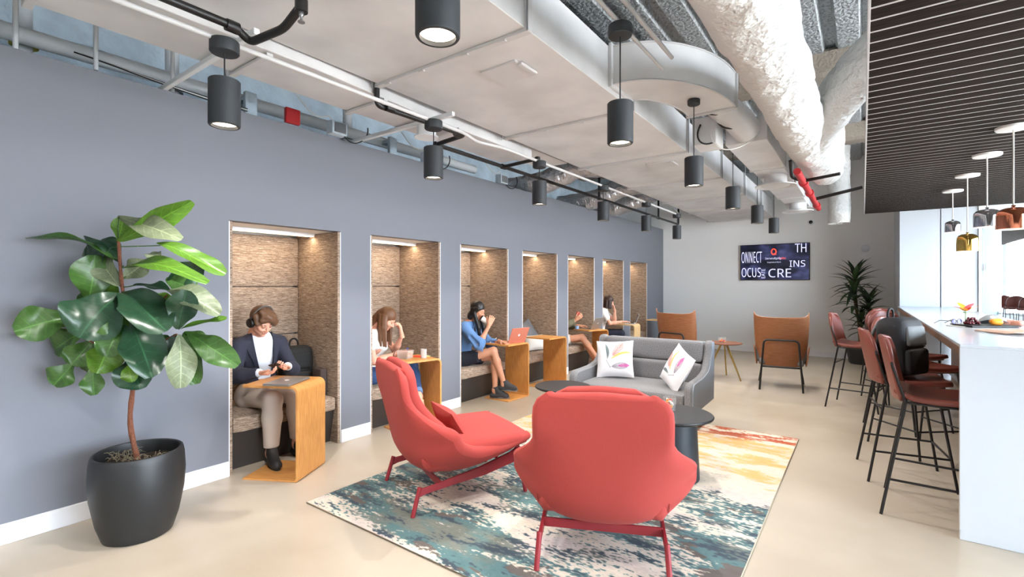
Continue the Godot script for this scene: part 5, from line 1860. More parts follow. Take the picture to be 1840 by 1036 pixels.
func make_body(t: Node3D, J: Dictionary, w: float, woman: bool, skin: Material, cell: float, hands: Array) -> Dictionary:
	# one skin mesh from head to feet; all clothing goes over it
	var rt: Vector3 = (J.shR - J.shL).normalized()
	var up: Vector3 = (J.neck - J.pel).normalized()
	up = (up - rt * up.dot(rt)).normalized()
	var fw := up.cross(rt)
	var tb := Basis(rt, up, fw)
	var mid: Vector3 = J.pel.lerp(J.neck, 0.62)
	var ells := [[mid, Vector3(0.150 * w, 0.175, 0.098 * w), tb], [J.pel.lerp(J.neck, 0.27), Vector3(0.128 * w, 0.17, 0.092 * w), tb], [J.pel, Vector3(0.158 * w, 0.12, 0.115 * w), tb]]
	if woman:
		ells.append([mid + fw * 0.07 + rt * 0.07, Vector3(0.055, 0.055, 0.05), tb]); ells.append([mid + fw * 0.07 - rt * 0.07, Vector3(0.055, 0.055, 0.05), tb])
	var yoke := [[J.shL, J.shR, 0.052 * w, 0.052 * w], [J.neck - up * 0.02, J.shL, 0.06 * w, 0.048 * w], [J.neck - up * 0.02, J.shR, 0.06 * w, 0.048 * w]]
	var neckb := [[J.neck - up * 0.03, J.head - J.get("crown", Vector3.UP) * 0.06 - J.face * 0.02, 0.056 * w, 0.050 * w]]
	var A := limb_bones(J, "L", w)
	var B := limb_bones(J, "R", w)
	var all: Array = yoke + neckb
	for q in [A, B]: all = all + q.upper + q.fore + q.thigh + q.shin
	for s in ["L", "R"]: all = all + [[J["an" + s], J["toe" + s], 0.034, 0.026], [J["an" + s], J["an" + s] - Vector3(0, 0.03, 0), 0.036, 0.034]]
	var bb := box_of(all, 0.14)
	var f := Field.new(bb[0], bb[1], cell)
	for e in ells: f.ell(e[0], e[1], 0.05, e[2])
	for e in all: f.bone(e[0], e[1], e[2], e[3], 0.03)
	var g := G.new()
	f.emit(g)
	g.add(head_skin(woman), put_head(J))
	for k in 2:
		var s: String = ["L", "R"][k]
		var h: Dictionary = hands[k]
		g.add(hand(h.curl, h.get("spread", 0.06), h.get("thumb", 0.5)), put_hand(J["wr" + s], h.dir, h.palm, s == "R"))
	var inv := t.transform.affine_inverse()
	var b := part("body", g, skin, t, inv)
	# eyes, brows and lips
	var hx := put_head(J)
	var sc := 0.95 if woman else 1.0
	for x in [-1.0, 1.0]:
		var e := G.new()
		e.soft(Vector3(x * 0.031, -0.001, 0.0845) * sc, Vector3(0.021, 0.007, 0.009), 0.0035, 4)
		part("eye", e, mat("eye_dark", Color(0.10, 0.08, 0.07), 0.25), t, inv * hx)
		e = G.new()
		e.tube([Vector3(x * 0.016, 0.021, 0.088) * sc, Vector3(x * 0.032, 0.026, 0.086) * sc, Vector3(x * 0.047, 0.021, 0.075) * sc], 0.0032, 5)
		part("eyebrow", e, J.hair, t, inv * hx)
	var lg := G.new()
	lg.soft(Vector3(0, -0.061, 0.0895) * sc, Vector3(0.036, 0.011, 0.007), 0.003, 5)
	part("lips", lg, mat("lips", Color(0.70, 0.40, 0.36), 0.5), t, inv * hx)
	return {"ells": ells, "yoke": yoke, "L": A, "R": B, "fw": fw, "rt": rt, "up": up, "inv": inv, "mid": mid, "hx": hx}

func hair_cap(J: Dictionary, hx: Transform3D, style: String) -> G:
	var bb := [hx.origin - Vector3(0.26, 0.52, 0.26), hx.origin + Vector3(0.26, 0.22, 0.26)]
	if style == "short": bb[0] = hx.origin - Vector3(0.2, 0.2, 0.2)
	var f := Field.new(bb[0], bb[1], 0.0085)
	var bs := hx.basis
	var P := func(x: float, y: float, z: float): return hx * Vector3(x, y, z)
	var cs := 1.0 if style == "short" else 0.93
	f.ell(P.call(0, 0.038, -0.022), Vector3(0.088, 0.098, 0.106) * cs, 0.02, bs)
	# uncover the face
	f.ell(P.call(0, -0.045, 0.105), Vector3(0.068, 0.092, 0.085), 0.01, bs, true)
	f.bone(P.call(0, -0.16, 0.10), P.call(0, -0.05, 0.12), 0.07, 0.07, 0.01, true)
	if style == "short":
		for q in [[-0.05, 0.10, 0.06, 0.05, 0.07, 0.085], [-0.05, 0.115, 0.02, 0.062, 0.085, 0.06], [-0.02, 0.125, -0.03, 0.07, 0.08, 0.02], [0.02, 0.085, 0.088, 0.066, 0.045, 0.070], [-0.06, 0.07, 0.07, 0.0, 0.082, 0.094], [-0.03, 0.11, 0.075, 0.07, 0.055, 0.085], [0.0, 0.10, 0.09, 0.055, 0.035, 0.095], [0.05, 0.10, 0.03, 0.086, 0.03, 0.04], [-0.08, 0.07, 0.0, -0.075, 0.02, 0.05]]:
			f.bone(P.call(q[0], q[1], q[2]), P.call(q[3], q[4], q[5]), 0.022, 0.020, 0.015)
		f.cut(P.call(0, -0.055, 0), -bs.y)
	elif style == "long":
		var down: Vector3 = J.get("hang", Vector3.DOWN)
		for sd in [-1.0, 1.0]:
			for q in [[0.070, 0.03, -0.012], [0.074, 0.02, -0.035], [0.068, 0.0, -0.062], [0.045, 0.0, -0.085]]:
				var a: Vector3 = P.call(sd * q[0], q[1], q[2])
				var m: Vector3 = a + down * 0.14 - bs.z * 0.01 + bs.x * sd * 0.008
				f.bone(a, m, 0.018, 0.020, 0.015)
				f.bone(m, m + (down + Vector3(0, -0.15, 0)).normalized() * 0.19, 0.020, 0.009, 0.015)
		f.bone(P.call(0, 0.0, -0.09), P.call(0, -0.13, -0.10), 0.05, 0.05, 0.02)
	elif style == "bob":
		for sd in [-1.0, 1.0]:
			for q in [[0.074, 0.03, 0.03], [0.080, 0.02, 0.0], [0.074, 0.0, -0.045], [0.045, 0.0, -0.085]]:
				var a: Vector3 = P.call(sd * q[0], q[1], q[2])
				f.bone(a, a + Vector3(0, -0.135, 0) - bs.z * 0.012, 0.023, 0.026, 0.02)
	elif style == "back":
		for sd in [-1.0, 1.0]:
			for q in [[0.074, 0.035, 0.025], [0.078, 0.02, -0.01], [0.07, 0.0, -0.05]]:
				var a: Vector3 = P.call(sd * q[0], q[1], q[2])
				f.bone(a, P.call(sd * 0.055, -0.11, -0.05), 0.022, 0.026, 0.02)
		f.bone(P.call(0.0, -0.09, -0.06), P.call(0.02, -0.13, -0.03) + Vector3(0, -0.20, 0), 0.055, 0.035, 0.03)
		for q in [[0.075, 0.02, 0.0], [-0.075, 0.02, 0.0]]:
			var fa: Vector3 = P.call(q[0], q[1] - 0.06, q[2])
			f.bone(fa, fa + Vector3(0, -0.16, 0) + bs.z * 0.07, 0.026, 0.028, 0.02)
			f.bone(fa + Vector3(0, -0.16, 0) + bs.z * 0.07, fa + Vector3(0, -0.36, 0) + bs.z * 0.09, 0.028, 0.012, 0.02)
	var g := G.new()
	f.emit(g)
	return g

func laces(g: G, an: Vector3, toe: Vector3, y: float) -> void:
	var fw := (toe - an)
	fw.y = 0
	fw = fw.normalized()
	var sd := Vector3.UP.cross(fw)
	for k in 4:
		var c := Vector3(an.x, y, an.z) + fw * (0.045 + 0.02 * k) + Vector3(0, 0.092 - 0.010 * k, 0)
		g.tube([c - sd * 0.02 - Vector3(0, 0.006, 0), c + Vector3(0, 0.004, 0), c + sd * 0.02 - Vector3(0, 0.006, 0)], 0.0028, 5)

func build_people() -> void:
	var skin := mat("skin_fair", Color(0.86, 0.63, 0.53), 0.5, {"sss": 0.06})
	var skin2 := mat("skin_tan", Color(0.80, 0.57, 0.45), 0.5, {"sss": 0.06})
	man(skin)
	woman_white(skin)
	woman_blue(skin2)
	hidden_person(skin2)
	woman_laptop(skin)

func man(skin: Material) -> void:
	var hair := mat("hair_brown", Color(0.37, 0.25, 0.165), 0.55, {"rim": 0.3})
	var J := {
		"pel": Vector3(-4.40, 0.545, -2.20), "neck": Vector3(-4.34, 1.055, -2.17), "head": Vector3(-4.225, 1.185, -2.13), "face": Vector3(0.80, -0.56, -0.12), "crown": Vector3(0.5, 0.85, 0.0), "hair": hair,
		"shL": Vector3(-4.33, 0.97, -2.335), "elL": Vector3(-4.18, 0.735, -2.39), "wrL": Vector3(-4.02, 0.80, -2.25),
		"shR": Vector3(-4.36, 0.97, -2.0), "elR": Vector3(-4.24, 0.735, -1.915), "wrR": Vector3(-4.045, 0.775, -2.01),
		"hipL": Vector3(-4.38, 0.53, -2.30), "knL": Vector3(-3.98, 0.55, -2.30), "anL": Vector3(-4.05, 0.105, -2.355), "toeL": Vector3(-3.89, 0.03, -2.37),
		"hipR": Vector3(-4.38, 0.53, -2.10), "knR": Vector3(-3.95, 0.55, -2.08), "anR": Vector3(-3.99, 0.105, -2.09), "toeR": Vector3(-3.82, 0.03, -2.05),
	}
	var t := thing("person", "man in navy blazer and beige trousers looking down at a phone", "person", Vector3(-4.4, 0.445, -2.2))
	var hs := [{"dir": Vector3(0.5, 0.1, 0.85), "palm": Vector3(0.3, 0.8, -0.3), "curl": 0.8}, {"dir": Vector3(0.75, 0.0, -0.65), "palm": Vector3(0.0, 1.0, 0.1), "curl": 0.7}]
	var r := make_body(t, J, 1.0, false, skin, 0.013, hs)
	var inv: Transform3D = r.inv
	var shirt := mat("shirt_white", Color(0.84, 0.86, 0.90), 0.85)
	var navy := mat("blazer_navy", Color(0.145, 0.15, 0.21), 0.85, {"rim": 0.15})
	var beige := mat("trousers_beige", Color(0.76, 0.70, 0.65), 0.85)
	var black := mat("shoe_black", Color(0.13, 0.125, 0.125), 0.55)
	# shirt with collar
	part("shirt", cloth(r.yoke, 0.010, 0.013, 0.04, [[J.neck + Vector3(0.02, 0.035, 0), Vector3(-0.35, 1, 0).normalized()]], r.ells), shirt, t, inv)
	var g := G.new()
	for s in [-1.0, 1.0]:
		var c: Vector3 = J.neck + Vector3(0.055, 0.015, 0)
		shell(g, 7, 4, func(u: float, v: float): return c + Vector3(-0.085 + 0.10 * u - 0.02 * v, 0.055 - 0.07 * u - 0.045 * v * (0.5 + u), s * (0.066 - 0.056 * u * u + 0.012 * v)), func(u: float, v: float): return 0.006)
	part("collar", g, shirt, t, inv)
	# blazer with open front
	var ub: Array = r.yoke + r.L.upper + r.L.fore + r.R.upper + r.R.fore
	var front: Vector3 = r.fw
	var sub := [[J.neck + front * 0.07 + Vector3(0, 0.02, 0), J.pel + front * 0.15 + Vector3(0, 0.05, 0), 0.085, 0.055]]
	var cuts := []
	part("blazer", cloth(ub, 0.017, 0.013, 0.035, [[J.neck + Vector3(0, 0.04, 0), Vector3.UP]], r.ells, sub + [[J.wrL + Vector3(0.03, 0, 0.03), J.wrL + Vector3(0.1, 0, 0.1), 0.06, 0.06], [J.wrR + Vector3(0.035, 0, -0.03), J.wrR + Vector3(0.12, 0, -0.1), 0.06, 0.06]]), navy, t, inv)
	for s in [-1.0, 1.0]:
		g = G.new()
		var a: Vector3 = J.neck + front * 0.035 + r.rt * s * 0.085 + Vector3(0, 0.03, 0)
		var b: Vector3 = J.pel.lerp(J.neck, 0.38) + front * 0.135 + r.rt * s * 0.05
		var m: Vector3 = a.lerp(b, 0.42) + front * 0.035 + r.rt * s * 0.015
		var along := bez(a, a.lerp(m, 0.6), m, b, 8)
		shell(g, 9, 5, func(u: float, v: float):
			var p: Vector3 = along[int(round(u * 8))]
			return p + r.rt * s * (0.055 * sin(PI * pow(u, 0.7)) * v) - front * 0.02 * v + front * 0.012, func(u: float, v: float): return 0.008)
		part("lapel", g, navy, t, inv)
	for s in ["L", "R"]:
		g = cloth([[J["wr" + s].lerp(J["el" + s], 0.12), J["wr" + s] - (J["el" + s] - J["wr" + s]) * 0.03, 0.035, 0.035]], 0.0, 0.007, 0.01)
		part("shirt_cuff", g, shirt, t, inv)
	# trousers
	var tb: Array = [[J.hipL, J.hipR, 0.10, 0.10]] + r.L.thigh + r.R.thigh + r.L.shin + r.R.shin
	part("trousers", cloth(tb, 0.020, 0.012, 0.03, [[Vector3(0, 0.155, 0), Vector3.DOWN], [J.pel + Vector3(0, 0.12, 0), Vector3.UP]]), beige, t, inv)
	for s in ["L", "R"]:
		var fy := 0.013 if s == "R" else 0.001
		var sh := shoe_mesh(J["an" + s] + Vector3(0, fy, 0), J["toe" + s] + Vector3(0, fy, 0), fy, 0.05)
		var o := part("shoe", sh[0], black, t, inv)
		part("sole", sh[1], mat("sole_dark", Color(0.06, 0.055, 0.055), 0.7), o)
		g = G.new()
		laces(g, J["an" + s], J["toe" + s], fy)
		part("laces", g, mat("lace", Color(0.20, 0.19, 0.19), 0.8), o)
	part("hair", hair_cap(J, r.hx, "short"), hair, t, inv)
	# headphones worn over the hair
	var hp := thing("headphones", "black over-ear headphones worn by the man in the blazer", "headphones", J.head)
	var hinv: Transform3D = hp.transform.affine_inverse() * r.hx
	g = G.new()
	var band := []
	for k in 17:
		var a := PI * k / 16.0
		band.append(Vector3(cos(a) * 0.098, 0.02 + sin(a) * 0.130, -0.02))
	g.tube(band, 0.008, 8)
	part("headband", g, mat("headset_grey", Color(0.35, 0.32, 0.30), 0.5), hp, hinv)
	for s in [-1.0, 1.0]:
		g = G.new()
		g.lathe([Vector2(0, -0.018), Vector2(0.036, -0.018), Vector2(0.042, -0.008), Vector2(0.042, 0.008), Vector2(0.034, 0.022), Vector2(0.0, 0.026)], 20, Vector3(s * 0.094, -0.005, -0.005), Basis(Vector3.BACK, -s * PI / 2))
		part("ear_cup", g, mat("headset_black", Color(0.045, 0.045, 0.05), 0.4), hp, hinv)
	# phone in the hands
	g = G.new()
	g.box(Vector3.ZERO, Vector3(0.072, 0.008, 0.145), 0.003)
	var ph := single("phone", g, mat("phone_black", Color(0.06, 0.06, 0.065), 0.25), "black phone held in both hands by the man in the blazer", "phone")
	ph.transform = Transform3D(Basis(Vector3.UP, 0.5) * Basis(Vector3.RIGHT, -0.35) * Basis(Vector3.BACK, 0.3), Vector3(-3.97, 0.825, -2.13))

func woman_white(skin: Material) -> void:
	var hair := mat("hair_chestnut", Color(0.40, 0.26, 0.16), 0.5, {"rim": 0.3})
	var fx := Vector3(0.86, 0, -0.50)   # she faces along the wall, a little outwards
	var rx := Vector3(0.50, 0, 0.86)
	var o := Vector3(-4.33, 0, -3.36)
	var at := func(f: float, y: float, r: float): return o + fx * f + rx * r + Vector3(0, y, 0)
	var J := {
		"pel": at.call(0, 0.545, 0), "neck": at.call(0.06, 1.02, 0), "head": at.call(0.185, 1.135, 0.0), "face": (fx * 0.78 + Vector3(0, -0.62, 0)), "crown": (fx * 0.5 + Vector3(0, 0.85, 0)), "hair": hair,
		"shL": at.call(0.06, 0.965, -0.165), "elL": at.call(0.20, 0.76, -0.22), "wrL": at.call(0.33, 0.955, -0.06),
		"shR": at.call(0.05, 0.965, 0.165), "elR": at.call(0.12, 0.70, 0.20), "wrR": at.call(0.33, 0.775, 0.08),
		"hipL": at.call(0.02, 0.52, -0.09), "knL": Vector3(-4.10, 0.55, -3.66), "anL": Vector3(-4.07, 0.105, -3.60), "toeL": Vector3(-3.93, 0.042, -3.57),
		"hipR": at.call(0.02, 0.53, 0.09), "knR": Vector3(-4.03, 0.605, -3.68), "anR": Vector3(-3.76, 0.335, -3.53), "toeR": Vector3(-3.65, 0.27, -3.45), "hang": (fx * 0.10 + Vector3(0, -1, 0) + rx * 0.12).normalized(),
	}
	var t := thing("person", "woman with long brown hair in white top and jeans eating at her table", "person", Vector3(o.x, 0.445, o.z))
	var hs := [{"dir": fx * -0.15 + Vector3(0, 1, 0) + rx * 0.1, "palm": -fx + rx * 0.2, "curl": 0.85}, {"dir": fx * 0.9 + Vector3(0, 0.12, 0), "palm": Vector3(0, -0.8, 0) - rx * 0.5, "curl": 0.75}]
	var r := make_body(t, J, 0.86, true, skin, 0.014, hs)
	var inv: Transform3D = r.inv
	var white := mat("top_white", Color(0.90, 0.88, 0.86), 0.85)
	part("top", cloth(r.yoke + r.L.upper + r.R.upper, 0.013, 0.013, 0.04, [[J.neck + Vector3(0, 0.012, 0), Vector3(0, 1, 0)]], r.ells, [[J.elL, J.wrL, 0.12, 0.12], [J.elR, J.wrR, 0.12, 0.12], [J.neck + fx * 0.06 + Vector3(0, 0.03, 0), J.neck + fx * 0.08, 0.05, 0.055]]), white, t, inv)
	var denim := mat("denim", Color(0.20, 0.30, 0.46), 0.9)
	var tb: Array = [[J.hipL, J.hipR, 0.095, 0.095]] + r.L.thigh + r.R.thigh + r.L.shin + r.R.shin
	part("jeans", cloth(tb, 0.016, 0.013, 0.03, [[J.knR.lerp(J.anR, 0.86), (J.anR - J.knR).normalized()], [J.pel + Vector3(0, 0.10, 0), Vector3.UP]]), denim, t, inv)
	for s in ["L", "R"]:
		var ax: Vector3 = (J["an" + s] - J["kn" + s]).normalized()
		var cc: Vector3 = J["kn" + s].lerp(J["an" + s], 0.84)
		var g := cloth([[cc - ax * 0.03, cc + ax * 0.03, 0.055, 0.053]], 0.0, 0.008, 0.01, [[cc - ax * 0.025, -ax], [cc + ax * 0.025, ax]])
		part("jean_cuff", g, mat("denim_pale", Color(0.38, 0.48, 0.62), 0.9), t, inv)
		var sh := shoe_mesh(J["an" + s], J["toe" + s], J["toe" + s].y - 0.027, -0.035)
		part("shoe", sh[0], mat("shoe_nude", Color(0.80, 0.62, 0.50), 0.6), t, inv)
	var b := G.new()
	b.tube([0, 1, 2, 3, 4, 5, 6, 7, 8, 9, 10, 11].map(func(k): return J.wrR.lerp(J.elR, 0.12) + (r.up * cos(k * TAU / 12) + rx * sin(k * TAU / 12)) * 0.033), 0.004, 5, false, true)
	part("bracelet", b, mat("bracelet", Color(0.25, 0.18, 0.14), 0.6), t, inv)
	part("hair", hair_cap(J, r.hx, "long"), hair, t, inv)

func woman_blue(skin: Material) -> void:
	var hair := mat("hair_black", Color(0.085, 0.07, 0.065), 0.4, {"rim": 0.3})
	var fx := Vector3(0.93, 0, -0.36)
	var rx := Vector3(0.36, 0, 0.93)
	var o := Vector3(-4.32, 0, -4.84)
	var at := func(f: float, y: float, r: float): return o + fx * f + rx * r + Vector3(0, y, 0)
	var J := {
		"pel": at.call(0, 0.545, 0), "neck": at.call(0.10, 1.015, 0), "head": at.call(0.215, 1.165, 0.0), "face": (fx * 0.92 + Vector3(0, -0.38, 0) + rx * 0.1), "crown": (fx * 0.3 + Vector3(0, 0.95, 0)), "hair": hair,
		"shL": at.call(0.10, 0.955, -0.165), "elL": at.call(0.33, 0.70, -0.20), "wrL": at.call(0.50, 0.755, -0.08),
		"shR": at.call(0.09, 0.955, 0.165), "elR": at.call(0.29, 0.735, 0.17), "wrR": at.call(0.40, 0.975, 0.10),
		"hipL": at.call(0.02, 0.52, -0.09), "knL": at.call(0.43, 0.56, -0.06), "anL": at.call(0.44, 0.115, -0.05), "toeL": at.call(0.60, 0.04, -0.06),
		"hipR": at.call(0.02, 0.52, 0.09), "knR": at.call(0.44, 0.645, 0.02), "anR": at.call(0.56, 0.20, -0.06), "toeR": at.call(0.71, 0.12, -0.07),
	}
	var t := thing("person", "woman in blue blouse and dark shorts drinking from a paper cup", "person", Vector3(o.x, 0.445, o.z))
	var hs := [{"dir": fx * 0.8 + Vector3(0, -0.1, 0) + rx * 0.4, "palm": Vector3(0, -1, 0), "curl": 0.35}, {"dir": fx * 0.25 + Vector3(0, 0.85, 0) - rx * 0.35, "palm": -rx * 0.9 - fx * 0.2, "curl": 0.7}]
	var r := make_body(t, J, 0.86, true, skin, 0.014, hs)
	var inv: Transform3D = r.inv
	var blue := mat("blouse_blue", Color(0.36, 0.50, 0.68), 0.85)
	var em: Array = [[J.shL, J.elL, 0.055, 0.05], [J.shR, J.elR, 0.055, 0.05], [J.elL, J.elL.lerp(J.wrL, 0.3), 0.05, 0.055], [J.elR, J.elR.lerp(J.wrR, 0.15), 0.05, 0.055]]
	part("blouse", cloth(r.yoke + em, 0.014, 0.013, 0.04, [[J.neck + Vector3(0, 0.012, 0), Vector3(0, 1, 0)]], r.ells, [[J.shR.lerp(J.elR, 0.55) + rx * 0.075, J.shR.lerp(J.elR, 0.95) + rx * 0.075, 0.035, 0.04]]), blue, t, inv)
	for s in ["L", "R"]:
		var c: Vector3 = J["el" + s].lerp(J["wr" + s], 0.24)
		var g := G.new()
		for k in 3:
			var d := Vector3(0.3 * (k - 1), -1.0, 0.2 * (k - 1)).normalized()
			g.tube([c + Vector3(0, -0.04, 0), c + d * 0.09 - Vector3(0, 0.01, 0), c + d * 0.15], [0.010, 0.012, 0.004], 6)
		part("sleeve_tie", g, blue, t, inv)
	var tb: Array = [[J.hipL, J.hipR, 0.098, 0.098], [J.hipL, J.hipL.lerp(J.knL, 0.52), 0.088, 0.076], [J.hipR, J.hipR.lerp(J.knR, 0.50), 0.088, 0.076]]
	part("shorts", cloth(tb, 0.016, 0.013, 0.03, [[J.pel + Vector3(0, 0.09, 0), Vector3.UP], [J.hipR.lerp(J.knR, 0.56), fx]]), mat("shorts_dark", Color(0.10, 0.105, 0.15), 0.85), t, inv)
	for s in ["L", "R"]:
		var fy := 0.013 if s == "L" else 0.115
		var sh := shoe_mesh(J["an" + s] + Vector3(0, 0.01, 0), J["toe" + s], fy, 0.035)
		var so := part("shoe", sh[0], mat("sneaker_grey", Color(0.21, 0.21, 0.22), 0.8), t, inv)
		part("sole", sh[1], mat("sneaker_sole", Color(0.42, 0.42, 0.42), 0.7), so)
	part("hair", hair_cap(J, r.hx, "back"), hair, t, inv)
	# paper cup in her right hand
	var cu := thing("paper_cup", "white paper cup with dark lid held to the mouth of the woman in blue", "cup", at.call(0.375, 1.005, 0.045))
	var cb := Basis(rx.normalized(), 0.95)
	var g := G.new()
	g.lathe([Vector2(0, 0), Vector2(0.026, 0), Vector2(0.026, 0), Vector2(0.037, 0.10), Vector2(0.039, 0.102), Vector2(0.037, 0.105), Vector2(0, 0.105)], 20, Vector3.ZERO, cb)
	part("cup_body", g, mat("cup_paper", Color(0.90, 0.86, 0.82), 0.7), cu)
	g = G.new()
	g.lathe([Vector2(0.041, 0.100), Vector2(0.041, 0.108), Vector2(0.034, 0.112), Vector2(0.034, 0.120), Vector2(0, 0.120)], 20, Vector3.ZERO, cb)
	part("lid", g, mat("lid_dark", Color(0.14, 0.10, 0.09), 0.4), cu)
	# white cable of her earphones
	g = G.new()
	g.tube(bez(at.call(0.24, 1.11, 0.07), at.call(0.20, 0.98, 0.09), at.call(0.26, 0.95, 0.02), at.call(0.30, 0.80, 0.02), 12), 0.0022, 5)
	single("earphone_cable", g, mats.cable_white, "thin white earphone cable hanging from the ear of woman in blue", "cable")

func hidden_person(skin: Material) -> void:
	var hair := mat("hair_black", Color.BLACK)
	var fx := Vector3(0.93, 0, -0.36)
	var rx := Vector3(0.36, 0, 0.93)
	var o := Vector3(-4.40, 0, -7.42)
	var at := func(f: float, y: float, r: float): return o + fx * f + rx * r + Vector3(0, y, 0)
	var J := {
		"pel": at.call(0, 0.545, 0), "neck": at.call(0.03, 1.03, 0), "head": at.call(0.09, 1.20, 0.0), "face": (fx * 0.95 + Vector3(0, -0.25, 0)), "crown": (fx * 0.2 + Vector3(0, 0.97, 0)), "hair": hair,
		"shL": at.call(0.04, 0.97, -0.17), "elL": at.call(0.20, 0.76, -0.22), "wrL": at.call(0.38, 0.78, -0.10),
		"shR": at.call(0.03, 0.97, 0.17), "elR": at.call(0.17, 0.80, 0.20), "wrR": at.call(0.36, 0.90, 0.13),
		"hipL": at.call(0.02, 0.52, -0.09), "knL": at.call(0.47, 0.55, -0.10), "anL": at.call(0.68, 0.14, -0.14), "toeL": at.call(0.83, 0.06, -0.15),
		"hipR": at.call(0.02, 0.52, 0.09), "knR": at.call(0.46, 0.60, 0.05), "anR": at.call(0.72, 0.22, -0.05), "toeR": at.call(0.86, 0.14, -0.07),
	}
	var t := thing("person", "person mostly hidden by a pier, olive sleeve raising a red can", "person", Vector3(o.x, 0.445, o.z))
	var hs := [{"dir": fx * 0.9, "palm": Vector3(0, -1, 0), "curl": 0.4}, {"dir": fx * 0.75 + Vector3(0, 0.6, 0), "palm": -rx * 0.7 + Vector3(0, 0.3, 0), "curl": 0.8}]
	var r := make_body(t, J, 0.9, true, skin, 0.018, hs)
	var inv: Transform3D = r.inv
	part("jacket", cloth(r.yoke + r.L.upper + r.R.upper + r.L.fore + r.R.fore, 0.020, 0.018, 0.04, [[J.neck + Vector3(0, 0.02, 0), Vector3(0, 1, 0)]], r.ells, [[J.wrL, J.wrL + fx * 0.2, 0.06, 0.06], [J.wrR + fx * 0.02, J.wrR + fx * 0.2 + Vector3(0, 0.15, 0), 0.055, 0.06]]), mat("jacket_olive", Color(0.42, 0.40, 0.32), 0.85), t, inv)
	var tb: Array = [[J.hipL, J.hipR, 0.10, 0.10], [J.hipL, J.hipL.lerp(J.knL, 0.4), 0.088, 0.078], [J.hipR, J.hipR.lerp(J.knR, 0.38), 0.088, 0.078]]
	part("shorts", cloth(tb, 0.016, 0.018, 0.03, [[J.pel + Vector3(0, 0.09, 0), Vector3.UP]]), mat("shorts_white", Color(0.80, 0.78, 0.75), 0.85), t, inv)
	for s in ["L", "R"]:
		var sh := shoe_mesh(J["an" + s], J["toe" + s], J["toe" + s].y - 0.03, 0.0)
		part("shoe", sh[0], mat("shoe_black", Color.BLACK), t, inv)
	part("hair", hair_cap(J, r.hx, "bob"), hair, t, inv)
	var g := G.new()
	g.lathe([Vector2(0, 0), Vector2(0.024, 0), Vector2(0.030, 0.008), Vector2(0.030, 0.10), Vector2(0.024, 0.112), Vector2(0, 0.112)], 16)
	single("soda_can", g, mat("can_red", Color(0.80, 0.10, 0.12), 0.3), "red drink can held up in front of the fifth alcove", "can", "", Transform3D(Basis(Vector3(0.3, 0, 0.95).normalized(), 0.5), J.wrR + fx * 0.075 + Vector3(0, 0.035, 0) - rx * 0.04))

func woman_laptop(skin: Material) -> void:
	var hair := mat("hair_dark_brown", Color(0.20, 0.12, 0.09), 0.5, {"rim": 0.3})
	var fx := Vector3(0.90, 0, -0.43)
	var rx := Vector3(0.43, 0, 0.90)
	var o := Vector3(-4.28, 0, -8.86)
	var at := func(f: float, y: float, r: float): return o + fx * f + rx * r + Vector3(0, y, 0)
	var J := {
		"pel": at.call(0, 0.55, 0), "neck": at.call(0.10, 1.03, 0), "head": at.call(0.205, 1.17, 0.0), "face": (fx * 0.92 + Vector3(0, -0.38, 0)), "crown": (fx * 0.35 + Vector3(0, 0.93, 0)), "hair": hair,
		"shL": at.call(0.11, 0.965, -0.165), "elL": at.call(0.32, 0.77, -0.14), "wrL": at.call(0.32, 0.99, -0.05),
		"shR": at.call(0.09, 0.965, 0.165), "elR": at.call(0.22, 0.755, 0.21), "wrR": at.call(0.46, 0.785, 0.10),
		"hipL": at.call(0.02, 0.53, -0.09), "knL": at.call(0.44, 0.55, -0.09), "anL": at.call(0.42, 0.10, -0.09), "toeL": at.call(0.57, 0.03, -0.09),
		"hipR": at.call(0.02, 0.53, 0.09), "knR": at.call(0.44, 0.55, 0.08), "anR": at.call(0.44, 0.10, 0.09), "toeR": at.call(0.59, 0.03, 0.09),
	}
	var t := thing("person", "woman with dark bob and white shirt typing at the pale table", "person", Vector3(o.x, 0.445, o.z))
	var hs := [{"dir": Vector3(0, 1, 0) - fx * 0.2, "palm": -fx, "curl": 0.6}, {"dir": fx * 0.95 - rx * 0.2, "palm": Vector3(0, -1, 0), "curl": 0.4}]
	var r := make_body(t, J, 0.9, true, skin, 0.016, hs)
	var inv: Transform3D = r.inv
	part("shirt", cloth(r.yoke + r.L.upper + r.R.upper, 0.022, 0.015, 0.04, [[J.neck + Vector3(0, 0.02, 0), Vector3(0, 1, 0)]], r.ells, [[J.elL.lerp(J.wrL, 0.15), J.wrL, 0.09, 0.09], [J.elR.lerp(J.wrR, 0.1), J.wrR, 0.1, 0.1]]), mat("top_white", Color.WHITE), t, inv)
	var tb: Array = [[J.hipL, J.hipR, 0.10, 0.10]] + r.L.thigh + r.R.thigh + r.L.shin + r.R.shin
	part("trousers", cloth(tb, 0.018, 0.016, 0.03, [[J.pel + Vector3(0, 0.10, 0), Vector3.UP], [Vector3(0, 0.13, 0), Vector3.DOWN]]), mat("trousers_navy", Color(0.10, 0.12, 0.19), 0.85), t, inv)
	for s in ["L", "R"]:
		var sh := shoe_mesh(J["an" + s], J["toe" + s], 0.001, 0.0)
		part("shoe", sh[0], mat("shoe_black", Color.BLACK), t, inv)
	var g := G.new()
	var c: Vector3 = r.mid + r.fw * 0.125
	shell(g, 5, 9, func(u: float, v: float): return c + r.rt * lerpf(-0.07, -0.02, u) + Vector3(0, lerpf(0.12, -0.2, v), 0) + r.fw * (0.0 - 0.07 * pow(v - 0.45, 2.0) * 2.0), func(u: float, v: float): return 0.006)
	part("scarf", g, mat("scarf_blue", Color(0.33, 0.50, 0.72), 0.85), t, inv)
	part("hair", hair_cap(J, r.hx, "bob"), hair, t, inv)

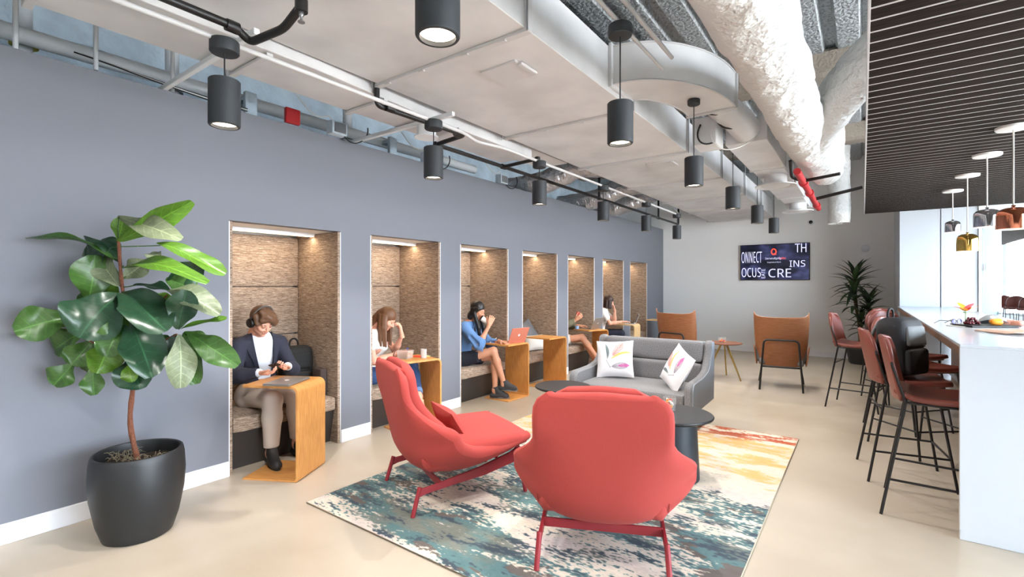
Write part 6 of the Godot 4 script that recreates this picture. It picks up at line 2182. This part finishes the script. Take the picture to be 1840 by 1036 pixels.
func txt(s: String, size: float, m: Material, parent: Node3D, at: Vector3, sc := Vector3.ONE, turn := 0.0, mono := "Droid Sans") -> void:
	var f := SystemFont.new()
	f.font_names = PackedStringArray([mono])
	var tm := TextMesh.new()
	tm.text = s
	tm.font = f
	tm.font_size = 64
	tm.pixel_size = size / 64.0
	tm.depth = 0.002
	tm.horizontal_alignment = HORIZONTAL_ALIGNMENT_LEFT
	tm.vertical_alignment = VERTICAL_ALIGNMENT_BOTTOM
	part("lettering", tm, m, parent, Transform3D(Basis(Vector3.BACK, turn).scaled_local(sc), at))

func laptop(label: String, at: Vector3, turn: float, open: float, m: Material, w := 0.31, d := 0.215) -> void:
	# user side is -z, hinge at +z
	var t := thing("laptop", label, "laptop", at, turn, "laptops on the ply tables")
	var dark := mat("keyboard_dark", Color(0.10, 0.10, 0.105), 0.5)
	part("base", boxm(Vector3(w, 0.010, d), 0.003, Vector3(0, 0.006, 0)), m, t)
	if open > 0.1:
		part("keyboard", boxm(Vector3(w * 0.86, 0.002, d * 0.5), 0.0, Vector3(0, 0.0115, d * 0.14)), dark, t)
	var hb := Basis(Vector3.RIGHT, -(PI - open)) if open > 0.1 else Basis.IDENTITY
	var lid := G.new()
	if open > 0.1:
		var b := Basis(Vector3.RIGHT, -(PI / 2 - (open - PI / 2)) + PI / 2) if false else Basis(Vector3.RIGHT, open - PI / 2)
		lid.box(b * Vector3(0, d / 2, 0) + Vector3(0, 0.012, d / 2), Vector3(w, d, 0.006), 0.002, b)
		part("lid", lid, m, t)
		var sc := G.new()
		sc.box(b * Vector3(0, d / 2 + 0.004, -0.0034) + Vector3(0, 0.012, d / 2), Vector3(w - 0.016, d - 0.022, 0.001), 0.0, b)
		part("display", sc, mat("display_dark", Color(0.25, 0.28, 0.34), 0.2), t)
		var lg := G.new()
		lg.lathe([Vector2(0, 0), Vector2(0.017, 0.0), Vector2(0.017, 0.0), Vector2(0.017, 0.001), Vector2(0, 0.001)], 16, b * Vector3(0, d / 2, 0.003) + Vector3(0, 0.012, d / 2), b * Basis(Vector3.RIGHT, PI / 2))
		part("emblem", lg, mats.frame_white, t)
	else:
		part("lid", boxm(Vector3(w, 0.007, d), 0.003, Vector3(0, 0.0146, 0)), m, t)
		var lg := G.new()
		lg.lathe([Vector2(0, 0.018), Vector2(0.017, 0.018), Vector2(0.017, 0.018), Vector2(0.016, 0.0187), Vector2(0, 0.0187)], 16)
		part("emblem", lg, mats.frame_white, t)

func glass_pot(g: G, r: float, h: float, ctr := Vector3.ZERO) -> void:
	g.lathe([Vector2(0, 0), Vector2(r * 0.9, 0), Vector2(r * 0.9, 0), Vector2(r, h), Vector2(r, h), Vector2(r - 0.003, h), Vector2(r - 0.003, h), Vector2(r * 0.9 - 0.003, 0.004), Vector2(0, 0.004)], 24, ctr)

func backpack(called: String, label: String, at: Vector3, turn: float, w: float, h: float, d: float, m: Material, m2: Material) -> Node3D:
	var t := thing(called, label, "backpack", at, turn)
	var g := G.new()
	g.soft(Vector3(0, h * 0.5, 0), Vector3(w, h, d), minf(w, d) * 0.36, 12, Basis(Vector3.RIGHT, -0.03))
	part("body", g, m, t)
	g = G.new()
	g.soft(Vector3(0, h * 0.27, d * 0.50), Vector3(w * 0.80, h * 0.44, d * 0.30), 0.035, 8)
	part("front_pocket", g, m, t)
	g = G.new()
	g.soft(Vector3(0, h * 0.70, d * 0.46), Vector3(w * 0.72, h * 0.34, d * 0.22), 0.03, 8, Basis(Vector3.RIGHT, -0.12))
	part("upper_pocket", g, m2, t)
	g = G.new()
	g.soft(Vector3(w * 0.46, h * 0.28, 0), Vector3(w * 0.18, h * 0.42, d * 0.7), 0.025, 7)
	part("side_pocket", g, m2, t)
	g = G.new()
	g.tube(bez(Vector3(-0.04, h - 0.01, -d * 0.30), Vector3(-0.05, h + 0.09, -d * 0.30), Vector3(0.05, h + 0.09, -d * 0.30), Vector3(0.04, h - 0.01, -d * 0.30), 12), 0.009, 8)
	part("handle", g, m, t)
	for x in [-1.0, 1.0]:
		g = G.new()
		g.tube(bez(Vector3(x * w * 0.22, h - 0.04, -d * 0.42), Vector3(x * w * 0.28, h * 0.75, -d * 0.85), Vector3(x * w * 0.30, h * 0.3, -d * 0.75), Vector3(x * w * 0.32, 0.05, -d * 0.38), 12), 0.012, 8)
		part("shoulder_strap", g, m2, t)
		g = G.new()
		g.tube([0, 1, 2, 3, 4, 5, 6, 7, 8, 9].map(func(k): return Vector3(x * w * 0.22 + cos(k * TAU / 10) * 0.014, h - 0.055 + sin(k * TAU / 10) * 0.014, d * 0.40)), 0.0028, 5, false, true)
		part("ring", g, mats.chrome, t)
	return t

func build_details() -> void:
	# ---- wall screen
	var tv := thing("wall_screen", "flat screen on the far white wall showing handwritten words", "screen", Vector3(-1.575, 2.005, -11.965))
	part("bezel", boxm(Vector3(1.35, 0.795, 0.05), 0.004, Vector3(0, 0, -0.005)), mat("bezel", Color(0.035, 0.035, 0.04), 0.3), tv)
	var scr_tex := noise_tex(256, 0.008, [[0.0, Color(0.045, 0.045, 0.09)], [0.45, Color(0.10, 0.11, 0.21)], [0.75, Color(0.22, 0.24, 0.40)], [1.0, Color(0.34, 0.36, 0.52)]], 3, 71)
	var sm := mat("screen_picture", Color(0.02, 0.02, 0.03), 0.2, {"glow": 1.0, "glowc": Color(0, 0, 0)})
	sm.emission_texture = scr_tex
	sm.emission_energy_multiplier = 0.9
	var g := G.new()
	g.quad(Vector3(-0.66, -0.382, 0.0215), Vector3(0.66, -0.382, 0.0215), Vector3(0.66, 0.382, 0.0215), Vector3(-0.66, 0.382, 0.0215))
	var sc := part("screen_panel", g, sm, tv)
	var wt := mat("screen_white_text", Color(0.8, 0.8, 0.85), 0.5, {"glow": 0.75, "glowc": Color(0.85, 0.85, 1.0)})
	var ct := mat("screen_coral_text", Color(0.9, 0.3, 0.25), 0.5, {"glow": 0.8, "glowc": Color(1.0, 0.33, 0.27)})
	var z := 0.0235
	txt("ONNECT", 0.22, wt, sc, Vector3(-0.655, -0.09, z), Vector3(0.50, 1.55, 1))
	txt("OCUS", 0.22, wt, sc, Vector3(-0.655, -0.395, z), Vector3(0.72, 1.3, 1))
	txt("EATE", 0.10, wt, sc, Vector3(-0.145, -0.36, z), Vector3(1.0, 1.0, 1), PI / 2)
	txt("CRE", 0.26, wt, sc, Vector3(-0.12, -0.40, z), Vector3(1.05, 1.0, 1))
	txt("INS", 0.20, wt, sc, Vector3(0.29, -0.16, z), Vector3(0.98, 0.95, 1))
	txt("TH", 0.20, wt, sc, Vector3(0.40, 0.13, z), Vector3(0.95, 1.3, 1))
	txt("Serendipity", 0.062, wt, sc, Vector3(-0.17, 0.045, z), Vector3.ONE, 0.0)
	txt("Labs", 0.062, ct, sc, Vector3(0.105, 0.045, z), Vector3.ONE, 0.0)
	txt("Inspired at Work", 0.036, wt, sc, Vector3(-0.13, -0.025, z), Vector3.ONE, 0.0)
	g = G.new()
	var ring := []
	for k in 24: ring.append(Vector3(0.0 + cos(k * TAU / 24) * 0.045, 0.225 + sin(k * TAU / 24) * 0.062, 0.024))
	g.tube(ring, 0.014, 6, false, true)
	g.tube([Vector3(0.005, 0.19, 0.024), Vector3(0.045, 0.16, 0.024)], 0.011, 6)
	part("logo_ring", g, ct, sc)
	# ---- small devices on the far wall
	var cam := thing("security_camera", "small round dome camera on the far white wall under the duct", "camera", Vector3(-0.887, 2.83, -12.0))
	g = G.new()
	g.lathe([Vector2(0, 0.0), Vector2(0.06, 0.0), Vector2(0.06, 0.0), Vector2(0.058, 0.02), Vector2(0.04, 0.03), Vector2(0.0, 0.03)], 24, Vector3.ZERO, Basis(Vector3.RIGHT, PI / 2))
	part("housing", g, mats.frame_white, cam)
	g = G.new()
	g.lathe([Vector2(0.036, 0.028), Vector2(0.034, 0.042), Vector2(0.02, 0.055), Vector2(0, 0.06)], 20, Vector3.ZERO, Basis(Vector3.RIGHT, PI / 2))
	part("lens_dome", g, mat("lens_black", Color(0.03, 0.03, 0.03), 0.15), cam)
	g = G.new()
	g.lathe([Vector2(0, 0.0), Vector2(0.07, 0.0), Vector2(0.07, 0.0), Vector2(0.066, 0.025), Vector2(0.05, 0.035), Vector2(0.0, 0.04)], 24, Vector3(0.045, 2.235, -12.0), Basis(Vector3.RIGHT, PI / 2))
	single("wall_sensor", g, mats.frame_white, "round white sensor on the far wall above the dracaena", "sensor")
	# ---- things on the ply tables
	var silver := mat("laptop_silver", Color(0.62, 0.60, 0.585), 0.35, {"metal": 0.6})
	laptop("closed silver laptop lying on the table before the man in the blazer", Vector3(-3.69, 0.731, -2.06), atan2(-0.47, -0.88) + PI / 2 + 0.04, 0.0, silver)
	laptop("open laptop in a copper coloured case before the woman in blue", Vector3(-3.83, 0.731, -5.27), atan2(0.97, 0.2), 2.0, mat("laptop_copper", Color(0.76, 0.44, 0.35), 0.5))
	laptop("open grey laptop on the ply table behind the sofa", Vector3(-3.90, 0.731, -7.74), atan2(0.97, 0.1), 2.05, silver)
	laptop("open white laptop used by the woman with the dark bob", Vector3(-3.75, 0.731, -9.18), atan2(0.9, -0.43), 1.95, mat("laptop_white", Color(0.86, 0.85, 0.83), 0.4), 0.28, 0.2)
	var tub := thing("food_tub", "clear square plastic salad tub on the table of the woman eating", "food container", Vector3(-3.90, 0.731, -3.47), 0.3)
	g = G.new()
	var clear := mat("clear_plastic", Color(0.92, 0.90, 0.88), 0.2, {"alpha": 0.3})
	g.prism(PackedVector2Array([Vector2(-0.055, 0), Vector2(0.055, 0), Vector2(0.07, 0.085), Vector2(-0.07, 0.085)]), Transform3D.IDENTITY, 0.12, 0.004)
	part("tub_walls", g, clear, tub)
	g = G.new()
	g.soft(Vector3(0, 0.032, 0), Vector3(0.095, 0.045, 0.09), 0.02, 6)
	part("salad", g, mat("food", Color(0.62, 0.42, 0.28), 0.8), tub)
	g = G.new()
	glass_pot(g, 0.033, 0.095, Vector3(-3.76, 0.731, -3.60))
	single("drinking_glass", g, clear, "small clear drinking glass beside the salad tub", "glass")
	g = G.new()
	g.box(Vector3(-3.87, 0.7335, -3.64), Vector3(0.13, 0.005, 0.09), 0.001, Basis(Vector3.UP, 0.4))
	single("red_packet", g, mat("packet_red", Color(0.85, 0.22, 0.15), 0.6), "flat red packet lying behind the salad tub", "packet")
	g = G.new()
	g.box(Vector3(-3.80, 0.7375, -3.68), Vector3(0.07, 0.003, 0.06), 0.001, Basis(Vector3.UP, -0.2))
	single("paper_napkin", g, mat("napkin", Color(0.88, 0.86, 0.55), 0.9), "pale yellow napkin on the red packet beside the glass", "napkin")
	g = G.new()
	g.tube([Vector3(-4.00, 0.80, -3.58), Vector3(-3.93, 0.82, -3.52), Vector3(-3.90, 0.83, -3.50)], [0.004, 0.006, 0.012], 6)
	single("blue_fork", g, mat("fork_blue", Color(0.15, 0.18, 0.45), 0.4), "dark blue plastic fork held over the salad tub", "fork")
	# sunglasses, pouch and pen beside the copper laptop
	g = G.new()
	g.soft(Vector3(-3.98, 0.746, -5.12), Vector3(0.13, 0.03, 0.07), 0.014, 6, Basis(Vector3.UP, 0.4))
	single("glasses_case", g, mat("case_purple", Color(0.24, 0.22, 0.38), 0.6), "dark purple glasses case beside the copper coloured laptop", "case")
	g = G.new()
	g.tube([Vector3(-4.02, 0.735, -5.05), Vector3(-3.99, 0.79, -5.16)], 0.004, 6)
	single("stylus", g, mats.frame_white, "thin white stylus leaning on the purple glasses case", "stylus")
	g = G.new()
	g.lathe([Vector2(0, 0), Vector2(0.035, 0), Vector2(0.035, 0), Vector2(0.036, 0.055), Vector2(0.036, 0.055), Vector2(0, 0.055)], 20, Vector3(-4.06, 0.731, -7.55))
	single("round_tin", g, mat("tin_blue", Color(0.55, 0.66, 0.80), 0.35), "small blue and white tin beside the grey laptop", "tin")
	# ---- bags and pillows on the benches
	var bk := mat("canvas_black", Color(0.075, 0.078, 0.075), 0.8)
	var b1 := backpack("backpack", "black backpack standing on the bench beside the man in the blazer", Vector3(-4.50, 0.448, -2.60), PI / 2 - 0.2, 0.30, 0.46, 0.19, bk, bk)
	var pb := thing("paper_bag", "dark brown paper bag in the corner of the man's alcove", "bag", Vector3(-4.25, 0.448, -2.70))
	part("bag_body", boxm(Vector3(0.14, 0.25, 0.07), 0.006, Vector3(0, 0.125, 0)), mat("bag_brown", Color(0.27, 0.22, 0.20), 0.8), pb)
	g = G.new()
	g.tube(bez(Vector3(-0.03, 0.245, 0.036), Vector3(-0.03, 0.31, 0.036), Vector3(0.03, 0.31, 0.036), Vector3(0.03, 0.245, 0.036), 10), 0.003, 5)
	part("bag_handle", g, mat("bag_brown", Color.WHITE), pb)
	g = G.new()
	g.soft(Vector3.ZERO, Vector3(0.10, 0.16, 0.06), 0.02, 5)
	single("yellow_pouch", g, mat("pouch_yellow", Color(0.86, 0.66, 0.16), 0.7), "small yellow pouch between the man and the black backpack", "pouch", "", Transform3D(Basis(Vector3.UP, 0.5), Vector3(-4.58, 0.53, -2.42)))
	g = G.new()
	pillow(g, 0.42, 0.42, 0.14)
	single("bench_pillow", g, mat("pillow_grey", Color(0.42, 0.42, 0.43), 0.9), "dark grey square pillow propped at the back of the empty alcove bench", "pillow", "", Transform3D(Basis(Vector3.UP, PI / 2 - 0.5) * Basis(Vector3.RIGHT, -0.3) * Basis(Vector3.BACK, 0.5), Vector3(-4.50, 0.675, -6.62)))
	g = G.new()
	pillow(g, 0.40, 0.26, 0.14)
	single("bench_pillow", g, mat("pillow_white", Color(0.83, 0.82, 0.80), 0.9), "white rectangular pillow in front of the grey one in the empty alcove", "pillow", "", Transform3D(Basis(Vector3.UP, PI / 2 - 0.3) * Basis(Vector3.RIGHT, -0.45), Vector3(-4.28, 0.575, -6.55)))
	# ---- grey backpack on the bar stool
	var gb := backpack("backpack", "grey and black backpack sitting on the second bar stool", Vector3(0.24, 0.786, -4.92), PI / 2 - 0.5, 0.34, 0.46, 0.22, mat("canvas_dark", Color(0.11, 0.11, 0.12), 0.75), mat("canvas_grey", Color(0.42, 0.43, 0.43), 0.8))
	# ---- things on the bar
	var gl := thing("eyeglasses", "dark framed eyeglasses with blue mirrored lenses lying on the white bar", "eyeglasses", Vector3(0.67, 1.151, -5.75), 0.9)
	var fm := mat("frame_dark", Color(0.10, 0.10, 0.12), 0.3)
	for s in [-1.0, 1.0]:
		g = G.new()
		var rg := []
		for k in 14: rg.append(Vector3(s * 0.036 + cos(k * TAU / 14) * 0.028, 0.030 + sin(k * TAU / 14) * 0.022, 0))
		g.tube(rg, 0.0028, 5, false, true)
		part("rim", g, fm, gl)
		g = G.new()
		g.lathe([Vector2(0, -0.001), Vector2(0.026, -0.001), Vector2(0.026, -0.001), Vector2(0.026, 0.001), Vector2(0.026, 0.001), Vector2(0, 0.001)], 14, Vector3(s * 0.036, 0.030, 0), Basis(Vector3.RIGHT, PI / 2).scaled_local(Vector3(1, 1, 0.82)))
		part("lens", g, mat("lens_blue", Color(0.12, 0.16, 0.42), 0.1), gl)
		g = G.new()
		g.tube([Vector3(s * 0.064, 0.036, 0), Vector3(s * 0.068, 0.034, -0.09), Vector3(s * 0.066, 0.006, -0.135)], 0.0026, 5)
		part("temple", g, fm, gl)
	g = G.new()
	g.tube([Vector3(-0.009, 0.034, 0), Vector3(0, 0.038, 0.002), Vector3(0.009, 0.034, 0)], 0.0026, 5)
	part("bridge", g, fm, gl)
	g = G.new()
	g.box(Vector3(0.66, 1.153, -5.55), Vector3(0.075, 0.006, 0.15), 0.002, Basis(Vector3.UP, 0.8))
	single("phone", g, mats.frame_white, "white phone lying flat beside the eyeglasses on the bar", "phone")
	var tr := thing("fruit_tray", "black rectangular tray of fruit on the white bar", "tray", Vector3(0.83, 1.151, -5.62), 0.55)
	part("tray_base", boxm(Vector3(0.36, 0.012, 0.20), 0.004, Vector3(0, 0.006, 0)), fm, tr)
	part("tray_rim", boxm(Vector3(0.38, 0.008, 0.22), 0.003, Vector3(0, 0.014, 0)), fm, tr)
	var gm := mat("grape", Color(0.34, 0.09, 0.13), 0.25)
	var grape := G.new()
	grape.lathe([Vector2(0, -0.013), Vector2(0.008, -0.010), Vector2(0.012, 0.0), Vector2(0.008, 0.010), Vector2(0, 0.013)], 10)
	var gmesh := grape.mesh()
	var tb := tr.transform
	for k in 30:
		var lay := 0 if k < 16 else (1 if k < 26 else 2)
		var q := Vector3(-0.11 + 0.055 * cos(k * 2.4) * (1.0 - lay * 0.25) * sqrt(fposmod(k * 0.37, 1.0)), 0.031 + lay * 0.018, 0.05 * sin(k * 2.4) * (1.0 - lay * 0.25) * sqrt(fposmod(k * 0.37, 1.0)))
		single("grape", gmesh, gm, "dark red grape in the bunch on the black tray", "grape", "grapes on the black tray", Transform3D(Basis(Vector3(1, 0, 0.3).normalized(), k * 0.7), tb * q))
	for k in 2:
		g = G.new()
		g.soft(Vector3.ZERO, Vector3(0.085, 0.05, 0.06), 0.025, 7)
		single("mango_half", g, mat("mango", Color(0.93, 0.60, 0.16), 0.45), ["scored orange mango half on the tray beside the grapes", "orange mango half resting at the outer end of the tray"][k], "fruit", "", Transform3D(Basis(Vector3.UP, 0.3 + k), tb * Vector3(0.055 + 0.08 * k, 0.043, 0.04 - 0.08 * k)))
	g = G.new()
	g.lathe([Vector2(0, 0), Vector2(0.05, 0), Vector2(0.085, 0.03), Vector2(0.10, 0.07), Vector2(0.10, 0.07), Vector2(0.096, 0.07), Vector2(0.08, 0.032), Vector2(0, 0.008)], 28, Vector3.ZERO)
	single("grey_bowl", g, mat("bowl_grey", Color(0.60, 0.64, 0.68), 0.35), "pale grey bowl tipped behind the fruit on the bar", "bowl", "", Transform3D(Basis(Vector3.RIGHT, 2.7), Vector3(0.93, 1.222, -5.98)))
	for k in 3:
		g = G.new()
		g.soft(Vector3.ZERO, Vector3(0.11, 0.05, 0.08), 0.022, 6)
		single("bread_roll", g, mat("bread_pink", Color(0.74, 0.55, 0.50), 0.8), "pinkish roll on the bar behind the fruit tray", "food", "rolls behind the fruit tray", Transform3D(Basis(Vector3.UP, k * 0.8), Vector3(1.02 + 0.05 * k, 1.176 + 0.0 * k, -5.95 + 0.13 * k)))
	# flower in a glass
	var va := thing("flower_glass", "clear glass with a yellow and orange flower on the bar", "vase", Vector3(0.80, 1.151, -6.32))
	g = G.new()
	glass_pot(g, 0.04, 0.09)
	part("glass_body", g, mats.glass, va)
	for k in 6:
		var a := k * TAU / 6
		g = leaf(Vector3(0, 0.10, 0), Vector3(cos(a) * 0.09, 0.16 + 0.03 * sin(k * 2.0), sin(a) * 0.09), 0.06, Vector3.UP, 0.2, 0.2, 0.3, 1.0)
		part("petal", g, mat("petal_a", Color(0.95, 0.62, 0.15), 0.6) if k % 2 == 0 else mat("petal_b", Color(0.90, 0.35, 0.38), 0.6), va)
	for k in 2:
		g = leaf(Vector3(0, 0.08, 0), Vector3(-0.05 + 0.12 * k, 0.10, 0.05), 0.035, Vector3.UP, 0.2, 0.3, 0.2, 1.0)
		part("leaf", g, mat("petal_leaf", Color(0.42, 0.55, 0.22), 0.6), va)
	g = G.new()
	g.tube([Vector3(0, 0.006, 0), Vector3(0, 0.105, 0)], 0.004, 6)
	part("stem", g, mat("petal_leaf", Color.WHITE), va)
	var mg := thing("magazine", "open magazine with pale brown cover at the near end of bar", "magazine", Vector3(0.93, 1.151, -5.02), 0.5)
	g = G.new()
	shell(g, 7, 5, func(u: float, v: float): return Vector3((u - 0.5) * 0.40, 0.006 + 0.010 * absf(sin(u * TAU)), (0.5 - v) * 0.27), func(u: float, v: float): return 0.006)
	part("pages", g, mat("magazine_page", Color(0.80, 0.66, 0.58), 0.5), mg)
	# ---- glass jars on the little tables
	var ja := thing("candy_jar", "small glass jar of orange sweets on the black drum table", "jar", Vector3(-1.25, 0.503, -3.88))
	g = G.new()
	glass_pot(g, 0.05, 0.10)
	part("jar_body", g, mats.glass, ja)
	for k in 14:
		g = G.new()
		g.soft(Vector3(0.025 * cos(k * 2.4) * sqrt(fposmod(k * 0.31, 1.0)), 0.017 + 0.0048 * k, 0.025 * sin(k * 2.4) * sqrt(fposmod(k * 0.31, 1.0))), Vector3(0.024, 0.018, 0.024), 0.008, 4)
		part("sweet", g, [mat("sweet_orange", Color(0.95, 0.55, 0.10), 0.35), mat("sweet_red", Color(0.75, 0.18, 0.12), 0.35), mat("sweet_wrap", Color(0.85, 0.83, 0.78), 0.3)][k % 3], ja)
	var jb := thing("candy_jar", "clear glass bowl with orange sweets on the tripod table", "jar", Vector3(-1.83, 0.575, -8.30))
	g = G.new()
	glass_pot(g, 0.065, 0.09)
	part("jar_body", g, mats.glass, jb)
	for k in 8:
		g = G.new()
		g.soft(Vector3(0.03 * cos(k * 2.4), 0.016 + 0.004 * k, 0.03 * sin(k * 2.4)), Vector3(0.03, 0.02, 0.024), 0.008, 4)
		part("sweet", g, [mats.sweet_orange, mats.sweet_red][k % 2], jb)
